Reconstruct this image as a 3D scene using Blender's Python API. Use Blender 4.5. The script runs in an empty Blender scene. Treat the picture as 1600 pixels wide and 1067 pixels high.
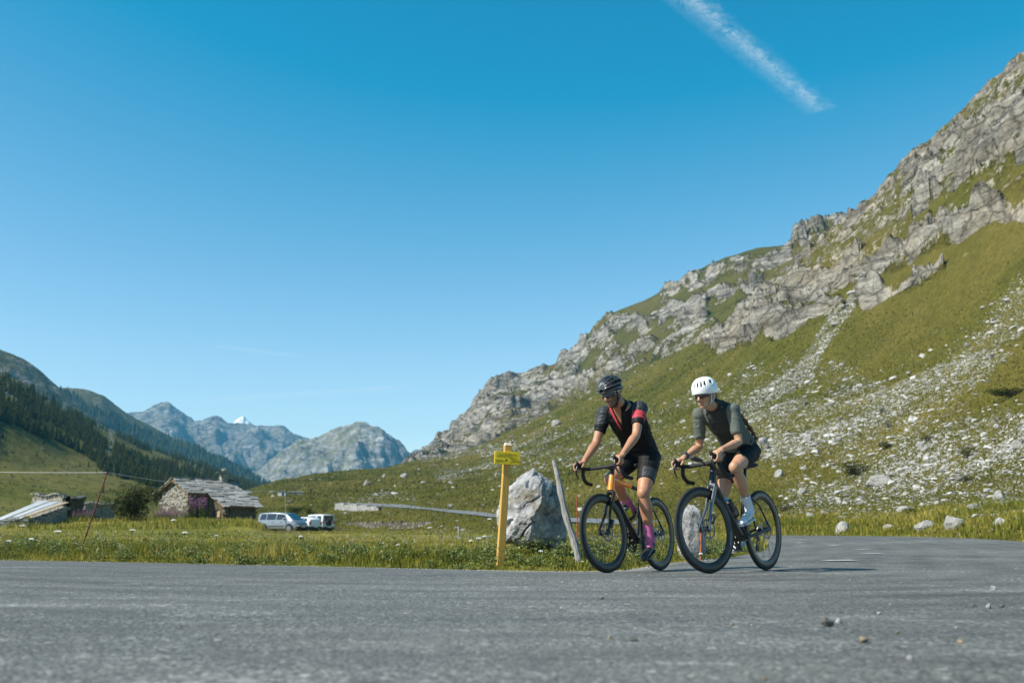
import bpy, math, random
import numpy as np
from mathutils import Vector, Matrix

random.seed(7)
RNG = np.random.default_rng(11)
SC = bpy.context.scene
COL = SC.collection
R = math.radians

# ------------------------------------------------------------------ camera
F_PX, Y_HOR, CAM_Z = 1555.0, 828.0, 0.36          # photograph: 1600 x 1067
PITCH = math.atan((Y_HOR - 533.5) / F_PX)
cam_d = bpy.data.cameras.new("camera")
cam = bpy.data.objects.new("camera", cam_d)
COL.objects.link(cam)
cam.location = (0, 0, CAM_Z)
cam.rotation_euler = (math.pi / 2 + PITCH, 0, 0)
cam_d.sensor_width = 36.0
cam_d.lens = 36.0 * F_PX / 1600.0
cam_d.clip_start = 0.05
cam_d.clip_end = 40000
cam_d.dof.use_dof = True
cam_d.dof.focus_distance = 8.6
cam_d.dof.aperture_fstop = 2.8
SC.camera = cam

# ------------------------------------------------------------------ light
SUN = Vector((-0.80, -0.30, 0.86)).normalized()
world = bpy.data.worlds.new("World")
SC.world = world
world.use_nodes = True
wn, wl = world.node_tree.nodes, world.node_tree.links
bg = wn["Background"]
sky = wn.new("ShaderNodeTexSky")
sky.sky_type = 'NISHITA'
sky.sun_disc = False
sky.sun_elevation = math.asin(SUN.z)
sky.sun_rotation = math.atan2(SUN.x, SUN.y)
sky.altitude = 2100
sky.air_density = 1.0
sky.dust_density = 0.3
sky.ozone_density = 2.6
# the photograph's cool teal rendering of a clear alpine sky: one response curve per channel
sep = wn.new("ShaderNodeSeparateColor"); com = wn.new("ShaderNodeCombineColor")
wl.new(sky.outputs[0], sep.inputs[0])
def wmath(op, a, b):
    nd = wn.new("ShaderNodeMath"); nd.operation = op
    wl.new(a, nd.inputs[0]); nd.inputs[1].default_value = b
    return nd.outputs[0]
SKY_K = 0.115                                     # level at which the curves were read
red = wmath('MAXIMUM', wmath('SUBTRACT', wmath('MULTIPLY', sep.outputs[0], 2.35), .245 / SKY_K), .0005 / SKY_K)
green = wmath('MULTIPLY', wmath('POWER', wmath('MULTIPLY', sep.outputs[1], SKY_K), 1.25), 1.72 / SKY_K)
blue = wmath('MULTIPLY', wmath('POWER', wmath('MULTIPLY', sep.outputs[2], SKY_K), 1.02), 1.14 / SKY_K)
for i, c in enumerate((red, green, blue)): wl.new(c, com.inputs[i])
wl.new(com.outputs[0], bg.inputs[0])
bg.inputs[1].default_value = 0.105

sun_d = bpy.data.lights.new("sun", 'SUN')
sun_d.energy = 5.0
sun_d.angle = R(0.53)
sun_d.color = (1.0, 0.94, 0.83)
sun = bpy.data.objects.new("sun", sun_d)
COL.objects.link(sun)
sun.rotation_euler = SUN.to_track_quat('Z', 'Y').to_euler()
sun.location = (-60, -20, 80)

SC.view_settings.view_transform = 'Standard'
SC.view_settings.look = 'None'
SC.view_settings.gamma = 1.0
SC.view_settings.exposure = 0.68
SC.view_settings.use_curve_mapping = False
SC.cycles.max_bounces = 6
SC.cycles.volume_bounces = 0
SC.cycles.transparent_max_bounces = 12
SC.cycles.use_denoising = True

# ------------------------------------------------------------------ helpers
def pix(x, y):
    """world direction of a point of the photograph"""
    a, b = (x - 800) / F_PX, (533.5 - y) / F_PX
    return (a, math.cos(PITCH) - b * math.sin(PITCH), math.sin(PITCH) + b * math.cos(PITCH))

def az_el(x, y):
    d = pix(x, y)
    return math.atan2(d[0], d[1]), d[2] / math.hypot(d[0], d[1])

def to_px(P):
    """photograph coordinates of world points (N,3)"""
    p = np.asarray(P, float) - np.array([0, 0, CAM_Z])
    dep = p[:, 1] * math.cos(PITCH) + p[:, 2] * math.sin(PITCH)
    up = -p[:, 1] * math.sin(PITCH) + p[:, 2] * math.cos(PITCH)
    dep = np.maximum(dep, 1e-3)
    return 800 + F_PX * p[:, 0] / dep, 533.5 - F_PX * up / dep

def tag(o, label=None, cat=None, group=None, kind=None):
    if label: o["label"] = label
    if cat: o["category"] = cat
    if group: o["group"] = group
    if kind: o["kind"] = kind
    return o

def empty(name, loc=(0, 0, 0), rz=0.0):
    o = bpy.data.objects.new(name, None)
    o.empty_display_size = 0.1
    COL.objects.link(o)
    o.location = loc
    o.rotation_euler = (0, 0, rz)
    return o

def link(name, me, parent=None):
    o = bpy.data.objects.new(name, me)
    COL.objects.link(o)
    if parent: o.parent = parent
    return o

def mesh_np(name, verts, polys, mats=(), smooth=True, attrs=None, mat_idx=None):
    """verts (N,3); polys list of int arrays (M,k)"""
    me = bpy.data.meshes.new(name)
    verts = np.asarray(verts, np.float32)
    me.vertices.add(len(verts))
    me.vertices.foreach_set("co", verts.ravel())
    polys = [np.asarray(p, np.int32) for p in polys if len(p)]
    tot = [np.full(len(p), p.shape[1], np.int32) for p in polys]
    tot = np.concatenate(tot)
    idx = np.concatenate([p.ravel() for p in polys])
    me.loops.add(len(idx))
    me.loops.foreach_set("vertex_index", idx)
    me.polygons.add(len(tot))
    st = np.zeros(len(tot), np.int32); st[1:] = np.cumsum(tot)[:-1]
    me.polygons.foreach_set("loop_start", st)
    me.polygons.foreach_set("use_smooth", np.full(len(tot), smooth, bool))
    if mat_idx is not None:
        me.polygons.foreach_set("material_index", np.asarray(mat_idx, np.int32))
    for m in mats: me.materials.append(m)
    for k, v in (attrs or {}).items():
        a = me.attributes.new(k, 'FLOAT', 'POINT')
        a.data.foreach_set("value", np.asarray(v, np.float32))
    me.update(calc_edges=True)
    me.validate()
    return me

def smoothstep(a, b, x):
    t = np.clip((x - a) / (b - a), 0, 1)
    return t * t * (3 - 2 * t)

# -- gradient noise on arrays
_perm = np.random.default_rng(5).permutation(256)
_perm = np.concatenate([_perm, _perm, _perm])
_grad = np.random.default_rng(6).normal(size=(256, 3))
_grad /= np.linalg.norm(_grad, axis=1)[:, None]
def noise3(x, y, z):
    x, y, z = np.broadcast_arrays(np.asarray(x, float), np.asarray(y, float), np.asarray(z, float))
    xi, yi, zi = np.floor(x).astype(int), np.floor(y).astype(int), np.floor(z).astype(int)
    xf, yf, zf = x - xi, y - yi, z - zi
    u, v, w = [t * t * t * (t * (t * 6 - 15) + 10) for t in (xf, yf, zf)]
    out = np.zeros_like(xf)
    for dx in (0, 1):
        wx = u if dx else 1 - u
        for dy in (0, 1):
            wy = v if dy else 1 - v
            for dz in (0, 1):
                wz = w if dz else 1 - w
                h = _perm[(_perm[(_perm[(xi + dx) & 255] + yi + dy) & 255] + zi + dz) & 255]
                g = _grad[h]
                out += wx * wy * wz * (g[..., 0] * (xf - dx) + g[..., 1] * (yf - dy) + g[..., 2] * (zf - dz))
    return out * 1.5
def fbm(x, y, z, oct=5, gain=0.5, lac=2.03):
    s, a = 0.0, 1.0
    for i in range(oct):
        s = s + a * noise3(x, y, z)
        x, y, z, a = x * lac + 17.3, y * lac + 5.1, z * lac + 9.7, a * gain
    return s
def ridged(x, y, z, oct=5, gain=0.5, lac=2.1):
    s, a = 0.0, 1.0
    for i in range(oct):
        s = s + a * (1 - np.abs(noise3(x, y, z)) * 2)
        x, y, z, a = x * lac + 3.3, y * lac + 15.1, z * lac + 2.7, a * gain
    return s

# -- small mesh builder
class MB:
    def __init__(s):
        s.v, s.f, s.m = [], [], []
    def add(s, vs, fs, mi=0):
        o = len(s.v)
        s.v.extend([tuple(p) for p in vs])
        s.f.extend([tuple(i + o for i in f) for f in fs])
        s.m.extend([mi] * len(fs))
        return s
    def box(s, c, size, rot=None, mi=0, taper=1.0):
        sx, sy, sz = [k / 2 for k in size]
        vs = []
        for dz in (-1, 1):
            k = taper if dz > 0 else 1
            for dx, dy in ((-1, -1), (1, -1), (1, 1), (-1, 1)):
                p = Vector((dx * sx * k, dy * sy * k, dz * sz))
                if rot is not None: p = rot @ p
                vs.append(p + Vector(c))
        return s.add(vs, [(3, 2, 1, 0), (4, 5, 6, 7), (0, 1, 5, 4), (1, 2, 6, 5), (2, 3, 7, 6), (3, 0, 4, 7)], mi)
    def tube(s, pts, rad, n=12, mi=0, ref=None, cap=True, closed=False):
        """rad: number, list of numbers, or list of (ra, rb); ra is along ref"""
        P = [Vector(p) for p in pts]
        k = len(P)
        if not isinstance(rad, (list, tuple)): rad = [rad] * k
        rad = [(r, r) if not isinstance(r, (list, tuple)) else r for r in rad]
        T = []
        for i in range(k):
            if closed: t = P[(i + 1) % k] - P[i - 1]
            else: t = P[min(i + 1, k - 1)] - P[max(i - 1, 0)]
            T.append(t.normalized())
        A = Vector(ref) if ref is not None else (Vector((0, 0, 1)) if abs(T[0].z) < .9 else Vector((0, 1, 0)))
        vs, fs = [], []
        for i in range(k):
            a = A - T[i] * A.dot(T[i])
            if a.length < 1e-5: a = T[i].orthogonal()
            a.normalize()
            if ref is None: A = a
            b = T[i].cross(a)
            for j in range(n):
                th = 2 * math.pi * j / n
                vs.append(P[i] + a * (math.cos(th) * rad[i][0]) + b * (math.sin(th) * rad[i][1]))
        m = k if closed else k - 1
        for i in range(m):
            i2 = (i + 1) % k
            for j in range(n):
                j2 = (j + 1) % n
                fs.append((i * n + j, i * n + j2, i2 * n + j2, i2 * n + j))
        if cap and not closed:
            fs.append(tuple(reversed(range(n))))
            fs.append(tuple((k - 1) * n + j for j in range(n)))
        return s.add(vs, fs, mi)
    def lathe(s, prof, n=24, axis='Z', c=(0, 0, 0), mi=0, closed=False):
        """prof: list of (r, h) along the axis"""
        vs, fs = [], []
        k = len(prof)
        for r, h in prof:
            for j in range(n):
                th = 2 * math.pi * j / n
                x, y = r * math.cos(th), r * math.sin(th)
                p = {'Z': (x, y, h), 'Y': (x, h, y), 'X': (h, x, y)}[axis]
                vs.append((p[0] + c[0], p[1] + c[1], p[2] + c[2]))
        for i in range(k if closed else k - 1):
            i2 = (i + 1) % k
            for j in range(n):
                j2 = (j + 1) % n
                fs.append((i * n + j, i * n + j2, i2 * n + j2, i2 * n + j))
        if not closed:
            if prof[0][0] > 1e-6: fs.append(tuple(reversed(range(n))))
            if prof[-1][0] > 1e-6: fs.append(tuple((k - 1) * n + j for j in range(n)))
        return s.add(vs, fs, mi)
    def ell(s, c, r, rot=None, nu=16, nv=10, mi=0, fn=None):
        vs, fs = [], []
        for i in range(nv + 1):
            ph = math.pi * i / nv
            for j in range(nu):
                th = 2 * math.pi * j / nu
                p = Vector((math.sin(ph) * math.cos(th), math.sin(ph) * math.sin(th), math.cos(ph)))
                if fn: p = fn(p)
                p = Vector((p.x * r[0], p.y * r[1], p.z * r[2]))
                if rot is not None: p = rot @ p
                vs.append(p + Vector(c))
        for i in range(nv):
            for j in range(nu):
                j2 = (j + 1) % nu
                fs.append((i * nu + j, (i + 1) * nu + j, (i + 1) * nu + j2, i * nu + j2))
        return s.add(vs, fs, mi)
    def prism(s, poly, vec, mi=0):
        n = len(poly)
        vs = [Vector(p) for p in poly] + [Vector(p) + Vector(vec) for p in poly]
        fs = [tuple(reversed(range(n))), tuple(range(n, 2 * n))]
        fs += [(i, (i + 1) % n, n + (i + 1) % n, n + i) for i in range(n)]
        return s.add(vs, fs, mi)
    def xf(s, M, start=0):
        for i in range(start, len(s.v)):
            s.v[i] = tuple(M @ Vector(s.v[i]))
        return s
    def mesh(s, name, mats, smooth=True, bevel=None):
        me = bpy.data.meshes.new(name)
        me.from_pydata([tuple(p) for p in s.v], [], s.f)
        for m in (mats if isinstance(mats, (list, tuple)) else [mats]): me.materials.append(m)
        me.polygons.foreach_set("material_index", np.array(s.m, np.int32))
        me.polygons.foreach_set("use_smooth", np.full(len(s.f), smooth, bool))
        me.update(calc_edges=True)
        return me
    def build(s, name, mats, parent=None, smooth=True, sharp=35, bevel=0):
        me = s.mesh(name, mats, smooth)
        o = link(name, me, parent)
        if bevel:
            b = o.modifiers.new("bevel", 'BEVEL'); b.width = bevel; b.segments = 2; b.limit_method = 'ANGLE'; b.angle_limit = R(40)
        if smooth:
            try: me.set_sharp_from_angle(angle=R(sharp))
            except Exception: pass
        return o

# -- materials
MATS = {}
class NT:
    def __init__(s, name):
        s.m = bpy.data.materials.new(name)
        s.m.use_nodes = True
        s.t = s.m.node_tree
        s.N, s.L = s.t.nodes, s.t.links
        s.b = s.N["Principled BSDF"]
        s._co = None
    def n(s, typ, **kw):
        nd = s.N.new(typ)
        for k, v in kw.items(): setattr(nd, k, v)
        return nd
    def link(s, a, b): s.L.new(a, b)
    def co(s):
        if s._co is None: s._co = s.n("ShaderNodeTexCoord")
        return s._co.outputs["Object"]
    def mapping(s, scale=(1, 1, 1), rot=(0, 0, 0), src=None):
        mp = s.n("ShaderNodeMapping")
        mp.inputs["Scale"].default_value = scale
        mp.inputs["Rotation"].default_value = rot
        s.link(src or s.co(), mp.inputs[0])
        return mp.outputs[0]
    def noise(s, scale, detail=4, rough=0.55, vec=None, dist=0.0, out="Fac"):
        nd = s.n("ShaderNodeTexNoise")
        nd.inputs["Scale"].default_value = scale
        nd.inputs["Detail"].default_value = detail
        nd.inputs["Roughness"].default_value = rough
        nd.inputs["Distortion"].default_value = dist
        s.link(vec or s.co(), nd.inputs["Vector"])
        return nd.outputs[out]
    def voronoi(s, scale, vec=None, feature='F1', out="Distance"):
        nd = s.n("ShaderNodeTexVoronoi", feature=feature)
        nd.inputs["Scale"].default_value = scale
        s.link(vec or s.co(), nd.inputs["Vector"])
        return nd.outputs[out]
    def attr(s, name):
        nd = s.n("ShaderNodeAttribute", attribute_name=name)
        return nd.outputs["Fac"]
    def ramp(s, fac, stops, interp='LINEAR'):
        nd = s.n("ShaderNodeValToRGB")
        cr = nd.color_ramp
        cr.interpolation = interp
        while len(cr.elements) < len(stops): cr.elements.new(0.5)
        for e, (p, c) in zip(cr.elements, stops):
            e.position = p
            if not isinstance(c, (tuple, list)): c = (c, c, c)
            e.color = tuple(c)[:3] + (1,)
        s.link(fac, nd.inputs[0])
        return nd.outputs[0]
    def mix(s, fac, a, b, mode='MIX'):
        nd = s.n("ShaderNodeMix", data_type='RGBA', blend_type=mode)
        for sock, v in ((nd.inputs[0], fac), (nd.inputs[6], a), (nd.inputs[7], b)):
            if isinstance(v, (int, float)): sock.default_value = v
            elif isinstance(v, (tuple, list)): sock.default_value = tuple(v)[:3] + (1,)
            else: s.link(v, sock)
        return nd.outputs[2]
    def math(s, op, a, b=None, c=None):
        nd = s.n("ShaderNodeMath", operation=op)
        for sock, v in zip(nd.inputs, (a, b, c)):
            if v is None: continue
            if isinstance(v, (int, float)): sock.default_value = v
            else: s.link(v, sock)
        return nd.outputs[0]
    def base(s, v):
        if isinstance(v, (tuple, list)): s.b.inputs["Base Color"].default_value = tuple(v)[:3] + (1,)
        else: s.link(v, s.b.inputs["Base Color"])
        return s
    def set(s, rough=None, metal=None, spec=None, coat=None, trans=None, sss=None):
        for k, v in (("Roughness", rough), ("Metallic", metal), ("Specular IOR Level", spec), ("Coat Weight", coat), ("Transmission Weight", trans)):
            if v is None: continue
            if isinstance(v, (int, float)): s.b.inputs[k].default_value = v
            else: s.link(v, s.b.inputs[k])
        return s
    def bump(s, h, strength=0.5, dist=0.02):
        nd = s.n("ShaderNodeBump")
        nd.inputs["Strength"].default_value = strength
        nd.inputs["Distance"].default_value = dist
        s.link(h, nd.inputs["Height"])
        s.link(nd.outputs[0], s.b.inputs["Normal"])
        return s

def simple(name, col, rough=0.5, metal=0.0, coat=0.0, var=0.12, scale=30.0, bump=0.0, spec=0.5):
    if name in MATS: return MATS[name]
    t = NT(name)
    f = t.noise(scale, 3)
    lo = tuple(max(0, c * (1 - var)) for c in col)
    hi = tuple(min(1, c * (1 + var)) for c in col)
    t.base(t.ramp(f, [(0.3, lo), (0.7, hi)]))
    t.set(rough=t.ramp(t.noise(scale * 1.7, 2), [(0.3, max(0, rough - .06)), (0.7, min(1, rough + .06))]), metal=metal, coat=coat, spec=spec)
    if bump: t.bump(f, bump, 0.005)
    MATS[name] = t.m
    return t.m

# ------------------------------------------------------------------ road and near ground shape
def catmull(pts, n):
    P = np.array([pts[0]] + list(pts) + [pts[-1]], float)
    k = len(pts) - 1
    u = np.linspace(0, k, n)
    i = np.minimum(u.astype(int), k - 1)
    t = (u - i)[:, None]
    a, b, c, d = P[i], P[i + 1], P[i + 2], P[i + 3]
    return .5 * (2 * b + (c - a) * t + (2 * a - 5 * b + 4 * c - d) * t ** 2 + (3 * b - a - 3 * c + d) * t ** 3)

INNER = [(-40, 26), (-20, 18.5), (-6.85, 13.1), (-2.94, 11.2), (-.63, 9.9), (.3, 9.42), (.95, 9.55), (1.35, 10.3),
         (1.9, 11.9), (3.3, 15), (5, 20), (6, 25), (5.6, 31), (2, 37), (-6, 42)]
OUTER = [(-40, -9), (-20, -7), (-7, -6), (-3, -5), (1, -4.5), (5, -3), (8, 0), (10, 5), (11.2, 11), (11.6, 17),
         (11.4, 22), (12, 28), (11.5, 34), (8, 40), (-2, 49)]
NL = 480
IN_L, OUT_L = catmull(INNER, NL), catmull(OUTER, NL)
ROAD_POLY = np.concatenate([IN_L, OUT_L[::-1]])

def seg_dist(x, y, L):
    x, y = np.asarray(x, float), np.asarray(y, float)
    best = np.full(x.shape, 1e9)
    for (ax, ay), (bx, by) in zip(L[:-1], L[1:]):
        dx, dy = bx - ax, by - ay
        l2 = dx * dx + dy * dy + 1e-12
        t = np.clip(((x - ax) * dx + (y - ay) * dy) / l2, 0, 1)
        best = np.minimum(best, (x - ax - t * dx) ** 2 + (y - ay - t * dy) ** 2)
    return np.sqrt(best)
def in_poly(x, y, P):
    x, y = np.asarray(x, float), np.asarray(y, float)
    c = np.zeros(x.shape, bool)
    for (ax, ay), (bx, by) in zip(P, np.roll(P, -1, axis=0)):
        if ay == by: continue
        h = ((ay > y) != (by > y)) & (x < (bx - ax) * (y - ay) / (by - ay) + ax)
        c ^= h
    return c
def road_z(x, y, s):
    """s: distance to the inner edge"""
    z = -0.018 + 0.048 * smoothstep(-.2, 2.0, s)
    z = z + 0.14 * smoothstep(14, 30, y) * smoothstep(2, 8, x)
    return z
def ground_h(x, y):
    x, y = np.asarray(x, float), np.asarray(y, float)
    near = (np.hypot(x, y) < 75)
    din = np.full(x.shape, 60.); don = np.full(x.shape, 60.); ins = np.zeros(x.shape, bool)
    din[near] = seg_dist(x[near], y[near], IN_L[::4])
    don[near] = seg_dist(x[near], y[near], OUT_L[::4])
    ins[near] = in_poly(x[near], y[near], ROAD_POLY[::4])
    zr = road_z(x, y, np.where(ins, din, 0))
    r = np.hypot(x, y)
    d = np.minimum(din, don)
    bumps = .03 * fbm(x * .35, y * .35, 3.1, 3) + .02 * noise3(x * 1.3, y * 1.3, 1.7)
    inner_side = din < don
    rise = np.where(inner_side, .085 * smoothstep(0, 1.6, d) + .12 * smoothstep(12, 60, d), .16 * smoothstep(0, 1.5, d) + .05 * smoothstep(1, 6, d))
    zv = zr - .012 + rise + bumps * smoothstep(.2, 2.0, d)
    zv = zv + .65 * smoothstep(-.232, -.262, x / np.maximum(y, 1)) * smoothstep(44, 60, y) * (1 - smoothstep(95, 130, y))
    z = np.where(ins, zr - .035 * smoothstep(0, .15, din) * smoothstep(0, .15, don) - .006, zv)
    return z

# ------------------------------------------------------------------ ground materials
def mat_meadow():
    t = NT("meadow_turf")
    a = t.noise(.10, 5, .6)
    b = t.noise(1.3, 5, .65)
    c = t.noise(9.0, 4, .7)
    col = t.ramp(a, [(.30, (.085, .105, .018)), (.45, (.155, .155, .028)), (.58, (.25, .21, .05)), (.75, (.29, .23, .08))])
    col = t.mix(t.ramp(b, [(.38, 0), (.65, .6)]), col, (.065, .085, .018))
    col = t.mix(.55, col, t.ramp(c, [(.25, .35), (.75, 1.35)]), 'MULTIPLY')
    t.base(col).set(rough=1.0, spec=.05)
    t.bump(t.math('ADD', c, t.math('MULTIPLY', b, 2)), .8, .06)
    return t.m
def mat_hill(name, grass_lo, grass_hi, dry, rock_lo, rock_hi, s=1.0, bumpd=1.2):
    """s scales the pattern: 1 suits a slope a few hundred metres away"""
    t = NT(name)
    rock, scree = t.attr("rock"), t.attr("scree")
    n1 = t.noise(.012 * s, 6, .6)
    n2 = t.noise(.11 * s, 6, .65)
    n3 = t.noise(.9 * s, 4, .7)
    g = t.ramp(n2, [(.30, grass_lo), (.55, grass_hi), (.72, dry)])
    g = t.mix(t.ramp(n1, [(.42, 0), (.62, .85)]), g, dry)
    g = t.mix(.6, g, t.ramp(n3, [(.28, .45), (.72, 1.4)]), 'MULTIPLY')
    # bedrock: tilted strata with stained joints
    st = t.mapping((.02 * s, .02 * s, .22 * s), (R(18), R(-32), 0))
    w1 = t.noise(1.0, 7, .68, vec=st, dist=1.2)
    w2 = t.noise(.35 * s, 7, .7)
    rk = t.ramp(w1, [(.28, rock_lo), (.46, tuple(.6 * a + .4 * b for a, b in zip(rock_lo, rock_hi))), (.62, rock_hi), (.8, tuple(c * .8 for c in rock_hi))])
    rk = t.mix(t.ramp(t.noise(.05 * s, 5, .6), [(.42, 0), (.62, .45)]), rk, (.26, .215, .14))
    rk = t.mix(.75, rk, t.ramp(w2, [(.30, .45), (.55, 1.0), (.75, 1.25)]), 'MULTIPLY')
    wv = t.n("ShaderNodeVectorMath", operation='ADD')
    t.link(t.mapping((.10 * s, .10 * s, .20 * s), (R(20), R(-25), 0)), wv.inputs[0])
    nv = t.n("ShaderNodeVectorMath", operation='SCALE'); nv.inputs[3].default_value = .9
    t.link(t.noise(.12 * s, 4, .6, out="Color"), nv.inputs[0]); t.link(nv.outputs[0], wv.inputs[1])
    jt = t.ramp(t.voronoi(1.0, vec=wv.outputs[0], feature='DISTANCE_TO_EDGE'), [(.0, .48), (.06, .9), (.14, 1.0)])
    jt2 = t.ramp(t.voronoi(3.1, vec=wv.outputs[0], feature='DISTANCE_TO_EDGE'), [(.0, .65), (.09, 1.0)])
    rk = t.mix(1.0, t.mix(1.0, rk, jt, 'MULTIPLY'), jt2, 'MULTIPLY')
    # loose stones in the turf
    v = t.voronoi(1.1 * s, vec=t.mapping((1, 1, 1)), out="Distance")
    vc = t.voronoi(1.1 * s, vec=t.mapping((1, 1, 1)), out="Color")
    v2 = t.voronoi(2.7 * s, out="Distance")
    stone = t.math('GREATER_THAN', t.math('MULTIPLY', scree, .54), t.math('ADD', v, t.math('MULTIPLY', t.noise(.5 * s, 3), .25)))
    stone2 = t.math('GREATER_THAN', t.math('MULTIPLY', scree, .50), t.math('ADD', v2, .10))
    stn = t.math('MAXIMUM', stone, stone2)
    sc = t.ramp(vc, [(.2, (.20, .195, .18)), (.8, (.42, .42, .41))])
    g = t.mix(.65, g, t.ramp(t.noise(3.4 * s, 3, .75), [(.30, .45), (.50, .95), (.70, 1.5)]), 'MULTIPLY')
    col = t.mix(stn, g, sc)
    rf = t.ramp(t.math('ADD', rock, t.math('ADD', t.math('MULTIPLY', t.math('SUBTRACT', w2, .5), 1.3), t.math('MULTIPLY', t.math('SUBTRACT', n3, .5), 1.3))), [(.32, 0), (.50, 1)])
    col = t.mix(rf, col, rk)
    t.base(col).set(rough=1.0, spec=.05)
    h = t.math('ADD', t.math('MULTIPLY', rock, t.math('ADD', t.math('ADD', t.math('MULTIPLY', w1, 1.8), t.math('MULTIPLY', w2, 1.6)), t.math('ADD', t.math('MULTIPLY', jt, .9), t.math('MULTIPLY', jt2, .4)))), t.math('ADD', t.math('MULTIPLY', n3, .3), t.math('MULTIPLY', stn, .35)))
    t.bump(h, .9, bumpd)
    return t.m
def mat_road():
    t = NT("asphalt")
    a = t.noise(.35, 5, .6, vec=t.mapping((1, 1.6, 1)))
    fine = t.noise(140, 3, .7)
    vv = t.n("ShaderNodeTexVoronoi"); vv.inputs["Scale"].default_value = 75
    t.link(t.co(), vv.inputs["Vector"])
    agg = t.ramp(vv.outputs["Color"], [(.12, (.055, .057, .058)), (.5, (.145, .15, .150)), (.8, (.235, .24, .235)), (1.0, (.55, .55, .53))])
    gap = t.ramp(vv.outputs["Distance"], [(.35, 1.0), (.75, .45)])
    col = t.mix(1.0, agg, gap, 'MULTIPLY')
    big = t.noise(1.4, 6, .65, vec=t.mapping((.8, 2.4, 1), (0, 0, R(-8))))
    v2 = t.n("ShaderNodeTexVoronoi"); v2.inputs["Scale"].default_value = 21
    t.link(t.co(), v2.inputs["Vector"])
    chip = t.math('MULTIPLY', t.ramp(v2.outputs["Color"], [(.86, 0), (.88, 1)]), t.ramp(v2.outputs["Distance"], [(.22, 1), (.34, 0)]))
    col = t.mix(t.ramp(a, [(.35, .0), (.7, .35)]), col, (.20, .205, .20))
    col = t.mix(t.math('MULTIPLY', chip, .8), col, (.48, .48, .46))
    # pale worn scuffs and dark rubbered lanes that follow the bend (edge distance attribute)
    lane = t.attr("lane")
    wob = t.math('ADD', lane, t.math('MULTIPLY', t.noise(.25, 4, .6), .9))
    wv = t.n("ShaderNodeTexWave", wave_type='BANDS')
    cx = t.n("ShaderNodeCombineXYZ"); t.link(wob, cx.inputs[0])
    t.link(cx.outputs[0], wv.inputs["Vector"]); wv.inputs["Scale"].default_value = .55
    wv.inputs["Distortion"].default_value = 1.5; wv.inputs["Detail"].default_value = 4
    streak = t.math('MULTIPLY', wv.outputs["Fac"], t.ramp(t.noise(.6, 5, .7), [(.4, 0), (.62, 1)]))
    col = t.mix(t.math('MULTIPLY', streak, .8), col, (.070, .072, .073))
    col = t.mix(t.math('MULTIPLY', t.ramp(t.math('MULTIPLY', big, t.noise(30, 3, .7)), [(.30, 0), (.40, 1)]), .75), col, (.40, .405, .40))
    col = t.mix(t.ramp(t.noise(.16, 4, .6, vec=t.mapping((1, 2.2, 1), (0, 0, R(15)))), [(.40, .0), (.56, .55)]), col, t.mix(1.0, col, (.62, .61, .58), 'MULTIPLY'))
    col = t.mix(1.0, col, (1.0, .985, .93), 'MULTIPLY')
    t.base(col)
    t.set(rough=t.ramp(a, [(.3, .62), (.7, .82)]), spec=.40)
    h = t.math('ADD', t.math('MULTIPLY', t.ramp(vv.outputs["Distance"], [(.2, 1), (.8, 0)]), .7), t.math('MULTIPLY', fine, .3))
    t.bump(h, .75, .006)
    return t.m

M_MEADOW = mat_meadow()
M_ROAD = mat_road()
M_HILL = mat_hill("alpine_slope", (.038, .045, .008), (.074, .076, .013), (.120, .100, .026), (.090, .080, .064), (.45, .425, .37))
M_HILL2 = mat_hill("alpine_ridge", (.036, .043, .009), (.066, .067, .014), (.105, .088, .025), (.092, .085, .072), (.46, .435, .39), .55, 2.5)
M_LEFT = mat_hill("wooded_slope", (.040, .052, .010), (.080, .088, .018), (.130, .118, .034), (.12, .115, .10), (.33, .32, .30), .8, 1.0)
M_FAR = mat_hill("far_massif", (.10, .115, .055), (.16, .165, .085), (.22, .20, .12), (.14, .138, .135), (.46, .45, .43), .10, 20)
M_FARGREEN = mat_hill("far_wooded_flank", (.026, .040, .018), (.058, .068, .024), (.13, .115, .045), (.13, .12, .10), (.28, .26, .22), .14, 12)

# ------------------------------------------------------------------ ground sheet (reaches the horizon)
azs = np.concatenate([np.linspace(R(-42), R(42), 520), np.linspace(R(44), R(316), 70)])
rr = np.concatenate([np.geomspace(.4, 150, 330), np.geomspace(160, 12000, 30)])
A, RR = np.meshgrid(azs, rr, indexing='ij')
X, Y = RR * np.sin(A), RR * np.cos(A)
Z = ground_h(X.ravel(), Y.ravel()).reshape(X.shape)
Z = Z * (1 - smoothstep(150, 260, RR)) - 1.5 * smoothstep(150, 400, RR)
na, nr = A.shape
ii, jj = np.meshgrid(np.arange(na), np.arange(nr - 1), indexing='ij')
i2 = (ii + 1) % na
q = np.stack([ii * nr + jj, ii * nr + jj + 1, i2 * nr + jj + 1, i2 * nr + jj], -1).reshape(-1, 4)[:, ::-1]
V = np.stack([X, Y, Z], -1).reshape(-1, 3)
Vc = np.concatenate([V, [[0, 0, -.04]]])
fan = np.stack([np.full(na, len(V)), np.arange(na) * nr, ((np.arange(na) + 1) % na) * nr], -1)[:, ::-1]
ground = link("ground", mesh_np("ground", Vc, [q, fan], [M_MEADOW]))
tag(ground, "yellow-green alpine meadow turf beside the road", kind="structure")

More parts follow.
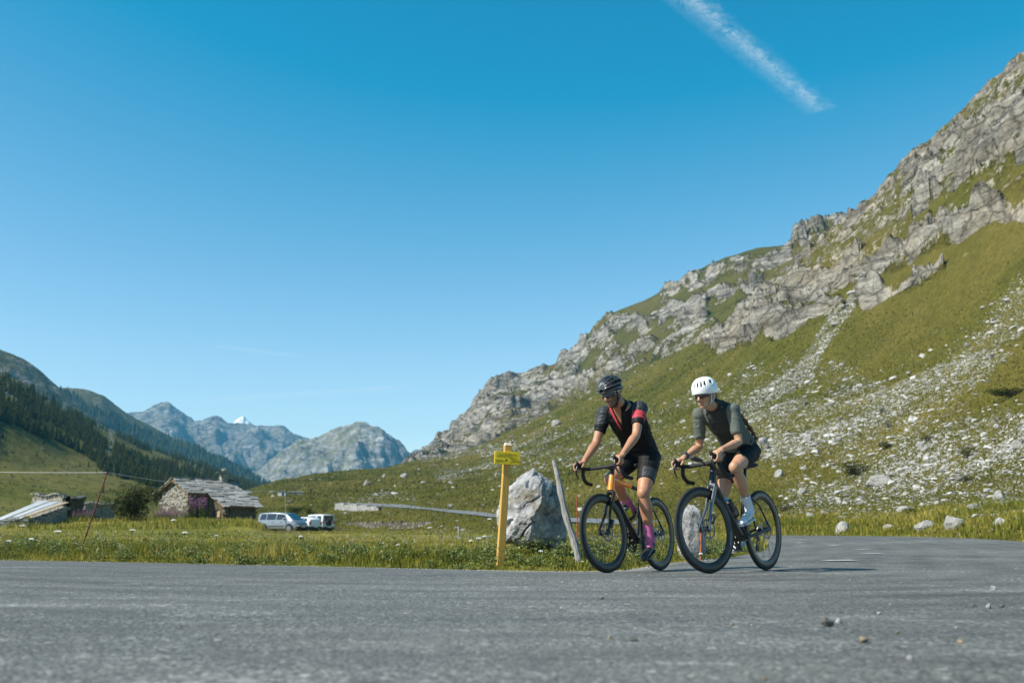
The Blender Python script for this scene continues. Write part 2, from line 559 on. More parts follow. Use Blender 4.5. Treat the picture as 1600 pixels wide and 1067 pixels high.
# road sheet
nc = 46
w = np.linspace(0, 1, nc)
w = w ** 1.6
P2 = IN_L[:, None, :] * (1 - w[None, :, None]) + OUT_L[:, None, :] * w[None, :, None]
ejit = .045 * fbm(IN_L[:, 0] * 2.1, IN_L[:, 1] * 2.1, .7, 3)
P2[:, 0, :] = P2[:, 0, :] + ejit[:, None] * np.array([.3, -1.0])
rx, ry = P2[..., 0].ravel(), P2[..., 1].ravel()
sd = seg_dist(rx, ry, IN_L)
jit = np.zeros_like(rx)
rz = road_z(rx, ry, sd) + .004 * noise3(rx * .7, ry * .7, .2)
k = np.arange(NL - 1)[:, None] * nc + np.arange(nc - 1)[None, :]
q = np.stack([k, k + nc, k + nc + 1, k + 1], -1).reshape(-1, 4)
if True:
    a, b, c = [np.array([rx[q[5000, i]], ry[q[5000, i]]]) for i in (0, 1, 2)]
    if np.cross(b - a, c - b) < 0: q = q[:, ::-1]
road = link("road", mesh_np("road", np.stack([rx, ry, rz], -1), [q], [M_ROAD], attrs={"lane": sd}))
tag(road, "worn grey asphalt road curving round a grassy bend", kind="structure")

def road_at(x, y):
    x, y = np.atleast_1d(x).astype(float), np.atleast_1d(y).astype(float)
    return road_z(x, y, seg_dist(x, y, IN_L))

# ------------------------------------------------------------------ hills as polar height fields
class Patch:
    def __init__(s, cols, ridge, az0, az1, naz, nrow, back=1.25, nback=14, foot=True):
        s.naz, s.nrow = naz, nrow
        s.az = np.linspace(az0, az1, naz)
        ra = np.array([az_el(x, y) for x, y in ridge])
        o = np.argsort(ra[:, 0])
        el = np.interp(s.az, ra[o, 0], ra[o, 1])
        v = np.linspace(0, 1, nrow)
        ca, LR, G = [], [], []
        for x, ctrl in cols:
            a = az_el(x, 800)[0]
            r = np.array([c[0] for c in ctrl], float)
            e = np.array([az_el(x, c[1])[1] for c in ctrl])
            z = CAM_Z + e * r
            lr = np.log(r)
            u = (lr - lr[0]) / (lr[-1] - lr[0])
            zz = np.interp(v, u, (z - z[0]) / (z[-1] - z[0]))
            kk = np.ones(nrow // 8) / (nrow // 8)
            pad = np.concatenate([np.full(len(kk), zz[0]), zz, np.full(len(kk), zz[-1]) + np.arange(len(kk)) * (zz[-1] - zz[-2])])
            zs = np.convolve(pad, kk, 'same')[len(kk):-len(kk)]
            fade = smoothstep(0, .08, v) * smoothstep(0, .08, 1 - v)
            zz = zz * (1 - fade) + zs * fade
            ca.append(a); LR.append((lr[0], lr[-1], z[0])); G.append(zz)
        ca = np.array(ca); LR = np.array(LR); G = np.array(G)
        kk = np.hanning(naz // 14 + 2)[1:-1]; kk /= kk.sum()
        def sm(y):
            p = len(kk)
            return np.convolve(np.concatenate([np.full(p, y[0]), y, np.full(p, y[-1])]), kk, 'same')[p:-p]
        l0, l1, z0 = [sm(np.interp(s.az, ca, LR[:, i])) for i in range(3)]
        g = np.stack([sm(np.interp(s.az, ca, G[:, j])) for j in range(nrow)], 1)
        s.R = np.exp(l0[:, None] + (l1 - l0)[:, None] * v[None, :])
        zr = CAM_Z + el * np.exp(l1)
        s.Z = z0[:, None] + (zr - z0)[:, None] * g
        s.v = v
        # behind the crest
        bk = np.linspace(1.02, back, nback)
        Rb = s.R[:, -1:] * bk[None, :]
        Zb = s.Z[:, -1:] - (Rb - s.R[:, -1:]) * .55
        s.R = np.concatenate([s.R, Rb], 1); s.Z = np.concatenate([s.Z, Zb], 1)
        # the foot runs on under the meadow
        fr = np.linspace(.80, .985, 6) if foot else np.linspace(.994, .999, 6)
        Rf = s.R[:, :1] * fr[None, :]
        Zf = s.Z[:, :1] - (1 - fr[None, :]) * np.maximum(2.0, s.R[:, :1] * .03)
        s.R = np.concatenate([Rf, s.R], 1); s.Z = np.concatenate([Zf, s.Z], 1); s.nf = 6
        s.nr = s.R.shape[1]
        s.X = s.R * np.sin(s.az)[:, None]; s.Y = s.R * np.cos(s.az)[:, None]
        s.rock = np.zeros_like(s.X); s.scree = np.zeros_like(s.X)
    def px(s):
        a, b = to_px(np.stack([s.X, s.Y, s.Z], -1).reshape(-1, 3))
        return a.reshape(s.X.shape), b.reshape(s.X.shape)
    def build(s, name, mat):
        k = np.arange(s.naz - 1)[:, None] * s.nr + np.arange(s.nr - 1)[None, :]
        q = np.stack([k, k + 1, k + s.nr + 1, k + s.nr], -1).reshape(-1, 4)[:, ::-1]
        o = link(name, mesh_np(name, np.stack([s.X, s.Y, s.Z], -1).reshape(-1, 3), [q], [mat],
                               attrs={"rock": s.rock.ravel(), "scree": s.scree.ravel()}))
        o["kind"] = "structure"
        return o
    def at_index(s, i, j):
        i = np.asarray(i); j = np.asarray(j)
        return np.stack([s.X[i, j], s.Y[i, j], s.Z[i, j]], -1)

def band(px, py, line, w0, w1=None):
    """soft mask round a polyline of the photograph's layout, width running from w0 to w1"""
    w1 = w0 if w1 is None else w1
    best = np.zeros(px.shape)
    n = len(line) - 1
    for i, ((ax, ay), (bx, by)) in enumerate(zip(line[:-1], line[1:])):
        dx, dy = bx - ax, by - ay
        t = np.clip(((px - ax) * dx + (py - ay) * dy) / (dx * dx + dy * dy), 0, 1)
        d = np.hypot(px - ax - t * dx, py - ay - t * dy)
        wid = w0 + (w1 - w0) * (i + t) / n
        best = np.maximum(best, 1 - smoothstep(.55, 1.25, d / wid))
    return best

def strata(X, Y, Z, h, warp=1.0):
    """stepped cliffs: returns an offset of roughly -.5h .. .5h"""
    lv = (Z - .22 * X + .1 * Y + warp * h * 1.2 * fbm(X / (h * 5), Y / (h * 5), Z / (h * 9), 4)) / h
    f = lv - np.floor(lv)
    st = smoothstep(.38, .60, f)
    return (st - f) * h
def steepness(P):
    """1 - z of the surface normal of a polar patch"""
    V = np.stack([P.X, P.Y, P.Z], -1)
    a, b = np.gradient(V, axis=0), np.gradient(V, axis=1)
    n = np.cross(a, b)
    return 1 - np.abs(n[..., 2]) / (np.linalg.norm(n, axis=-1) + 1e-9)

# --- big slope above the bend
RIDGE_R = [(300, 785), (380, 768), (440, 750), (520, 738), (600, 731), (640, 722), (700, 712), (760, 692), (830, 658), (900, 626), (1000, 578),
           (1120, 522), (1180, 470), (1240, 418), (1290, 372), (1325, 345), (1345, 328), (1380, 290), (1420, 250), (1450, 226), (1490, 188),
           (1520, 160), (1560, 124), (1600, 92), (1700, 10), (1800, -60), (2000, -180), (2300, -300)]
COLS_R = [(300, [(125, 830), (300, 805), (460, 785)]),
          (400, [(130, 829), (210, 800), (300, 782), (460, 768)]),
          (560, [(122, 829), (195, 789), (300, 765), (500, 734)]),
          (700, [(64, 831), (130, 803), (300, 762), (600, 712)]),
          (800, [(50, 832), (112, 803), (300, 745), (640, 672)]),
          (1000, [(44, 832), (95, 795), (250, 700), (580, 578)]),
          (1215, [(40, 835), (85, 770), (200, 620), (450, 440)]),
          (1400, [(36, 836), (75, 765), (180, 580), (400, 272)]),
          (1600, [(26, 845), (58, 765), (150, 520), (340, 92)]),
          (1800, [(21, 848), (50, 745), (130, 440), (310, -60)]),
          (2300, [(18, 848), (45, 740), (120, 300), (300, -300)])]
HR = Patch(COLS_R, RIDGE_R, az_el(300, 800)[0], az_el(1850, 800)[0], 780, 460)
px, py = HR.px()
wx = 22 * fbm(HR.X * .03, HR.Y * .03, HR.Z * .03, 4); wy = 16 * fbm(HR.X * .035 + 9, HR.Y * .035, HR.Z * .035, 4)
pxw, pyw = px + wx, py + wy
L1 = np.interp(pxw, [1100, 1180, 1250, 1340, 1420, 1500, 1600, 1850], [540, 480, 462, 428, 378, 348, 305, 240])
upper = smoothstep(-4, 26, L1 - pyw) * smoothstep(1130, 1230, pxw)
grassy = fbm(HR.X * .025, HR.Y * .025, HR.Z * .05, 4)
grassy2 = fbm(HR.X * .07 + 5, HR.Y * .07, HR.Z * .12, 4)
upper = upper * (.92 - .50 * smoothstep(-.05, .40, grassy)) * (1 - .55 * smoothstep(.05, .35, grassy2))
upper = np.where(band(pxw, pyw, [(1460, 320), (1540, 285), (1620, 255)], 15) > .4, upper * .35, upper)
upper = np.where(band(pxw, pyw, [(1330, 425), (1420, 345), (1500, 300)], 7) > .4, upper * .4, upper)
rock = np.maximum.reduce([upper,
    band(pxw, pyw, [(1118, 528), (1180, 518), (1240, 500), (1310, 478)], 17, 15),
    band(pxw, pyw, [(1145, 505), (1200, 470), (1240, 470)], 17),
    band(pxw, pyw, [(1348, 466), (1400, 452), (1485, 425)], 13, 7),
    band(pxw, pyw, [(1215, 470), (1330, 432), (1420, 392), (1600, 330)], 20, 14),
    .8 * band(pxw, pyw, [(1380, 425), (1470, 380), (1620, 320)], 9)])
scree = np.maximum.reduce([
    1.4 * band(px + wx * .3, py + wy * .3, [(1352, 440), (1335, 468), (1300, 505), (1280, 540), (1255, 585)], 8, 20),
    band(pxw, pyw, [(1290, 530), (1240, 590), (1190, 640)], 16, 60),
    .85 * band(pxw, pyw, [(1275, 560), (1330, 620), (1400, 665)], 18, 60),
    .9 * band(pxw, pyw, [(1640, 440), (1560, 520), (1480, 590), (1400, 650)], 38, 45),
    .8 * band(pxw, pyw, [(1180, 660), (1350, 680), (1640, 690)], 60, 75),
    .65 * band(pxw, pyw, [(1240, 770), (1420, 770), (1640, 760)], 40, 60),
    .85 * band(px + wx * .4, py + wy * .4, [(660, 715), (780, 700), (930, 665), (1000, 640)], 9, 12),
    .75 * band(px + wx * .4, py + wy * .4, [(690, 740), (830, 720), (1000, 700), (1100, 700)], 12, 30),
    .8 * band(pxw, pyw, [(940, 700), (1060, 640), (1180, 580)], 10, 12),
    .8 * band(px, py, [(540, 796), (600, 772), (650, 778)], 8, 5)])
patchy = fbm(HR.X * .06, HR.Y * .06, HR.Z * .06, 4)
scree = np.clip(scree * (.85 + .55 * patchy) + .30 * smoothstep(-.05, .6, patchy) * smoothstep(480, 600, py) * (.35 + .65 * smoothstep(1000, 1200, px)), 0, 1)
HR.rock, HR.scree = np.clip(rock, 0, 1), scree * (1 - .5 * np.clip(rock, 0, 1))
away = smoothstep(0, .06, HR.v)[None, :]
away = np.concatenate([np.zeros((HR.naz, HR.nf)), np.repeat(away, HR.naz, 0), np.ones((HR.naz, HR.nr - HR.nrow - HR.nf))], 1)
vroad = band(px, py, [(524, 786), (560, 788), (600, 790), (650, 794), (690, 798), (740, 803), (790, 808), (850, 812), (930, 816), (1020, 821)], 16)
dis = (1 - vroad) * (.9 * fbm(HR.X * .05, HR.Y * .05, 2.2, 4) + .35 * fbm(HR.X * .2, HR.Y * .2, 1.2, 3)) * away * smoothstep(30, 90, HR.R)
rd = HR.rock * (strata(HR.X, HR.Y, HR.Z, 13) * .95 + strata(HR.X + 40, HR.Y, HR.Z, 4.3) * .8 + 3.2 * (ridged(HR.X * .035, HR.Y * .035, HR.Z * .06, 5) - 1.0) + .7 * fbm(HR.X * .4, HR.Y * .4, HR.Z * .4, 3))
crestf = smoothstep(0, .10, np.abs(np.concatenate([np.ones(HR.nf), 1 - HR.v, np.zeros(HR.nr - HR.nrow - HR.nf)])))[None, :]
HR.Z = HR.Z + dis + .8 * rd * (.55 + .45 * crestf)
sp_ = steepness(HR)
HR.rock = np.clip(HR.rock * (.34 + .52 * smoothstep(.13, .42, sp_)), 0, 1)
hill_r = HR.build("hillside", M_HILL)
hill_r["label"] = "grassy rock-banded mountainside rising above the bend"

# --- craggy shoulder behind it
RIDGE_M = [(560, 745), (610, 735), (640, 722), (665, 708), (690, 689), (712, 668), (735, 640), (742, 628), (758, 606), (772, 592), (790, 585), (815, 587), (850, 575),
           (872, 566), (892, 550), (915, 528), (932, 510), (950, 492), (965, 484), (1010, 468), (1060, 440), (1095, 420), (1130, 404), (1180, 388),
           (1215, 384), (1238, 380), (1252, 362), (1268, 351), (1300, 350), (1320, 347), (1400, 320), (1500, 300)]
COLS_M = [(560, [(540, 770), (800, 755), (1000, 745)]), (700, [(640, 728), (820, 705), (1080, 680)]), (900, [(640, 650), (800, 600), (1000, 545)]),
          (1130, [(505, 545), (650, 480), (860, 404)]), (1320, [(440, 420), (560, 390), (720, 347)]), (1500, [(385, 360), (520, 330), (700, 300)])]
HM = Patch(COLS_M, RIDGE_M, az_el(570, 800)[0], az_el(1450, 700)[0], 520, 230, foot=False)
px, py = HM.px()
wx = 16 * fbm(HM.X * .02, HM.Y * .02, HM.Z * .02, 4); wy = 12 * fbm(HM.X * .02 + 9, HM.Y * .02, HM.Z * .03, 4)
pxw, pyw = px + wx, py + wy
rock = np.maximum.reduce([
    band(pxw, pyw, [(690, 705), (760, 640), (800, 610), (905, 605)], 30, 26),
    band(pxw, pyw, [(650, 735), (720, 700), (790, 660), (880, 620)], 24, 26),
    .9 * band(pxw, pyw, [(890, 565), (960, 510), (1060, 495), (1160, 455), (1230, 430)], 20, 15),
    .85 * band(pxw, pyw, [(940, 560), (1040, 545), (1110, 510)], 15),
    .8 * band(pxw, pyw, [(1040, 460), (1150, 418), (1240, 400)], 12),
    band(pxw, pyw, [(1245, 375), (1300, 362), (1330, 355)], 15),
    .7 * band(pxw, pyw, [(900, 600), (960, 580), (1010, 560)], 10)])
rock = np.clip(rock * (.80 + .5 * fbm(HM.X * .012, HM.Y * .012, HM.Z * .03, 3)) * (1 - .85 * smoothstep(.0, .35, fbm(HM.X * .03 + 7, HM.Y * .03, HM.Z * .08, 4)) * smoothstep(840, 960, px)), 0, 1)
HM.rock = rock
HM.scree = np.clip(.5 * fbm(HM.X * .02, HM.Y * .02, HM.Z * .02, 3), 0, 1)
HM.Z = HM.Z + rock * (strata(HM.X, HM.Y, HM.Z, 26) * .95 + strata(HM.X, HM.Y + 70, HM.Z, 9) * .8 + 6.5 * (ridged(HM.X * .016, HM.Y * .016, HM.Z * .02, 5) - 1.0) + 1.6 * fbm(HM.X * .12, HM.Y * .12, HM.Z * .12, 4)) \
    + 1.2 * fbm(HM.X * .03, HM.Y * .03, .4, 4)
sp_ = steepness(HM)
HM.rock = np.clip(HM.rock * (.24 + .66 * smoothstep(.13, .45, sp_)), 0, 1)
hm = HM.build("mountain_shoulder", M_HILL2)
hm["label"] = "craggy grey rock shoulder behind the big grassy slope"

# --- wooded slope across the valley
RIDGE_L = [(-500, 330), (-200, 485), (0, 586), (30, 596), (60, 616), (100, 640), (150, 666), (200, 690), (250, 708), (300, 724), (350, 742), (390, 757), (430, 772), (480, 790), (560, 812)]
COLS_L = [(-500, [(60, 831), (170, 740), (500, 330)]), (0, [(72, 831), (150, 790), (230, 752), (330, 735), (700, 586)]),
          (100, [(85, 830), (160, 790), (250, 757), (380, 735), (800, 640)]), (200, [(95, 830), (170, 800), (300, 765), (420, 745), (900, 690)]),
          (300, [(105, 830), (300, 790), (480, 768), (1000, 724)]), (390, [(120, 830), (500, 800), (1100, 757)]), (560, [(160, 830), (600, 818), (1150, 812)])]
HL = Patch(COLS_L, RIDGE_L, az_el(-330, 800)[0], az_el(540, 800)[0], 380, 260)
px, py = HL.px()
n = fbm(HL.X * .02, HL.Y * .02, HL.Z * .02, 4)
HL.rock = np.clip(.55 * smoothstep(.45, .8, n), 0, 1)
HL.scree = np.clip(.45 * smoothstep(.0, .6, fbm(HL.X * .05, HL.Y * .05, 5.5, 4)) * smoothstep(200, 300, HL.R), 0, 1)
HL.scree = np.maximum(HL.scree, .95 * band(px + 3 * n, py, [(172, 676), (176, 690), (170, 705), (166, 735)], 3.5, 4.5))
HL.Z = HL.Z + (1.1 * fbm(HL.X * .03, HL.Y * .03, 7.7, 4) + .3 * fbm(HL.X * .2, HL.Y * .2, 7.7, 3)) * smoothstep(95, 200, HL.R)
hl = HL.build("wooded_hillside", M_LEFT)
hl["label"] = "green slope with conifer woods across the valley"

# --- far ranges
def far_range(name, label, ridge, rad, base_y, mat, rockf, naz=300, nrow=140, amp=.10, r0=.62, kc=.35, rough=.0):
    xs = [p[0] for p in ridge]
    x0, x1 = min(xs), max(xs)
    cols = [(x, [(rad * r0, base_y), (rad * (1 + r0) / 2, base_y * .55 + y * .45), (rad, y)]) for x, y in ridge]
    P = Patch(cols, ridge, az_el(x0, 800)[0], az_el(x1, 800)[0], naz, nrow, 1.3, 8, foot=False)
    H = P.Z[:, P.nf + P.nrow - 1].max() - P.Z.min()
    sc = 1.0 / (H * .55)
    vv = np.concatenate([np.zeros(P.nf), P.v, np.ones(P.nr - P.nrow - P.nf)])[None, :]
    P.rock = np.clip(rockf * (smoothstep(.25, .9, vv) * .9 + .35 * fbm(P.X * sc, P.Y * sc, P.Z * sc, 4)), 0, 1)
    keep = kc + (1 - kc) * (1 - smoothstep(.78, 1.0, vv))
    P.Z = P.Z + H * amp * (ridged(P.X * sc, P.Y * sc, P.Z * sc * .4, 5) - 1.75) * keep * smoothstep(0, .2, vv) + H * amp * .30 * keep * fbm(P.X * sc * 5, P.Y * sc * 5, 1.1, 5)
    P.Z = P.Z + H * rough * fbm(P.X * sc * 9, P.Y * sc * 9, P.Z * sc * 9, 4) * smoothstep(0, .3, vv)
    P.scree = np.clip(.6 * fbm(P.X * sc * 2, P.Y * sc * 2, 3.3, 4), 0, 1)
    o = P.build(name, mat)
    o["label"] = label
    return P
PA = far_range("mountain_flank", "dark steep flank at the left edge of the valley",
          [(-420, 250), (-200, 400), (-60, 496), (0, 530), (22, 541), (40, 553), (60, 568), (78, 585), (95, 603), (108, 617), (150, 655), (220, 700), (300, 745)], 1500, 760, M_FARGREEN, .35, amp=.06)
PB = far_range("rounded_hill", "brown-green rounded hill with dark wooded lower flank",
          [(20, 600), (80, 604), (105, 605), (140, 606), (160, 613), (182, 628), (200, 640), (240, 664), (270, 680), (300, 691), (340, 711), (380, 730), (415, 747), (450, 768), (500, 800)], 2100, 800, M_FARGREEN, .25, amp=.035)
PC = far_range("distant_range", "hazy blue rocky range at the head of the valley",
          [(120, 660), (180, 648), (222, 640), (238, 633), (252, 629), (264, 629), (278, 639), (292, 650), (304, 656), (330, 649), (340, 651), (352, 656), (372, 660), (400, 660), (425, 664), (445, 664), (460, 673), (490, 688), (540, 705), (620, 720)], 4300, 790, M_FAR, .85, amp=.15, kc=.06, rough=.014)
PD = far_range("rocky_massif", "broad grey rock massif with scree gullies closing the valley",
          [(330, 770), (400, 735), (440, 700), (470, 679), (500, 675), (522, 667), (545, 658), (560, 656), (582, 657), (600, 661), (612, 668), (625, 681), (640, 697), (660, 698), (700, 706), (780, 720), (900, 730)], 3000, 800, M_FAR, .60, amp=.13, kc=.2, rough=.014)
def mat_snow():
    t = NT("glacier_snow")
    n = t.noise(.008, 6, .7)
    t.base(t.ramp(n, [(.40, (.30, .30, .31)), (.47, (.80, .82, .85))])).set(rough=.7)
    t.bump(n, .6, 20)
    return t.m
PS = far_range("snow_peak", "small white glacier peak behind the hazy range",
          [(335, 672), (352, 663), (360, 657), (366, 651), (373, 647), (380, 645), (386, 648), (391, 648), (398, 652), (404, 653), (412, 659), (420, 666), (440, 678)], 4900, 690, mat_snow(), .2, naz=120, nrow=70, amp=.12, r0=.93)

# ------------------------------------------------------------------ cyclists and their bicycles
def fused(name, mb, mats, parent, voxel=.006, smooth=4, drop=None, paint=None, wrinkle=0.0):
    """one continuous surface out of overlapping closed pieces"""
    tmp = link(name + "_tmp", mb.mesh(name + "_tmp", mats))
    r = tmp.modifiers.new("r", 'REMESH'); r.mode = 'VOXEL'; r.voxel_size = voxel
    s = tmp.modifiers.new("s", 'SMOOTH'); s.iterations = smooth; s.factor = .5
    dg = bpy.context.evaluated_depsgraph_get()
    me = bpy.data.meshes.new_from_object(tmp.evaluated_get(dg))
    me.name = name
    bpy.data.objects.remove(tmp)
    if drop is not None:
        import bmesh
        bm = bmesh.new(); bm.from_mesh(me)
        bmesh.ops.delete(bm, geom=[f for f in bm.faces if drop(f.calc_center_median())], context='FACES')
        bm.to_mesh(me); bm.free()
    if wrinkle:
        nv = len(me.vertices)
        co = np.zeros(nv * 3, np.float32); me.vertices.foreach_get("co", co); co = co.reshape(-1, 3)
        no = np.zeros(nv * 3, np.float32); me.vertices.foreach_get("normal", no); no = no.reshape(-1, 3)
        w1 = ridged(co[:, 0] * 7 + 2 * co[:, 2], co[:, 1] * 5, co[:, 2] * 16 - 7 * co[:, 0], 3) - 1.3
        w2 = fbm(co[:, 0] * 9, co[:, 1] * 9, co[:, 2] * 9, 2)
        co = co + no * np.maximum(-.0015, wrinkle * (w1 * smoothstep(-.3, .4, w2) + .5 * w2 + .35))[:, None]
        me.vertices.foreach_set("co", co.astype(np.float32).ravel())
    me.materials.clear()
    for m in mats: me.materials.append(m)
    n = len(me.polygons)
    me.polygons.foreach_set("use_smooth", np.ones(n, bool))
    mi = np.zeros(n, np.int32)
    if paint is not None:
        c = np.zeros(n * 3, np.float32); me.polygons.foreach_get("center", c)
        mi = np.array([paint(p) for p in c.reshape(-1, 3)], np.int32)
    me.polygons.foreach_set("material_index", mi)
    me.update()
    return link(name, me, parent)

def lerp(a, b, t): return tuple(x + (y - x) * t for x, y in zip(a, b))
def ik(a, c, l1, l2, pole):
    a, c, pole = Vector(a), Vector(c), Vector(pole)
    d = (c - a).length
    d2 = min(d, (l1 + l2) * .999)
    u = (c - a).normalized()
    x = (l1 * l1 - l2 * l2 + d2 * d2) / (2 * d2)
    h = math.sqrt(max(0, l1 * l1 - x * x))
    p = (pole - u * pole.dot(u)).normalized()
    return tuple(a + u * x + p * h)

def bike_frame(front_xy, psi, lean):
    h = Vector((-math.sin(psi), -math.cos(psi), 0))
    f2 = Vector((front_xy[0], front_xy[1], 0)); r2 = f2 - h
    zf, zb = float(road_at(f2.x, f2.y)[0]), float(road_at(r2.x, r2.y)[0])
    r3 = Vector((r2.x, r2.y, zb)); f3 = Vector((f2.x, f2.y, zf))
    h = (f3 - r3).normalized()
    l0 = Vector((0, 0, 1)).cross(h).normalized()
    u0 = h.cross(l0)
    l = l0 * math.cos(lean) + u0 * math.sin(lean)
    u = h.cross(l)
    M = Matrix(((h.x, l.x, u.x, r3.x), (h.y, l.y, u.y, r3.y), (h.z, l.z, u.z, r3.z), (0, 0, 0, 1)))
    return M

M_TYRE = simple("tyre_rubber", (.014, .0145, .015), .8, scale=60)
M_CARBON = simple("carbon_gloss", (.008, .008, .009), .38, coat=.15, scale=40, spec=.35)
M_CARBON_M = simple("carbon_satin", (.02, .021, .023), .45, scale=60)
M_TAPE = simple("bar_tape", (.016, .016, .017), .8, scale=120, bump=.4)
M_STEEL = simple("spoke_steel", (.12, .12, .125), .35, metal=.9)
M_DISC = simple("disc_steel", (.12, .12, .125), .4, metal=1.0)
M_DARKMETAL = simple("dark_alloy", (.05, .05, .053), .38, metal=.8)
M_CHAIN = simple("chain_steel", (.16, .155, .15), .35, metal=.9)
M_ORANGE = simple("orange_paint", (.80, .245, .008), .22, coat=.8, var=.06, scale=12)
M_WHITEPRINT = simple("white_print", (.75, .72, .70), .4, var=.05)
M_PINKPRINT = simple("pink_print", (.62, .22, .30), .4, var=.1)
M_SADDLE = simple("saddle_cover", (.018, .018, .019), .5, scale=80)
M_GREYFORK = simple("graphite_paint", (.085, .10, .125), .22, coat=.8, var=.06)

def bicycle(M, st, sp):
    root = empty("road_bicycle")
    root.matrix_world = M
    RW = .34
    ax, bb = Vector((0, 0, RW)), Vector((.415, 0, .27))
    fa = Vector((1.0, 0, RW))
    ta = math.tan(R(73))
    def steer_pt(z): return Vector((.953 - (z - .34) / ta, 0, z))
    axis = (steer_pt(1) - steer_pt(0)).normalized()
    S = Matrix.Translation(steer_pt(.5)) @ Matrix.Rotation(st, 4, axis) @ Matrix.Translation(-steer_pt(.5))

    def wheel(c, X, front):
        tyre = MB()
        n, m = 72, 10
        vs, fs = [], []
        for i in range(n):
            a = 2 * math.pi * i / n
            for j in range(m):
                b = 2 * math.pi * j / m
                rr = RW - .0145 + .0145 * math.cos(b)
                vs.append((c.x + rr * math.cos(a), c.y + .0145 * math.sin(b), c.z + rr * math.sin(a)))
        for i in range(n):
            for j in range(m):
                i2, j2 = (i + 1) % n, (j + 1) % m
                fs.append((i * m + j, i2 * m + j, i2 * m + j2, i * m + j2))
        tyre.add(vs, fs)
        if X: tyre.xf(X)
        w = tyre.build("wheel", M_TYRE, root)           # the tyre itself carries the wheel's sub-parts
        rim = MB()
        rim.lathe([(.318, -.012), (.312, -.0135), (.285, -.013), (.262, -.007), (.258, 0), (.262, .007), (.285, .013), (.312, .0135), (.318, .012)], 72, 'Y', tuple(c), closed=True)
        if X: rim.xf(X)
        rim.build("rim", M_CARBON, w)
        if sp.get('rimlogo'):
            lg = MB()
            for k0 in (0, math.pi):
                for side in (-1, 1):
                    for k in range(10):
                        a0 = k0 + .1 + k * .035
                        pts = [Vector((c.x + r_ * math.cos(a), side * .0150, c.z + r_ * math.sin(a))) for r_, a in ((.279, a0), (.297, a0), (.297, a0 + .024), (.279, a0 + .024))]
                        lg.add(pts, [(0, 1, 2, 3)])
            if X: lg.xf(X)
            o = lg.build("rim_lettering", M_STEEL, w); o["kind"] = "stuff"
        hub = MB()
        hub.lathe([(.012, -.05), (.018, -.045), (.026, -.032), (.026, -.027), (.014, -.022), (.014, .022), (.026, .027), (.026, .032), (.018, .045), (.012, .05)], 20, 'Y', tuple(c))
        if X: hub.xf(X)
        hub.build("hub", M_DARKMETAL, w)
        spk = MB()
        for k in range(24):
            a = 2 * math.pi * k / 24
            side = 1 if k % 2 else -1
            b = a + (.9 if (k // 2) % 2 else -.9)
            p0 = Vector((c.x + .025 * math.cos(b), side * .029, c.z + .025 * math.sin(b)))
            p1 = Vector((c.x + .260 * math.cos(a), side * .004, c.z + .260 * math.sin(a)))
            spk.tube([p0, p1], .0013, 5)
        if X: spk.xf(X)
        o = spk.build("spokes", M_STEEL, w); o["kind"] = "stuff"
        rot = MB()
        ry = .038 if front else .036
        rot.lathe([(.066, ry), (.080, ry), (.080, ry + .0022), (.066, ry + .0022)], 36, 'Y', tuple(c), closed=True)
        for k in range(6):
            a = 2 * math.pi * k / 6
            p0 = Vector((c.x + .022 * math.cos(a), ry + .001, c.z + .022 * math.sin(a)))
            p1 = Vector((c.x + .068 * math.cos(a + .35), ry + .001, c.z + .068 * math.sin(a + .35)))
            rot.tube([p0, p1], .004, 6)
        rot.lathe([(.010, ry), (.030, ry), (.030, ry + .003), (.010, ry + .003)], 20, 'Y', tuple(c), closed=True)
        if X: rot.xf(X)
        rot.build("brake_disc", M_DISC, w)
        if not front:
            cas = MB()
            for k, r_ in enumerate((.054, .050, .046, .042, .038, .034, .030, .026)):
                yy = -.022 - k * .0034
                cas.lathe([(.012, yy), (r_, yy), (r_, yy - .0018), (.012, yy - .0018)], 26, 'Y', tuple(c), closed=True)
            cas.build("cassette", M_CHAIN, w)
        return w
    wheel(ax, None, False)
    wheel(fa, S, True)

    # frame
    ht0, ht1 = steer_pt(.705), steer_pt(.845)
    sttop = Vector((.415 - .50 * math.cos(R(73.5)), 0, .27 + .50 * math.sin(R(73.5))))
    fr = MB()
    dt = [ht0 + Vector((0, 0, .03)), lerp(tuple(ht0 + Vector((0, 0, .03))), tuple(bb), .5), bb]
    fr.tube([Vector(p) for p in dt], [(.031, .024), (.030, .023), (.034, .03)], 16, ref=(0, 0, 1))
    fr.tube([bb, sttop], [(.02, .016), (.017, .015)], 14, ref=(1, 0, 0))
    fr.tube([bb - Vector((0, .045, 0)), bb + Vector((0, .045, 0))], .026, 18)
    for s in (-1, 1):
        fr.tube([bb + Vector((-.02, s * .03, 0)), lerp(tuple(bb), tuple(ax), .5)[:1] + (s * .055, .31), ax + Vector((.02, s * .066, .005)), ax + Vector((-.012, s * .066, .0))], [(.016, .011), (.013, .009), (.013, .008), (.011, .007)], 10)
        fr.tube([sttop + Vector((.02, s * .012, -.10)), (.12, s * .045, .54), ax + Vector((0, s * .066, .01))], [.008, .0075, .008], 10)
    # top tube: painted front half and dark rear half
    tt0, tt1 = ht1 - Vector((0, 0, .03)), sttop - Vector((0, 0, .02))
    mid = Vector(lerp(tuple(tt0), tuple(tt1), .62))
    fr.tube([mid, tt1], [(.019, .017), (.015, .015)], 14)
    frame = fr.build("frame", sp['frame'], root)
    hd = MB()
    hd.tube([ht0, Vector(lerp(tuple(ht0), tuple(ht1), .5)), ht1], [(.036, .031), (.032, .027), (.028, .026)], 20, ref=(1, 0, 0))
    hd.tube([ht1 - Vector((0, 0, .035)), mid], [(.031, .024), (.021, .019)], 14)
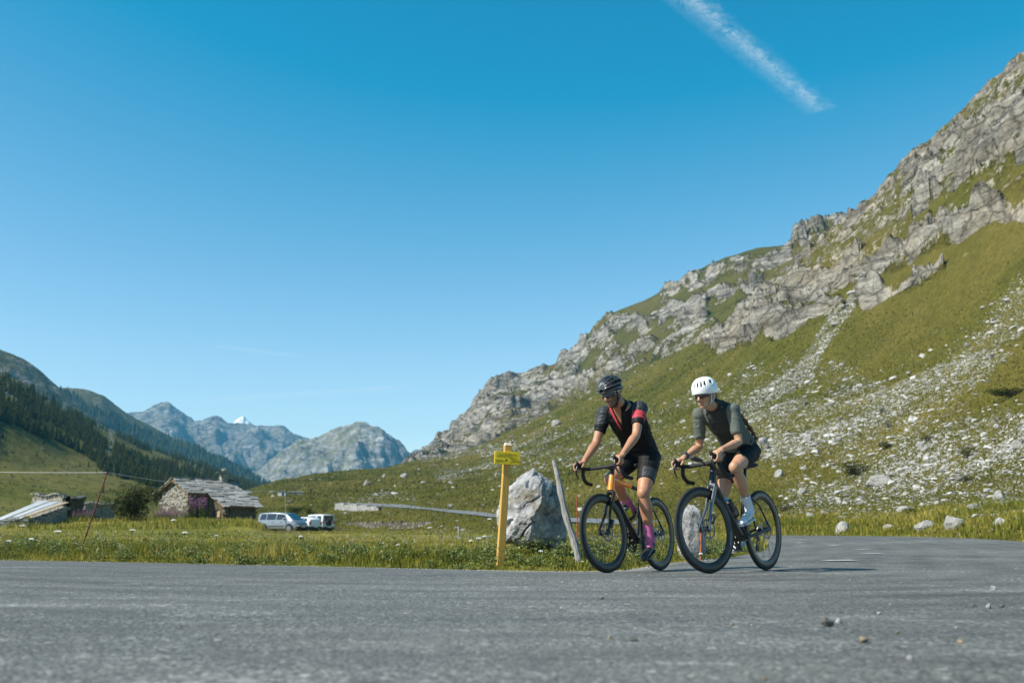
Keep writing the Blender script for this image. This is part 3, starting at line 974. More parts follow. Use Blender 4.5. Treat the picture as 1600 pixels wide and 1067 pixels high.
    hd.tube([ht0 + Vector((.004, 0, .03)), Vector(lerp(dt[0], tuple(bb), .20))], [(.0335, .0265), (.0318, .0250)], 16, ref=(0, 0, 1))
    hd.build("head_tube", sp['head'], frame)
    if sp.get('print'):
        pr = MB()
        d0, d1 = Vector(dt[0]), bb
        for t0, t1, mi in ((.25, .34, 0), (.36, .46, 0), (.50, .56, 0), (.58, .66, 1), (.69, .74, 0)):
            a, b = d0.lerp(d1, t0), d0.lerp(d1, t1)
            for s in (-1, 1):
                up = Vector((.35, 0, .6)).normalized() * .017
                o_ = Vector((0, s * .0262, 0))
                q = [a + o_ - up, b + o_ - up, b + o_ + up, a + o_ + up]
                pr.add(q + [p - Vector((0, s * .004, 0)) for p in q], [(0, 1, 2, 3), (7, 6, 5, 4), (0, 4, 5, 1), (1, 5, 6, 2), (2, 6, 7, 3), (3, 7, 4, 0)], mi)
        pr.build("printed_lettering", [M_WHITEPRINT, M_PINKPRINT], frame, smooth=False)
    # fork and cockpit turn with the front wheel
    fk = MB()
    crown = ht0 - Vector((-.004, 0, .012))
    fk.tube([crown + Vector((0, -.035, -.012)), crown + Vector((0, 0, .008)), crown + Vector((0, .035, -.012))], [(.02, .019), (.025, .028), (.02, .019)], 12)
    for s in (-1, 1):
        c0 = crown + Vector((0, s * .036, -.012))
        fk.tube([c0, c0.lerp(fa, .5) + Vector((-.004, s * .006, 0)), fa + Vector((-.004, s * .053, .02)), fa + Vector((0, s * .053, -.008))], [(.020, .011), (.017, .010), (.013, .009), (.012, .008)], 12, ref=(1, 0, 0))
    fk.xf(S); fork = fk.build("fork", sp['fork'], root)
    cal = MB(); cal.box(fa + Vector((-.06, .045, .075)), (.03, .03, .075), Matrix.Rotation(R(-30), 3, 'Y')); cal.xf(S)
    cal.build("brake_caliper", M_DARKMETAL, fork, bevel=.004)
    st0 = ht1 + Vector((0, 0, .0))
    hb = MB()
    top = steer_pt(sp['barz'] - .012)
    hb.tube([ht1, top + Vector((-.004, 0, .02))], .0185, 16)
    clamp = Vector((sp['barx'], 0, sp['barz']))
    hb.tube([top, clamp], [(.019, .02), (.02, .021)], 14)
    hb.xf(S); stem = hb.build("stem", M_CARBON_M, root)
    bar = MB()
    W = sp['barw']
    for s in (-1, 1):
        hx = clamp.x + .082
        p = [clamp, clamp + Vector((.0, s * .05, .002)), Vector((clamp.x + .008, s * (W - .05), clamp.z + .004)), Vector((clamp.x + .028, s * (W - .012), clamp.z + .003)),
             Vector((hx - .012, s * W, clamp.z + .002)), Vector((hx + .004, s * W, clamp.z - .018)), Vector((hx + .008, s * (W + .004), clamp.z - .055)), Vector((hx - .012, s * (W + .010), clamp.z - .095)),
             Vector((hx - .055, s * (W + .014), clamp.z - .122)), Vector((hx - .125, s * (W + .018), clamp.z - .130))]
        rad = [.016, .016, (.0145, .018), .016, .0165, .0165, .0165, .0165, .0165, .0165]
        bar.tube(p, rad, 12)
    bar.xf(S); hbar = bar.build("handlebar", M_TAPE, root)
    for s in (-1, 1):
        hx = clamp.x + .082
        y = s * (W + .002)
        hood = MB()
        hood.tube([(hx - .01, y, clamp.z + .004), (hx + .03, y, clamp.z + .016), (hx + .065, y - s * .003, clamp.z + .026), (hx + .085, y - s * .004, clamp.z + .050), (hx + .088, y - s * .004, clamp.z + .066)],
                  [(.020, .017), (.021, .0165), (.023, .0165), (.019, .0155), (.010, .010)], 14)
        hood.xf(S); h_ = hood.build("brake_hood", M_TAPE, hbar)
        lev = MB()
        lev.tube([(hx + .083, y, clamp.z + .022), (hx + .098, y + s * .004, clamp.z - .01), (hx + .088, y + s * .010, clamp.z - .055), (hx + .064, y + s * .014, clamp.z - .088)],
                 [(.008, .010), (.007, .0095), (.006, .009), (.004, .007)], 10, ref=(1, 0, 0))
        lev.xf(S); lev.build("brake_lever", M_DARKMETAL, h_)
    if sp.get('cable'):
        cb = MB()
        cb.tube([clamp + Vector((.02, -.05, -.01)), clamp + Vector((.075, -.045, -.05)), clamp + Vector((.075, -.03, -.11)), clamp + Vector((.02, -.012, -.17)), clamp + Vector((-.03, -.01, -.19))], .003, 6)
        cb.xf(S); cb.build("brake_cable", M_CARBON_M, hbar)
    if sp.get('computer'):
        cp = MB()
        cp.tube([clamp + Vector((0, -.02, .0)), clamp + Vector((.06, -.02, .02)), clamp + Vector((.09, -.02, .026))], .006, 8)
        cp.box(clamp + Vector((.11, -.02, .036)), (.105, .056, .018), Matrix.Rotation(R(-14), 3, 'Y'))
        cp.xf(S); cp.build("bike_computer", M_CARBON_M, hbar, bevel=.004)
    # saddle
    sh = sp['saddle']
    spd = Vector((-math.cos(R(73.5)), 0, math.sin(R(73.5))))
    k = (sh - .035 - sttop.z) / spd.z
    ptop = sttop + spd * k
    se = MB(); se.tube([sttop - spd * .05, ptop], [.0138, .0138], 14)
    se.box(ptop + Vector((0, 0, -.005)), (.05, .036, .03))
    for s in (-1, 1):
        se.tube([ptop + Vector((-.10, s * .022, .025)), ptop + Vector((-.05, s * .022, .004)), ptop + Vector((.05, s * .018, .004)), ptop + Vector((.11, s * .008, .022))], .0035, 6)
    se.build("seat_post", M_CARBON_M, root)
    sd_ = MB()
    prof = [(-.125, .045, .014, .006), (-.115, .066, .022, .004), (-.08, .072, .025, 0), (-.04, .060, .024, -.002), (0, .040, .024, -.004), (.05, .027, .023, -.005), (.10, .022, .02, -.004), (.135, .017, .016, -.006), (.145, .008, .008, -.008)]
    sd_.tube([(ptop.x + a, 0, sh - .018 + d) for a, b_, c_, d in prof], [(b_, c_) for a, b_, c_, d in prof], 18, ref=(0, 1, 0))
    sd_.build("saddle", M_SADDLE, root)
    # drive train
    ca = sp['crank']
    cr = MB()
    cl = .1725
    pl = bb + Vector((math.cos(ca) * cl, .078, math.sin(ca) * cl))
    pr_ = bb + Vector((-math.cos(ca) * cl, -.078, -math.sin(ca) * cl))
    cr.tube([bb + Vector((0, .05, 0)), bb + Vector((0, .066, 0)).lerp(pl, .1), pl], [(.017, .012), (.016, .009), (.012, .008)], 12, ref=(0, 1, 0))
    cr.tube([bb + Vector((0, -.05, 0)), bb + Vector((0, -.066, 0)).lerp(pr_, .1), pr_], [(.017, .012), (.016, .009), (.012, .008)], 12, ref=(0, 1, 0))
    crank = cr.build("crankset", M_CARBON, root)
    ch = MB()
    for r_, yy in ((.102, -.052), (.074, -.045)):
        ch.lathe([(r_ - .018, yy), (r_, yy), (r_, yy - .003), (r_ - .018, yy - .003)], 48, 'Y', tuple(bb), closed=True)
    for k2 in range(4):
        a = ca + math.pi / 4 + k2 * math.pi / 2
        ch.tube([bb + Vector((0, -.052, 0)), bb + Vector((.088 * math.cos(a), -.053, .088 * math.sin(a)))], [.014, .010], 8)
    ch.build("chainring", M_DARKMETAL, crank)
    for p, s in ((pl, 1), (pr_, -1)):
        pd = MB(); pd.box(p + Vector((.01, s * .04, 0)), (.09, .06, .018)); pd.tube([p, p + Vector((0, s * .06, 0))], .007, 8)
        pd.build("pedal", M_DARKMETAL, crank, bevel=.004)
    chn = MB()
    cpts = []
    rr_, rc = .103, .036
    c0, c1 = Vector((bb.x, -.0525, bb.z)), Vector((ax.x, -.038, ax.z))
    for a in np.linspace(R(100), R(-80), 14): cpts.append(c0 + Vector((rr_ * math.cos(a), 0, rr_ * math.sin(a))))
    j2 = ax + Vector((.05, -.04, -.155)); j1 = ax + Vector((.028, -.04, -.075))
    cpts += [j2 + Vector((.012, 0, -.024)), j2 + Vector((-.022, 0, 0)), j1 + Vector((.02, 0, 0)), j1 + Vector((.012, 0, .02))]
    for a in np.linspace(R(-20), R(-250), 12): cpts.append(c1 + Vector((rc * math.cos(a), 0, rc * math.sin(a))))
    chn.tube(cpts, .0042, 6, closed=True)
    chn.build("chain", M_CHAIN, root)
    dr = MB()
    for j in (j1, j2): dr.lathe([(.004, -.007), (.022, -.007), (.022, .007), (.004, .007)], 16, 'Y', tuple(j))
    dr.box((j1 + j2) / 2 + Vector((0, -.011, 0)), (.022, .004, .10), Matrix.Rotation(math.atan2((j2 - j1).x, (j2 - j1).z) + math.pi, 3, 'Y'))
    dr.box(ax + Vector((.012, -.062, -.045)), (.035, .03, .055))
    dr.build("rear_derailleur", M_DARKMETAL, root, bevel=.002)
    # cage for the bottle on the down tube
    d0, d1 = Vector(dt[0]), bb
    nrm = Vector((-(d1 - d0).z, 0, (d1 - d0).x)).normalized()
    if nrm.z < 0: nrm = -nrm
    bc = d0.lerp(d1, .60) + nrm * .068
    dirv = (d0 - d1).normalized()
    cg = MB()
    for s in (-1, 1):
        cg.tube([bc - dirv * .07 - nrm * .034, bc - dirv * .06 + Vector((0, s * .040, 0)), bc + dirv * .01 + Vector((0, s * .041, 0)) + nrm * .01, bc + dirv * .03 + nrm * .041], .0035, 6)
    cg.tube([bc - dirv * .075 - nrm * .036, bc + dirv * .05 - nrm * .038], .005, 6)
    cg.build("bottle_cage", M_CARBON, root)
    return root, dict(clamp=clamp, W=W, S=S, bb=bb, pl=pl, pr=pr_, bottle=(bc, dirv), d0=d0, d1=d1, nrm=nrm)

def bottle(M, bc, dirv, mat_body, mat_cap, mat_band, label, cap_knob=None):
    b = empty("water_bottle")
    q = Vector((0, 0, 1)).rotation_difference(dirv)
    b.matrix_world = M @ Matrix.Translation(bc - dirv * .072) @ q.to_matrix().to_4x4()
    m = MB(); m.lathe([(.0, 0), (.030, .0), (.0355, .006), (.0365, .05), (.0355, .085), (.033, .094), (.0355, .103), (.0365, .115), (.0350, .138), (.0290, .148), (0, .148)], 24)
    m.build("bottle_body", mat_body, b)
    c = MB(); c.lathe([(.0, .147), (.0315, .147), (.0315, .162), (.024, .170), (.012, .174), (0, .174)], 24)
    cc = c.build("bottle_cap", mat_cap, b)
    n = MB(); n.lathe([(0, .173), (.011, .173), (.011, .186), (.014, .188), (.014, .196), (.010, .200), (0, .200)], 16)
    n.build("nozzle", cap_knob or mat_cap, cc)
    bd = MB(); bd.lathe([(.0372, .03), (.0376, .032), (.0376, .066), (.0372, .068)], 24, closed=False)
    bd.build("printed_band", mat_band, b)
    tag(b, label, "bottle", "bottles on the bicycles")

# ---- people
def mat_skin(name, base, ruddy, beard=None):
    t = NT(name)
    n = t.noise(14, 4, .6)
    col = t.ramp(n, [(.3, tuple(c * .9 for c in base)), (.7, tuple(min(1, c * 1.08) for c in base))])
    col = t.mix(t.ramp(t.noise(5, 3), [(.45, 0), (.7, .45)]), col, ruddy)
    t.base(col).set(rough=.48, spec=.45)
    t.b.inputs["Subsurface Weight"].default_value = .06
    t.b.inputs["Subsurface Radius"].default_value = (.012, .005, .003)
    t.bump(t.noise(220, 2), .15, .002)
    return t.m
def mat_cloth(name, col, var=.15, rough=.75, scale=260, rib=None):
    t = NT(name)
    f = t.noise(6, 4, .6)
    c = t.ramp(f, [(.3, tuple(k * (1 - var) for k in col)), (.7, tuple(k * (1 + var) for k in col))])
    t.base(c).set(rough=rough, spec=.22)
    wv = t.n("ShaderNodeTexWave"); wv.inputs["Scale"].default_value = rib or 40
    wv.bands_direction = 'Z' if rib else 'X'
    wv.inputs["Distortion"].default_value = 2.0; wv.inputs["Detail"].default_value = 2
    t.link(t.co(), wv.inputs["Vector"])
    h = t.math('ADD', t.math('MULTIPLY', t.noise(14, 4, .6), 3.0), t.math('MULTIPLY', wv.outputs["Fac"], .5 if rib else .15))
    t.bump(h, .55, .006)
    return t.m

def hand(mb, wrist, hx, y, hz, s, W):
    """closed on the brake hood; s is the side (+1 rider's left)"""
    P = lambda a, b, c: Vector((hx + a, y + s * b, hz + c))
    w = Vector(wrist)
    mb.tube([w, P(-.035, .008, .050), P(.005, .014, .050), P(.038, .018, .042)], [(.021, .027), (.020, .036), (.019, .040), (.014, .036)], 14, ref=(0, 0, 1))
    for i, (a, ln) in enumerate(((.046, 1.0), (.028, 1.06), (.008, 1.0), (-.012, .85))):
        r = .0098 if i < 3 else .0086
        mb.tube([P(a, .024, .044), P(a + .004, .042, .028 - .006 * i), P(a + .006, .040, -.002 - .004 * i), P(a + .006, .022 + .006 * (1 - ln), -.022), P(a + .005, .002, -.024)],
                [r * 1.1, r * 1.1, r, r * .95, r * .8], 9)
    mb.tube([P(-.035, -.006, .046), P(-.010, -.026, .036), P(.016, -.034, .020), P(.034, -.030, .006)], [.014, .0125, .011, .009], 10)

def build_rider(M, info, sp):
    root = empty("person")
    root.matrix_world = M
    clamp, W, S = info['clamp'], info['W'], info['S']
    k = sp['bulk']
    hip = {s: Vector((sp['hip'][0], s * .088, sp['hip'][1])) for s in (1, -1)}
    sho = {s: Vector((sp['sho'][0], s * sp['shw'], sp['sho'][1])) for s in (1, -1)}
    # feet on the pedals
    foot = {}
    for s, p in ((1, info['pl']), (-1, info['pr'])):
        tilt = sp['foot'][s]
        ball = Vector((p.x + .0, s * .118, p.z + .034))
        f = Vector((math.cos(tilt), 0, -math.sin(tilt)))
        u = Vector((math.sin(tilt), 0, math.cos(tilt)))
        ank = ball - f * .125 + u * .075
        foot[s] = (ball, f, u, ank)
    knee = {s: Vector(ik(hip[s], foot[s][3], sp['thigh'], sp['shin'], (1, s * .10, .1))) for s in (1, -1)}
    # hands on the hoods
    hp = {}
    for s in (1, -1):
        hp[s] = S @ Vector((clamp.x + .082 + .03, s * (W + .002), clamp.z + .018))
    wri = {s: hp[s] + Vector((-.075, s * .006, .062)) for s in (1, -1)}
    elb = {s: Vector(ik(sho[s], wri[s], sp['uarm'], sp['farm'], (-.25, s * sp['elbow_out'], -1))) for s in (1, -1)}
    C, hf = Vector(sp['head']), None
    Rh = Matrix.Rotation(sp['yaw'], 3, 'Z') @ Matrix.Rotation(sp['pitch'], 3, 'Y')
    H = lambda f, l, u: C + Rh @ Vector((f * sp['hs'], l * sp['hs'], u * sp['hs']))

    torso = sp['torso']
    def torso_tube(mb, grow, rows):
        mb.tube([(x, 0, z) for x, z, a, b in rows], [((a + grow) * k, (b + grow) * k) for x, z, a, b in rows], 24, ref=(0, 1, 0))
    def arm_pts(s):
        return [sho[s], sho[s].lerp(elb[s], .35), sho[s].lerp(elb[s], .75), elb[s], elb[s].lerp(wri[s], .25), elb[s].lerp(wri[s], .65), wri[s]]
    ar = [r_ * sp['limb'] for r_ in (.052, .047, .039, .036, .040, .030, .024)]
    def leg_pts(s):
        h_, k_, a_ = hip[s], knee[s], foot[s][3]
        back = Vector((-.012, 0, 0))
        return [h_, h_.lerp(k_, .35), h_.lerp(k_, .75), k_, k_.lerp(a_, .12), k_.lerp(a_, .32) + back, k_.lerp(a_, .62) + back * .4, a_]
    lr = [r_ * sp['limb'] for r_ in (.092, .085, .066, .055, .050, .058, .039, .034)]

    body = MB()
    torso_tube(body, -.008, torso)
    body.tube([Vector((torso[-2][0], 0, torso[-2][1])), H(-.045, 0, -.10), H(-.02, 0, -.05)], [.058 * sp['neck'], .054 * sp['neck'], .05 * sp['neck']], 16)
    for s in (1, -1):
        body.ell(sho[s], (.060 * sp['limb'],) * 3)
        body.tube(arm_pts(s), ar, 14)
        body.tube(leg_pts(s), lr, 16)
        body.ell(knee[s] + Vector((.012, 0, .0)), (.050 * sp['limb'], .050 * sp['limb'], .056 * sp['limb']))
        b_, f, u, a_ = foot[s]
        body.tube([a_ + u * .01, a_ - u * .03 + f * .015, b_ + u * .008], [.032, .026, .018], 10)
        hand(body, wri[s], hp[s].x, hp[s].y, hp[s].z - .012, s, W)
    # head: skull, jaw, chin, nose, brow, cheeks, lips, ears
    e = lambda f, l, u, rf, rl, ru: body.ell(H(f, l, u), (rf * sp['hs'], rl * sp['hs'], ru * sp['hs']), Rh, 20, 14)
    e(-.006, 0, .035, .098, .077, .092)
    e(.020, 0, -.030, .074, .064, .070)
    e(.042, 0, -.078, .046, .048, .040)
    e(.074, 0, -.101, .020, .024, .018)
    e(.062, .034, -.026, .026, .028, .026); e(.062, -.034, -.026, .026, .028, .026)
    e(.078, 0, .028, .020, .052, .014)
    e(.086, 0, -.071, .013, .024, .0065); e(.085, 0, -.082, .012, .020, .0065)
    body.tube([H(.086, 0, .014), H(.102, 0, -.012), H(.114, 0, -.034), H(.094, 0, -.046)], [.009, .0115, .0135, .012], 10)
    body.ell(H(.096, .012, -.040), (.010,) * 3); body.ell(H(.096, -.012, -.040), (.010,) * 3)
    for s in (1, -1): e(-.012, s * .077, -.012, .020, .010, .032)
    def paint(p):
        q = Rh.transposed() @ (Vector(p) - C) / sp['hs']
        if abs(q.y) < .022 and -.090 < q.z < -.064 and q.x > .085: return 1
        if sp.get('beard') and -.16 < q.z < -.020 and q.x > .0 and (q.z < -.052 or abs(q.y) > .046) and not (abs(q.y) < .025 and -.092 < q.z < -.064 and q.x > .085): return 2
        return 0
    b = fused("body", body, [sp['skin'], sp['lip'], sp.get('beard') or sp['skin']], root, .0052, 3, paint=paint)

    # jersey
    j = MB()
    torso_tube(j, .002, torso[sp['jersey0']:-1])
    for s in (1, -1):
        j.ell(sho[s], (.068 * sp['limb'],) * 3)
        e1 = sho[s].lerp(elb[s], sp['sleeve'])
        j.tube([sho[s], sho[s].lerp(elb[s], .35), e1], [.062 * sp['limb'], .056 * sp['limb'], .050 * sp['limb']], 16)
    nb = Vector((torso[-1][0], 0, torso[-1][1]))
    j.tube([Vector((torso[-3][0], 0, torso[-3][1])), Vector((torso[-2][0], 0, torso[-2][1])), nb.lerp(H(-.045, 0, -.10), .55)], [(.11 * k, .085 * k), (.082 * k, .072 * k), (.062 * sp['neck'], .061 * sp['neck'])], 18, ref=(0, 1, 0))
    def drop(c):
        q = c
        ne = nb.lerp(H(-.045, 0, -.10), .60)
        if sp.get('vneck'):
            d = (q - nb)
            fx = Vector((.80, 0, -.60)); up = Vector((.60, 0, .80))
            a_, u_ = d.dot(fx), d.dot(up)
            if a_ > .02 and u_ > -.17 and abs(d.y + .006) < .010 + .040 * max(0, (u_ + .17) / .17): return True
        return (q - ne).length < .062 and (q - ne).dot((H(-.045, 0, -.1) - nb).normalized()) > -.006
    jer = fused("jersey", j, sp['jersey_m'], root, .0058, 3, drop=drop, paint=sp['jersey_paint'](sho, elb), wrinkle=.010)
    so = jer.modifiers.new("t", 'SOLIDIFY'); so.thickness = .002; so.offset = 1
    # bib shorts
    sh = MB()
    torso_tube(sh, .004, torso[:sp['jersey0'] + 2])
    for s in (1, -1):
        L = leg_pts(s)
        e1 = hip[s].lerp(knee[s], sp['short'])
        sh.tube([hip[s], hip[s].lerp(knee[s], .35), e1], [lr[0] + .007, lr[1] + .006, (lr[2] + (lr[1] - lr[2]) * .3) + .005], 18)
    sho_o = fused("bib_shorts", sh, sp['short_m'], root, .006, 4, paint=sp.get('short_paint') and sp['short_paint'](hip, knee), wrinkle=.005)
    for s in (1, -1):
        b_, f, u, a_ = foot[s]
        sk = MB()
        up = (knee[s] - a_).normalized()
        sk.tube([a_ - up * .01, a_ + up * .04, a_ + up * sp['sock'] * .7, a_ + up * sp['sock']], [.040 * sp['limb'], .0385 * sp['limb'], .0415 * sp['limb'], .0465 * sp['limb']], 18)
        sk.tube([a_ + up * .01, a_ - u * .03 + f * .02, b_ + u * .022 - f * .02], [.041, .036, .022], 14)
        sk.build("sock", sp['sock_m'], root)
        sho2 = MB()
        ks = sp.get('shoe_k', 1.0)
        rows = [(-.160, .012, .020, .030), (-.150, .026, .030, .034), (-.115, .031, .040, .040), (-.07, .032, .038, .036), (-.02, .037, .032, .026), (.03, .043, .027, .018), (.065, .038, .021, .012), (.088, .022, .013, .006), (.094, .008, .007, .002)]
        sho2.tube([b_ + f * a + u * (c * 1.0 - .010) for a, w_, h_, c in rows], [(h_ * ks, w_ * ks) for a, w_, h_, c in rows], 18, ref=tuple(u))
        sho2.tube([a_ - u * .04 + f * .005, a_ - u * .01 + f * .0, a_ + up * .012], [(.044 * ks, .036 * ks), (.043 * ks, .039 * ks), (.041 * ks, .041 * ks)], 18)
        shoe = fused("cycling_shoe", sho2, [sp['shoe_m']], root, .0042, 3)
        sl = MB()
        sl.tube([b_ + f * a - u * .020 for a in (-.155, -.11, -.05, .03, .085)], [(.006, .022), (.007, .031), (.006, .030), (.007, .040), (.005, .02)], 14, ref=tuple(u))
        sl.box(b_ - u * .028, (.06, .05, .016), Matrix.Rotation(math.atan2(f.z, f.x) * -1, 3, 'Y'))
        sl.build("shoe_sole", sp['sole_m'], shoe)
        stp = MB()
        for a in (-.045, -.012, .02):
            pts = []
            for t_ in np.linspace(-1, 1, 9):
                ang = t_ * R(78)
                hh = .033 - (a + .05) * .16
                pts.append(b_ + f * a + u * (hh * 1.18 * math.cos(ang) + .018 - (a + .05) * .17) + Vector((0, 1, 0)) * (.040 * math.sin(ang)))
            stp.tube(pts, [(.0022, .007)] * 9, 6, ref=tuple(u))
        stp.build("shoe_strap", sp['strap_m'], shoe)
    # glasses
    gl = MB()
    n = 15
    for lens in (0,):
        vs, fs = [], []
        for i in range(n):
            t_ = -1 + 2 * i / (n - 1)
            a = t_ * R(64)
            dip = .011 * math.exp(-(t_ / .16) ** 2)
            for u_ in (.024 - .004 * abs(t_), -.026 + dip + .010 * t_ * t_):
                vs.append(H(.108 * math.cos(a) - .001, .083 * math.sin(a), u_))
        fs = [(2 * i, 2 * i + 1, 2 * i + 3, 2 * i + 2) for i in range(n - 1)]
        gl.add(vs, fs)
    g = gl.build("sunglasses", sp['lens_m'], root)
    so = g.modifiers.new("t", 'SOLIDIFY'); so.thickness = .0035; so.offset = 1
    tm = MB()
    for s in (1, -1):
        tm.tube([H(.050, s * .076, .014), H(.02, s * .083, .012), H(-.045, s * .082, .006)], [(.006, .002), (.004, .002), (.004, .002)], 8, ref=tuple(Rh @ Vector((0, 0, 1))))
    tm.tube([H(.108 * math.cos(t_ * R(64)) + .002, .084 * math.sin(t_ * R(64)), .0245 - .004 * abs(t_)) for t_ in np.linspace(-1, 1, 13)], .0028, 8)
    tm.build("glasses_frame", sp['gframe_m'], g)
    sp['helmet'](root, H, Rh, sp)
    # chin strap
    cs = MB()
    for s in (1, -1):
        cs.tube([H(.035, s * .084, .035), H(.022, s * .080, -.03), H(.028, s * .062, -.085), H(.036, s * .030, -.117), H(.037, 0, -.122)], [(.0018, .0075)] * 5, 8)
        cs.tube([H(-.06, s * .080, .02), H(-.01, s * .082, -.04), H(.026, s * .066, -.078)], [(.0018, .007)] * 3, 8)
    cs.build("chin_strap", sp['strapc_m'], root)
    if sp.get('extra'): sp['extra'](root, H, Rh, dict(hip=hip, sho=sho, elb=elb, wri=wri, knee=knee, torso=torso, nb=nb, k=k))
    return root

def helmet_ribbed(root, H, Rh, sp):
    q = MB()
    def sp_(al, be, g=1.0):           # al: sideways, be: front(+)/back(-)
        return H(-.008 + .132 * g * math.sin(be), .102 * g * math.sin(al) * math.cos(be) ** .75, .042 + .112 * g * math.cos(al) * math.cos(be) ** .8)
    q.ell(H(-.012, 0, .05), (.118 * sp['hs'], .088 * sp['hs'], .088 * sp['hs']), Rh, 28, 16)
    sh = q.build("helmet", simple("helmet_foam", (.015, .015, .016), .85), root)
    for i, al in enumerate((-74, -50, -28, -9, 9, 28, 50, 74)):
        a = R(al)
        rb = MB()
        bs = np.linspace(R(80), R(-82), 17)
        pts = [sp_(a * (1 - .25 * abs(math.sin(b)) ** 3), b) for b in bs]
        wv = [(.010, .0085 + .0055 * abs(math.sin(b)) ** 2) for b in bs]
        cen = H(-.008, 0, .03)
        # cross-section flat to the surface
        rb.tube(pts, wv, 10, ref=tuple((pts[8] - cen).normalized()))
        rb.build("helmet_rib", simple("helmet_shell_black", (.045, .046, .050), .32, coat=.4), sh)
    rim = MB()
    pts = []
    for t_ in np.linspace(0, 2 * math.pi, 40, endpoint=False):
        pts.append(H(-.008 + .128 * math.cos(t_), .098 * math.sin(t_), .030 + .014 * math.cos(t_) - .010 * math.cos(2 * t_)))
    rim.tube(pts, [(.013, .007)] * 40, 8, closed=True, ref=tuple(Rh @ Vector((0, 0, 1))))
    rim.build("helmet_rim", simple("helmet_shell_black", (.045, .046, .050), .32), sh)
    for be in (38, -8, -48):
        br = MB()
        br.tube([sp_(R(a), R(be), .985) for a in np.linspace(-60, 60, 15)], [(.007, .008)] * 15, 8)
        br.build("helmet_rib", simple("helmet_shell_black", (.045, .046, .050), .32), sh)

def helmet_smooth(root, H, Rh, sp):
    q = MB()
    q.ell(H(-.012, 0, .05), (.120 * sp['hs'], .092 * sp['hs'], .094 * sp['hs']), Rh, 28, 16)
    inner = q.build("helmet", simple("helmet_foam", (.015, .015, .016), .85), root)
    nu, nv = 144, 60
    # vents: (angle from the front, elevation, half width, half height) in degrees
    vents = []
    for a in (9, 27): vents += [(a, 30, 4.2, 15), (-a, 30, 4.2, 15)]
    for a in (47,): vents += [(a, 32, 5, 14), (-a, 32, 5, 14)]
    for a in (80,): vents += [(a, 34, 8.5, 11), (-a, 34, 8.5, 11)]
    for a in (128, 156): vents += [(a, 40, 5, 14), (-a, 40, 5, 14)]
    vs, fs, keep = [], [], []
    for i in range(nv + 1):
        for j in range(nu):
            th = 2 * math.pi * j / nu
            lo = -14 + 4 * math.cos(2 * th) - 8 * (math.cos(th) < 0) * abs(math.cos(th))
            el = R(lo) + (R(90) - R(lo)) * i / nv
            ce = max(0, math.cos(el)) ** .82
            vs.append(H(-.010 + .136 * ce * math.cos(th), .107 * ce * math.sin(th), .040 + .118 * (abs(math.sin(el)) ** .95) * (1 if el > 0 else -1)))
            keep.append((math.degrees(th), math.degrees(el)))
    for i in range(nv):
        for j in range(nu):
            j2 = (j + 1) % nu
            a, e_ = keep[i * nu + j]
            a = (a + 180) % 360 - 180
            e_ += 1.0
            hole = False
            for va, ve, hw, hh in vents:
                da = ((a - va + 180) % 360) - 180
                if abs(da / hw) ** 3 + abs((e_ - ve) / hh) ** 3 < 1: hole = True
            if not hole: fs.append((i * nu + j, i * nu + j2, (i + 1) * nu + j2, (i + 1) * nu + j))
    o = MB().add(vs, fs).build("helmet_shell", simple("helmet_shell_white", (.80, .80, .79), .35, coat=.3, var=.03), inner)
    so = o.modifiers.new("t", 'SOLIDIFY'); so.thickness = .011; so.offset = -1

M_SKIN_M = mat_skin("skin_tanned", (.42, .215, .125), (.38, .155, .085))
M_SKIN_W = mat_skin("skin_fairer", (.47, .26, .16), (.44, .19, .11))  # own skin tone, slightly paler than the tanned one
M_LIP = simple("lips", (.34, .13, .10), .45)
M_STUBBLE = simple("stubble", (.16, .095, .065), .75, var=.3, scale=300)
M_BLACKCLOTH = mat_cloth("black_lycra", (.008, .008, .009), rough=.65)
M_SHEEN = mat_cloth("grey_lycra_sheen", (.036, .040, .046), rough=.5)  # grey shoulder highlights of the black lycra, put into the colour
M_REDCLOTH = mat_cloth("coral_print", (.62, .065, .085), rough=.7)
M_GREYJ = mat_cloth("grey_knit", (.115, .128, .112), rough=.8, rib=34)
M_DARKJ = mat_cloth("charcoal_knit", (.036, .041, .038), rough=.8)
M_PINKSOCK = mat_cloth("pink_sock_knit", (.62, .17, .36), rough=.9, rib=60)
M_WHITESOCK = mat_cloth("white_sock_knit", (.62, .66, .74), rough=.9, rib=60)
M_SHOE_B = simple("black_shoe", (.022, .022, .024), .35, coat=.3)
M_SHOE_W = simple("white_shoe", (.66, .67, .70), .4, coat=.2, var=.06)
M_LENS_D = simple("mirror_lens", (.02, .022, .03), .08, coat=1.0)
M_LENS_R = simple("dark_red_lens", (.030, .008, .014), .10, coat=1.0)
M_STRAPW = simple("white_strap", (.6, .62, .64), .7)
M_BRAID = simple("brown_hair", (.085, .045, .022), .6, var=.5, scale=120, bump=.8)

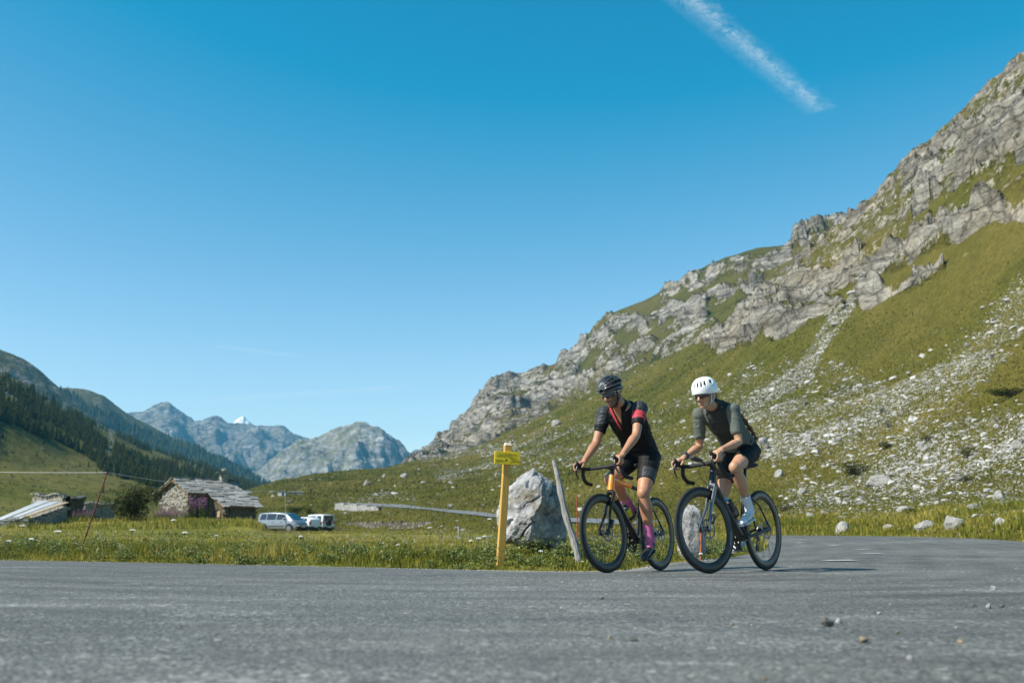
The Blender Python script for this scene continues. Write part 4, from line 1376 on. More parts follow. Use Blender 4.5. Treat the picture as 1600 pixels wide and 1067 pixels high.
# ---- the man
MM = bike_frame((.815, 8.74), R(35), R(3.5))
man_bike = dict(frame=M_CARBON, head=M_ORANGE, fork=M_CARBON, barx=.862, barz=.918, barw=.205, saddle=.985, crank=R(-70), print=True)
bk, inf = bicycle(MM, R(-7), man_bike)
tag(bk, "orange and black road bicycle with deep black rims under the rider in pink socks", "bicycle", "road bicycles")
bottle(MM, *inf['bottle'], simple("yellow_bottle", (.62, .55, .02), .35, var=.06), simple("black_cap", (.02, .02, .02), .5), simple("black_band", (.03, .03, .035), .5),
       "yellow drinking bottle with black cap in the orange bicycle's cage")
def man_paint(sho, elb):
    def f(p):
        p = Vector(p)
        for s in (1,):
            d = (elb[s] - sho[s])
            t_ = (p - sho[s]).dot(d) / d.length_squared
            if p.y > sho[1].y - .062 and .20 < t_ < .46 and (p - sho[s].lerp(elb[s], t_)).length < .085:
                w_ = math.sin(p.x * 60 + t_ * 95) 
                return 1 if w_ > -.72 else 0
        for s in (1, -1):
            if abs(p.y) > abs(sho[s].y) - .055 and p.y * s > 0 and p.z > sho[s].z - .10:
                return 2
        return 0
    return f
def man_short_paint(hip, knee):
    def f(p):
        p = Vector(p)
        for s in (1, -1):
            d = knee[s] - hip[s]
            t_ = (p - hip[s]).dot(d) / d.length_squared
            if p.y * s > 0 and .46 < t_ < .80 and abs(p.y) > .105 and (p - hip[s].lerp(knee[s], t_)).x > -.03: return 1
        return 0
    return f
def man_extra(root, H, Rh, J):
    nb, k = J['nb'], J['k']
    fx = Vector((.80, 0, -.60)); up = Vector((.60, 0, .80))
    z = MB()
    z.tube([nb + fx * .074 + up * .03 + Vector((0, -.050, 0)), nb + fx * .098 - up * .03 + Vector((0, -.040, 0)), nb + fx * .114 - up * .09 + Vector((0, -.022, 0)), nb + fx * .122 - up * .15 + Vector((0, -.008, 0)), nb + fx * .118 - up * .20 + Vector((0, -.005, 0))],
           [(.003, .012), (.003, .013), (.003, .011), (.003, .009), (.002, .004)], 8, ref=tuple(fx))
    z.build("zip_flap", M_REDCLOTH, root)
MAN = dict(bulk=1.07, hip=(.20, 1.06), sho=(.530, 1.450), shw=.185, thigh=.450, shin=.435, uarm=.305, farm=.300, elbow_out=.34, limb=1.07, neck=1.12,
           foot={1: R(22), -1: R(10)}, head=(.705, 0, 1.600), yaw=R(-11), pitch=R(22), hs=1.0,
           torso=[(.165, .985, .10, .075), (.185, 1.04, .160, .115), (.235, 1.14, .152, .112), (.315, 1.245, .146, .108), (.405, 1.350, .168, .120), (.485, 1.435, .176, .112), (.548, 1.482, .115, .082), (.59, 1.508, .060, .060)],
           skin=M_SKIN_M, lip=M_LIP, beard=M_STUBBLE, jersey0=2, sleeve=.62, jersey_m=[M_BLACKCLOTH, M_REDCLOTH, M_SHEEN], jersey_paint=man_paint, vneck=True,
           short=.70, short_m=[M_BLACKCLOTH, M_SHEEN], short_paint=man_short_paint, sock=.155, sock_m=M_PINKSOCK, shoe_m=M_SHOE_B, sole_m=M_CARBON, strap_m=M_DARKMETAL,
           lens_m=M_LENS_D, gframe_m=simple("white_frame", (.5, .52, .55), .4), helmet=helmet_ribbed, strapc_m=M_TAPE, extra=man_extra)
p = build_rider(MM, inf, MAN)
tag(p, "cyclist in black jersey, black helmet and pink socks riding the orange bicycle", "person", "cyclists on the bend")

# ---- the woman
MW = bike_frame((1.543, 8.0), R(40), R(2.5))
wo_bike = dict(frame=M_CARBON_M, head=M_CARBON_M, fork=M_GREYFORK, barx=.868, barz=.868, barw=.195, saddle=.905, crank=R(35), computer=True, cable=True, rimlogo=True)
bk, inf = bicycle(MW, R(-13), wo_bike)
tag(bk, "all-black road bicycle with graphite fork and bike computer under the rider in white helmet", "bicycle", "road bicycles")
bottle(MW, *inf['bottle'], simple("black_bottle", (.028, .028, .03), .4), simple("black_cap", (.02, .02, .02), .5), simple("grey_band", (.12, .12, .125), .5),
       "black drinking bottle with light blue nozzle in the black bicycle's cage", cap_knob=simple("blue_nozzle", (.06, .42, .78), .35, var=.05))
def wo_paint(sho, elb):
    def f(p):
        p = Vector(p)
        lim = .095 + .05 * max(0, (p.z - 1.2) / .15) 
        if -.075 < p.y < lim and p.z > 1.02: return 1
        return 0
    return f
def wo_extra(root, H, Rh, J):
    h = MB()
    # braid from under the helmet over the back of the left shoulder
    a = H(-.095, 0, -.03)
    pts = [a, H(-.135, .02, -.09), Vector((J['torso'][-3][0] - .10, .060, J['torso'][-3][1] + .055)), Vector((J['torso'][-4][0] - .10, .115, J['torso'][-4][1] + .03)), Vector((J['torso'][-5][0] - .105, .135, J['torso'][-5][1] + .01)), Vector((J['torso'][-6][0] - .08, .14, J['torso'][-6][1] + .03))]
    fine = []
    for i in range(len(pts) - 1):
        for t_ in np.linspace(0, 1, 8, endpoint=False): fine.append(Vector(pts[i]).lerp(Vector(pts[i + 1]), t_))
    rad = [.021 + .005 * math.sin(i * 1.5) - .011 * max(0, (i - 24) / 16) for i in range(len(fine))]
    h.tube(fine, rad, 10)
    h.ell(H(-.06, 0, -.015), (.055, .070, .060), Rh)
    h.build("hair", M_BRAID, root)
    w = MB()
    wr, el = J['wri'][-1], J['elb'][-1]
    d = (el - wr).normalized()
    w.tube([wr + d * .020, wr + d * .052], [.0285, .0295], 16)
    w.box(wr + d * .036 + Vector((0, -.004, .030)), (.034, .034, .012))
    w.build("wrist_watch", simple("watch_band", (.05, .055, .065), .5), root, bevel=.002)
WOM = dict(shoe_k=.86, bulk=.95, hip=(.300, .985), sho=(.685, 1.300), shw=.155, thigh=.415, shin=.400, uarm=.270, farm=.255, elbow_out=.22, limb=.90, neck=.90,
           foot={1: R(14), -1: R(20)}, head=(.850, 0, 1.435), yaw=R(-6), pitch=R(13), hs=.93,
           torso=[(.235, .915, .10, .080), (.270, .975, .180, .125), (.345, 1.060, .160, .112), (.435, 1.150, .138, .102), (.535, 1.228, .150, .122), (.632, 1.300, .160, .106), (.702, 1.350, .096, .076), (.75, 1.382, .058, .058)],
           skin=M_SKIN_W, lip=M_LIP, jersey0=2, sleeve=.74, jersey_m=[M_GREYJ, M_DARKJ], jersey_paint=wo_paint,
           short=.62, short_m=[M_BLACKCLOTH], sock=.125, sock_m=M_WHITESOCK, shoe_m=M_SHOE_W, sole_m=M_SHOE_W, strap_m=simple("grey_lace", (.45, .46, .48), .6),
           lens_m=M_LENS_R, gframe_m=simple("black_frame", (.02, .02, .022), .3), helmet=helmet_smooth, strapc_m=M_STRAPW, extra=wo_extra)
p = build_rider(MW, inf, WOM)
tag(p, "cyclist in grey jersey with white helmet, white socks and white shoes riding the black bicycle", "person", "cyclists on the bend")

# ------------------------------------------------------------------ stones on the slope
def mat_stone(name, lo, hi, lichen=(.22, .17, .08), s=1.0, amt=.35):
    t = NT(name)
    a = t.noise(3.0 * s, 6, .65)
    b = t.noise(18 * s, 5, .7)
    c = t.ramp(a, [(.28, lo), (.62, hi)])
    c = t.mix(t.math('MULTIPLY', t.ramp(t.noise(2.2 * s, 5, .7), [(.52, 0), (.66, 1)]), amt), c, lichen)
    c = t.mix(.7, c, t.ramp(b, [(.28, .5), (.6, 1.1), (.8, 1.3)]), 'MULTIPLY')
    t.base(c).set(rough=.9, spec=.2)
    t.bump(t.math('ADD', a, t.math('MULTIPLY', b, .5)), .8, .05 / s)
    return t.m
M_ROCKS = mat_stone("pale_limestone", (.17, .165, .15), (.42, .41, .39), s=.6)
M_BOULDER = mat_stone("grey_schist", (.065, .063, .058), (.42, .42, .425), (.19, .145, .08), 1.6, .65)

t_ = (1 + 5 ** .5) / 2
ICO_V = np.array([(-1, t_, 0), (1, t_, 0), (-1, -t_, 0), (1, -t_, 0), (0, -1, t_), (0, 1, t_), (0, -1, -t_), (0, 1, -t_), (t_, 0, -1), (t_, 0, 1), (-t_, 0, -1), (-t_, 0, 1)], float)
ICO_V /= np.linalg.norm(ICO_V, axis=1)[:, None]
ICO_F = np.array([(0, 11, 5), (0, 5, 1), (0, 1, 7), (0, 7, 10), (0, 10, 11), (1, 5, 9), (5, 11, 4), (11, 10, 2), (10, 7, 6), (7, 1, 8), (3, 9, 4), (3, 4, 2), (3, 2, 6), (3, 6, 8), (3, 8, 9), (4, 9, 5), (2, 4, 11), (6, 2, 10), (8, 6, 7), (9, 8, 1)])
def rock_cloud(P, size, rng):
    n = len(P)
    j = rng.uniform(.62, 1.15, (n, 12, 1))
    V = ICO_V[None] * j
    sc = np.stack([rng.uniform(.75, 1.5, n), rng.uniform(.6, 1.1, n), rng.uniform(.32, .75, n)], -1)
    V = V * (sc * size[:, None] * .5)[:, None, :]
    tl = rng.uniform(-.35, .35, n)[:, None]
    x, z = V[..., 0] * np.cos(tl) - V[..., 2] * np.sin(tl), V[..., 0] * np.sin(tl) + V[..., 2] * np.cos(tl)
    a = rng.uniform(0, 6.28, n)[:, None]
    X, Y_ = x * np.cos(a) - V[..., 1] * np.sin(a), x * np.sin(a) + V[..., 1] * np.cos(a)
    V = np.stack([X, Y_, z], -1) + P[:, None, :] + np.array([0, 0, 1]) * (size * .08)[:, None, None]
    F = (ICO_F[None] + (np.arange(n) * 12)[:, None, None]).reshape(-1, 3)
    return V.reshape(-1, 3), F

px, py = HR.px()
j0, j1 = HR.nf + 2, HR.nf + HR.nrow - 4
dpy = np.abs(np.gradient(py, axis=1))
wgt = (HR.scree ** 1.3 + (.012 + .045 * smoothstep(1150, 950, px)) * (py > 560)) * dpy * (HR.rock < .5) * (px > 420) * (px < 1720) * (py > 430)
wgt *= 1 + 1.5 * smoothstep(620, 760, py) * smoothstep(1100, 1300, px)
wsub = wgt[:, j0:j1].ravel(); wsub = wsub / wsub.sum()
pick = RNG.choice(len(wsub), 19000, p=wsub)
pi, pj = np.unravel_index(pick, (HR.naz, j1 - j0)); pj = pj + j0
fi, fj = RNG.uniform(0, 1, len(pi)), RNG.uniform(0, 1, len(pi))
pi2, pj2 = np.minimum(pi + 1, HR.naz - 1), pj + 1
P = HR.at_index(pi, pj) * ((1 - fi) * (1 - fj))[:, None] + HR.at_index(pi2, pj) * (fi * (1 - fj))[:, None] + HR.at_index(pi, pj2) * ((1 - fi) * fj)[:, None] + HR.at_index(pi2, pj2) * (fi * fj)[:, None]
rad = np.hypot(P[:, 0], P[:, 1])
spx = np.minimum(1.9 * (1 + RNG.pareto(2.2, len(P))), 14)
size = np.clip(spx * rad / F_PX, .10, 1.9)
P[:, 2] -= size * RNG.uniform(.0, .22, len(P))
V, F = rock_cloud(P, size, RNG)
def mat_scree():
    t = NT("mixed_scree_stone")
    c = t.ramp(t.attr("rnd"), [(.0, (.11, .10, .085)), (.3, (.22, .21, .19)), (.65, (.38, .37, .35)), (1.0, (.52, .515, .50))])
    c = t.mix(.6, c, t.ramp(t.noise(4, 5, .7), [(.3, .55), (.65, 1.2)]), 'MULTIPLY')
    t.base(c).set(rough=.9, spec=.2); t.bump(t.noise(6, 4, .7), .6, .05)
    return t.m
o = link("scree_stones", mesh_np("scree_stones", V, [F], [mat_scree()], smooth=False, attrs={"rnd": np.repeat(np.clip(RNG.normal(.6, .25, len(P)), 0, 1), 12)}))
tag(o, "pale loose stones strewn over the grassy slope", kind="stuff")

import bmesh
def ico(sub):
    bm = bmesh.new(); bmesh.ops.create_icosphere(bm, subdivisions=sub, radius=1)
    v = np.array([p.co[:] for p in bm.verts]); f = np.array([[q.index for q in p.verts] for p in bm.faces]); bm.free()
    return v, f
ICO3, ICO4, ICO5 = ico(3), ico(4), ico(5)
def boulder_mesh(name, seed, dims, base=ICO4, planes=None, npl=11, rough=.05, mat=None, strat=None):
    rng = np.random.default_rng(seed)
    v, f = base
    if planes is None:
        n = rng.normal(size=(npl, 3)); n /= np.linalg.norm(n, axis=1)[:, None]
        d = rng.uniform(.62, .92, npl)
    else:
        n = np.array([p[:3] for p in planes], float); n /= np.linalg.norm(n, axis=1)[:, None]; d = np.array([p[3] for p in planes])
    dot = v @ n.T
    r = np.where(dot > 1e-3, d[None] / np.maximum(dot, 1e-3), 9).min(1)
    r = np.minimum(r, 1.12)
    w = v * r[:, None]
    q = w * 1.7 + seed * 3.1
    w = w * (1 + rough * fbm(q[:, 0] * 1.6, q[:, 1] * 1.6, q[:, 2] * 1.6, 5) - rough * .5 * np.maximum(0, ridged(q[:, 0], q[:, 1], q[:, 2], 3) - 1.2))[:, None]
    if strat is not None:
        s = w @ np.array(strat[:3]) * strat[3] + .6 * fbm(q[:, 0], q[:, 1], q[:, 2], 3)
        w = w * (1 - strat[4] * smoothstep(.30, .5, np.abs((s % 1) - .5)))[:, None]
    return mesh_np(name, w * np.array(dims) / 2, [f], [mat or M_ROCKS], smooth=False)

def on_slope(x, y):
    k = np.argmin((px - x) ** 2 + (py - y) ** 2)
    i, j = np.unravel_index(k, px.shape)
    return HR.at_index(i, j), HR.R[i, j]
NAMED = [  # photograph x, y of the foot, width, height/width, label
    (1491, 826, 38, .62, "squarish pale boulder at the foot of the slope near the road"),
    (1317, 832, 26, .72, "rounded white boulder at the verge beyond the road's far edge"),
    (1446, 826, 34, .42, "low flat white rock between two boulders at the slope's foot"),
    (1372, 756, 40, .42, "broad grey slab rock lying mid-slope above the white boulder"),
    (1518, 798, 22, .6, "grey rock above the squarish boulder by the road"),
    (1562, 780, 20, .7, "pale rock high on the scree near the picture's right side"),
    (1253, 772, 15, .7, "small white rock right of the white-helmeted rider's rear wheel"),
    (1218, 745, 16, .9, "upright white rock just right of the black bicycle's saddle"),
    (1195, 692, 24, .5, "pale boulder behind the white-helmeted rider's back"),
    (1262, 690, 18, .8, "white rock in the scree above the road bend"),
    (1170, 785, 34, .40, "flat grey rock behind the black bicycle's rear wheel"),
    (1410, 800, 26, .4, "flat pale rock below the broad grey slab"),
    (1265, 808, 15, .7, "small pale rock in the grass at the slope's foot"),
    (1440, 700, 16, .7, "grey rock in the upper scree field"),
    (1475, 735, 16, .7, "tilted rock in the middle of the scree field"),
    (1565, 820, 24, .5, "half-buried rock at the slope's foot by the right edge"),
    (1390, 826, 18, .5, "small rock beside the far road edge"),
    (1590, 700, 20, .6, "pale rock at the right edge of the scree"),
    (868, 664, 20, .45, "white slab left of the black-helmeted rider on the upper slope"),
    (632, 747, 12, .8, "brown rock standing on the skyline meadow"),
    (573, 757, 12, .8, "round grey rock on the pasture left of the yellow sign"),
    (600, 745, 8, .7, "small white rock on the pasture beyond the stone wall"),
    (705, 792, 10, .6, "dark rock beside the valley road"),
    (703, 755, 9, .5, "white stone above the valley road")]
for i, (x, y, w, ar, lab) in enumerate(NAMED):
    p, r = on_slope(x, y)
    W = w * r / F_PX * .82
    me = boulder_mesh("boulder", 40 + i, (W * 1.08, W * random.uniform(.7, 1.0), W * ar * 1.7), ICO3, npl=12, rough=.07)
    o = link("boulder", me); o.location = (p[0], p[1], p[2] + W * ar * .18); o.rotation_euler = (0, 0, random.uniform(-.4, .4))
    tag(o, lab, "boulder", "boulders on the grassy slope")

# ------------------------------------------------------------------ things on the verge inside the bend
def gz(x, y): return float(ground_h(np.array([x]), np.array([y]))[0])
def at(xp, yp, d):
    """world point seen at a photograph position, d metres ahead"""
    v = pix(xp, yp)
    k = d / v[1]
    return Vector((v[0] * k, d, CAM_Z + v[2] * k))

# great split boulder
b0 = at(832, 850, 12.2)
zg = gz(b0.x, b0.y)
SIL = np.array([(788, 850), (779, 818), (777, 798), (780, 784), (794, 763), (812, 749), (824, 740), (834, 735), (847, 743), (850, 750), (864, 755), (875, 769), (881, 785), (885, 806), (886, 852), (860, 856), (820, 856)], float)
def split_boulder():
    k = 12.2 / F_PX
    pol = (SIL - np.array([832, 850])) * np.array([k, -k])
    c = np.array([.0, .42])
    nt, ns = 150, 46
    q = pol - c
    th = np.arctan2(q[:, 1], q[:, 0]); o_ = np.argsort(th); th, rd = th[o_], np.hypot(q[:, 0], q[:, 1])[o_]
    T = np.linspace(-math.pi, math.pi, nt, endpoint=False)
    # straight polygon edges between the corners
    rho = np.zeros(nt)
    pc = q[o_]
    for i in range(len(pc)):
        a, b_ = pc[i], pc[(i + 1) % len(pc)]
        d = np.stack([np.cos(T), np.sin(T)], -1)
        e = b_ - a
        den = d[:, 0] * e[1] - d[:, 1] * e[0]
        t1 = (a[0] * e[1] - a[1] * e[0]) / np.where(abs(den) < 1e-9, 1e-9, den)
        u = (a[0] * d[:, 1] - a[1] * d[:, 0]) / np.where(abs(den) < 1e-9, 1e-9, den)
        ok = (t1 > 0) & (u > -.001) & (u < 1.001)
        rho = np.where(ok, np.maximum(rho, t1), rho)
    V_ = []
    for side in (-1, 1):
        for j in range(ns + 1):
            s_ = j / ns
            x = c[0] + rho * s_ * np.cos(T); z = c[1] + rho * s_ * np.sin(T)
            xe = .17 - .26 * (1 - np.clip(z / .8, 0, 1)) + .02 * np.sin(z * 16)
            if side < 0: dp = .46 - .52 * np.maximum(0, xe - x) - 1.15 * np.maximum(0, x - xe) - .22 * np.maximum(0, z - .45)
            else: dp = np.full(nt, .34)
            dp = np.maximum(dp, .03) * (1 - s_ ** 7) ** .6
            V_.append(np.stack([x, side * dp, z], -1))
    V_ = np.concatenate(V_)
    st_ = V_[:, 0] * -.62 + V_[:, 2] * .78 + .10 * fbm(V_[:, 0] * 3, V_[:, 1] * 3, V_[:, 2] * 3, 4)
    gro = smoothstep(.36, .5, np.abs((st_ * 5.2) % 1 - .5)) * smoothstep(-.3, .2, fbm(V_[:, 0] * 5 + 3, V_[:, 1] * 5, V_[:, 2] * 5, 3))
    n = V_ - np.array([0, 0, .42]); n /= np.linalg.norm(n, axis=1)[:, None] + 1e-6
    V_ = V_ + n * (.026 * fbm(V_[:, 0] * 5, V_[:, 1] * 5, V_[:, 2] * 5, 5) + .010 * fbm(V_[:, 0] * 18, V_[:, 1] * 18, V_[:, 2] * 18, 3) - .052 * gro)[:, None]
    Q_ = []
    for b_ in range(2):
        k0 = b_ * (ns + 1) * nt
        i, j = np.meshgrid(np.arange(nt), np.arange(ns), indexing='ij')
        i2 = (i + 1) % nt
        qq = np.stack([k0 + j * nt + i, k0 + j * nt + i2, k0 + (j + 1) * nt + i2, k0 + (j + 1) * nt + i], -1).reshape(-1, 4)
        Q_.append(qq if b_ else qq[:, ::-1])
    return mesh_np("boulder", V_, Q_, [M_BOULDER], smooth=False)
o = link("boulder", split_boulder()); o.location = (b0.x, b0.y, b0.z)
tag(o, "large grey boulder with shadowed right face behind the yellow signpost", "boulder")
# standing stone seen through the black bicycle's front wheel
b1 = at(1083, 838, 13.5)
me = boulder_mesh("standing_stone", 9, (.42, .36, .86), ICO4, planes=[(-.9, -.4, .1, .72), (.9, -.3, 0, .7), (0, -1, .1, .8), (0, 1, 0, .8), (-.2, -.2, .95, .9), (.5, 0, .85, .92), (-.6, -.7, .3, .85), (0, 0, -1, .95)], rough=.07, mat=M_BOULDER, strat=(.1, -.1, 1, 2.4, .05))
o = link("standing_stone", me); o.location = (b1.x, b1.y, gz(b1.x, b1.y) + .30)
tag(o, "pale standing stone seen through the black bicycle's front wheel", "stone")

def wood(name, lo, hi, s=1.0):
    t = NT(name)
    g = t.noise(9 * s, 6, .7, vec=t.mapping((6, 6, .5)), dist=.6)
    c = t.ramp(g, [(.25, lo), (.7, hi)])
    t.base(c).set(rough=.75, spec=.25); t.bump(g, .5, .006)
    return t.m
M_POST = wood("yellow_stained_timber", (.40, .22, .045), (.60, .37, .10))
M_POSTEND = wood("cut_end_grain", (.66, .50, .40), (.82, .68, .58))
M_OLDWOOD = wood("weathered_wood", (.045, .040, .035), (.44, .42, .40), .8)
M_SIGN = simple("yellow_sign_paint", (.70, .50, .010), .55, var=.16, scale=14, bump=.3)
M_INK = simple("sign_ink", (.025, .025, .02), .6)
M_INK2 = simple("sign_worn_ink", (.16, .09, .015), .6)

# signpost
base = at(781, 872, 10.4); base.z = gz(base.x, base.y) - .02
top = at(793.5, 693, 10.4)
sp_root = empty("signpost", base)
d = top - base
pm = MB()
q = Vector((0, 0, 1)).rotation_difference(d).to_matrix() @ Matrix.Rotation(R(14), 3, 'Z')
L = d.length
hw = .036
ring = lambda z, k: [q @ Vector((sx * k, sy * k, z)) for sx, sy in ((-1, -1), (1, -1), (1, 1), (-1, 1))]
r0, r1 = ring(0, hw), ring(L - .020, hw)
pm.add(r0 + r1, [(3, 2, 1, 0), (0, 1, 5, 4), (1, 2, 6, 5), (2, 3, 7, 6), (3, 0, 4, 7)])
po = pm.build("post", M_POST, sp_root, smooth=False, bevel=.004)
cm = MB(); cm.add(ring(L - .020, hw + .0012) + ring(L + .008, hw * .72), [(3, 2, 1, 0), (4, 5, 6, 7), (0, 1, 5, 4), (1, 2, 6, 5), (2, 3, 7, 6), (3, 0, 4, 7)])
cm.build("post_cap", M_POSTEND, po, smooth=False)
pc = at(791, 716, 10.4)
sr = Matrix.Rotation(R(12), 3, 'Z') @ Matrix.Rotation(R(2.6), 3, 'Y')
loc = pc - base + sr @ Vector((0, -.048, 0))
sm = MB(); sm.box(loc, (.268, .022, .132), sr)
plate = sm.build("sign_plate", M_SIGN, sp_root, smooth=False, bevel=.003)
def mark(name, shapes, m):
    k = MB()
    for poly in shapes:
        k.prism([loc + sr @ Vector((a, -.0112, b)) for a, b in poly], sr @ Vector((0, -.0016, 0)))
    k.build(name, m, plate, smooth=False)
rect = lambda x, z, w_, h_: [(x - w_ / 2, z - h_ / 2), (x + w_ / 2, z - h_ / 2), (x + w_ / 2, z + h_ / 2), (x - w_ / 2, z + h_ / 2)]
mark("hiker_mark", [rect(-.012, -.022, .014, .012), rect(-.020, -.028, .010, .010), rect(-.006, -.015, .010, .010)], M_INK)
mark("arrow_mark", [[(-.128, -.030), (-.116, -.038), (-.116, -.022)], rect(-.111, -.030, .010, .007)], M_INK2)
mark("arrow_mark", [[(.128, -.030), (.116, -.022), (.116, -.038)], rect(.111, -.030, .010, .007)], M_INK2)
rs = random.Random(3)
for zz, x0, x1 in ((.034, -.10, .10), (.015, -.105, .06), (-.002, .03, .11), (-.022, -.095, -.045), (-.036, -.10, -.03), (-.022, .045, .10), (-.036, .035, .105)):
    sh = []
    x = x0
    while x < x1:
        w_ = rs.uniform(.004, .009); sh.append(rect(x, zz, w_, .0048)); x += w_ + rs.uniform(.002, .005)
    mark("text_line", sh, M_INK2)
for sx in (-1, 1):
    k = MB(); k.lathe([(0, 0), (.005, 0), (.004, .003), (0, .004)], 10, 'Y'); k.xf(Matrix.Translation(loc + sr @ Vector((sx * .02, -.0115, .050))) @ Matrix.Rotation(math.pi, 4, 'Z'))
    k.build("bolt", M_STEEL, plate)
tag(sp_root, "yellow wooden signpost with small yellow plate at the road edge", "signpost")

# leaning weathered pole
b = at(906, 858, 10.9); b.z = gz(b.x, b.y) - .05
tp = at(864, 720, 11.1)
pl = MB()
pts, rd = [], []
for i in range(15):
    u = i / 14
    p = b.lerp(tp, u) + Vector((.010 * math.sin(u * 9), 0, .006 * math.sin(u * 14)))
    pts.append(p - b); rd.append((.046 - .012 * u + .006 * math.sin(i * 2.3), .042 - .010 * u + .006 * math.cos(i * 1.9)))
rd[-1] = (.014, .018); rd[-2] = (.028, .026)
pl.tube(pts, rd, 9)
o = pl.build("leaning_pole", M_OLDWOOD, smooth=True, sharp=25); o.location = b
tag(o, "weathered grey wooden pole leaning beside the large boulder", "pole")

M_RUST = simple("rusty_red_rod", (.13, .032, .022), .7, var=.35, scale=40, bump=.4)
M_ROPE = simple("fence_rope", (.36, .37, .38), .8)
def rod(a, b_, r, name, label, cat, m, cap=None):
    e = MB(); a, b_ = Vector(a), Vector(b_)
    e.tube([(0, 0, 0), (b_ - a) * .5 + Vector((.004, 0, 0)), b_ - a], [r, r, r * .9], 10)
    e.tube([(b_ - a) * .985, (b_ - a) * 1.004], [r * 1.3, r * 1.25], 10)
    o = e.build(name, m); o.location = a
    tag(o, label, cat)
    return o
ra = at(125, 852, 15.0); ra.z = gz(ra.x, ra.y) - .05
rb = at(167.5, 738, 15.0)
rod(ra, rb, .0115, "fence_rod", "rusty red iron rod leaning right in the roadside grass", "rod", M_RUST)
ra2 = at(901, 846, 13.0); ra2.z = gz(ra2.x, ra2.y) - .03
rod(ra2, at(901.5, 774, 13.0), .007, "marker_stake", "thin red stake right of the leaning wooden pole", "stake", simple("red_stake", (.42, .05, .035), .6))
ra3 = at(1093, 846, 12.5); ra3.z = gz(ra3.x, ra3.y) - .03
rod(ra3, at(1095, 824, 12.5), .008, "marker_stake", "short orange stake seen behind the black bicycle's fork", "stake", simple("orange_stake", (.62, .12, .03), .6))
rc = at(446, 832, 34); rc.z = gz(rc.x, rc.y)
rct = at(446, 767, 34)
rod(rc, rct, .009, "fence_stake", "thin grey fence stake holding the cord above the parked cars", "stake", M_OLDWOOD)
rl = at(-90, 850, 17); rl.z = gz(rl.x, rl.y); rlt = at(-90, 736, 17)
cord = MB()
pts = []
for A_, B_, sag in ((rlt, rb, .01), (rb, rct, .10)):
    for u in np.linspace(0, 1, 16): pts.append(A_.lerp(B_, u) - Vector((0, 0, sag * 4 * u * (1 - u))))
cord.tube(pts, [.0042 if p.y < 20 else .0042 + (p.y - 20) * .0003 for p in pts], 6)
tag(cord.build("fence_rope", M_ROPE), "thin white fence cord stretched from the rusty rod over the stone hut", "cord")
ta_, tb_ = at(506, 834, 66), at(717, 839, 36)
tb_.z = gz(tb_.x, tb_.y); ta_.z = gz(ta_.x, ta_.y)
tbt = at(717, 821, 36); tat = at(506, 819, 66)
rod(tb_, tbt, .045, "fence_post", "short dark wooden post in the meadow left of the signpost", "post", M_OLDWOOD)

# ------------------------------------------------------------------ stones lying on the asphalt
M_PEB = [simple("pebble_dark", (.09, .085, .075), .85, var=.4, scale=60), simple("pebble_ochre", (.20, .16, .105), .85, var=.3, scale=60), simple("pebble_grey", (.28, .28, .27), .85, var=.3, scale=60)]
PB_ = [(1292, 978, 20, 0, "largest dark stone on the asphalt right of centre"), (1311, 973, 10, 2, "pale grey stone just right of the largest dark stone"), (1143, 977, 7, 1, "small ochre stone on the road below the black bicycle"),
       (1349, 1003, 15, 1, "ochre-brown angular stone in front of the largest dark stone"), (1374, 959, 6, 2, "tiny grey stone behind the ochre-brown angular stone"), (940, 936, 7, 0, "small dark stone on the road below the orange bicycle's front wheel"),
       (1553, 921, 9, 2, "grey stone farthest along the right road edge"), (1545, 950, 11, 2, "larger grey stone of the cluster by the right edge"), (1565, 948, 9, 0, "dark stone right of the cluster's larger grey stone"), (1520, 948, 8, 0, "dark stone left of the cluster's larger grey stone"),
       (991, 1002, 13, 0, "dark stone in the near road below the bicycles"), (952, 998, 8, 1, "ochre stone left of the near dark stone"), (1500, 1005, 12, 1, "ochre stone near the lower right corner"), (1422, 1030, 10, 2, "grey stone in the blurred near asphalt"),
       (1402, 990, 7, 1, "small ochre stone right of the ochre-brown angular stone"), (1195, 1062, 8, 1, "ochre stone at the bottom edge of the road")]
for i, (x, y, w_, m, lab) in enumerate(PB_):
    dd = 4.0
    for _ in range(30):                      # meet the road surface
        P_ = at(x, y, dd)
        zr = float(road_at(P_.x, P_.y)[0])
        dd += (P_.z - zr) / max(.02, (CAM_Z - P_.z) / dd) * .7
    W_ = w_ * dd / F_PX
    me = boulder_mesh("road_stone", 100 + i, (W_, W_ * .9, W_ * .8), ICO3, npl=9, rough=.06, mat=M_PEB[m])
    o = link("road_stone", me); o.location = (P_.x, P_.y, zr + W_ * .25); o.rotation_euler = (0, 0, i)
    tag(o, lab, "stone", "loose stones lying on the road")
# grit on the asphalt
n = 5200
gx, gy = RNG.uniform(-4, 9, n), RNG.uniform(1.6, 12, n) ** 1.0
ok = in_poly(gx, gy, ROAD_POLY[::4]) & (RNG.uniform(0, 1, n) < np.clip(.25 + .09 * gx, .12, 1))
gx, gy = gx[ok], gy[ok]
ei = RNG.integers(60, 300, 9000); eo = np.abs(RNG.normal(0, .07, 9000))
ex, ey = IN_L[ei, 0] + RNG.normal(0, .05, 9000) + eo * .25, IN_L[ei, 1] - eo + .03
gx, gy = np.concatenate([gx, ex]), np.concatenate([gy, ey])
gzv = road_at(gx, gy)
V, F = rock_cloud(np.stack([gx, gy, gzv + .001], -1), np.clip(.004 * (1 + RNG.pareto(2.5, len(gx))), .003, .018), RNG)
o = link("road_grit", mesh_np("road_grit", V, [F], [M_PEB[2]], smooth=False))
tag(o, "fine grit scattered on the asphalt", kind="stuff")

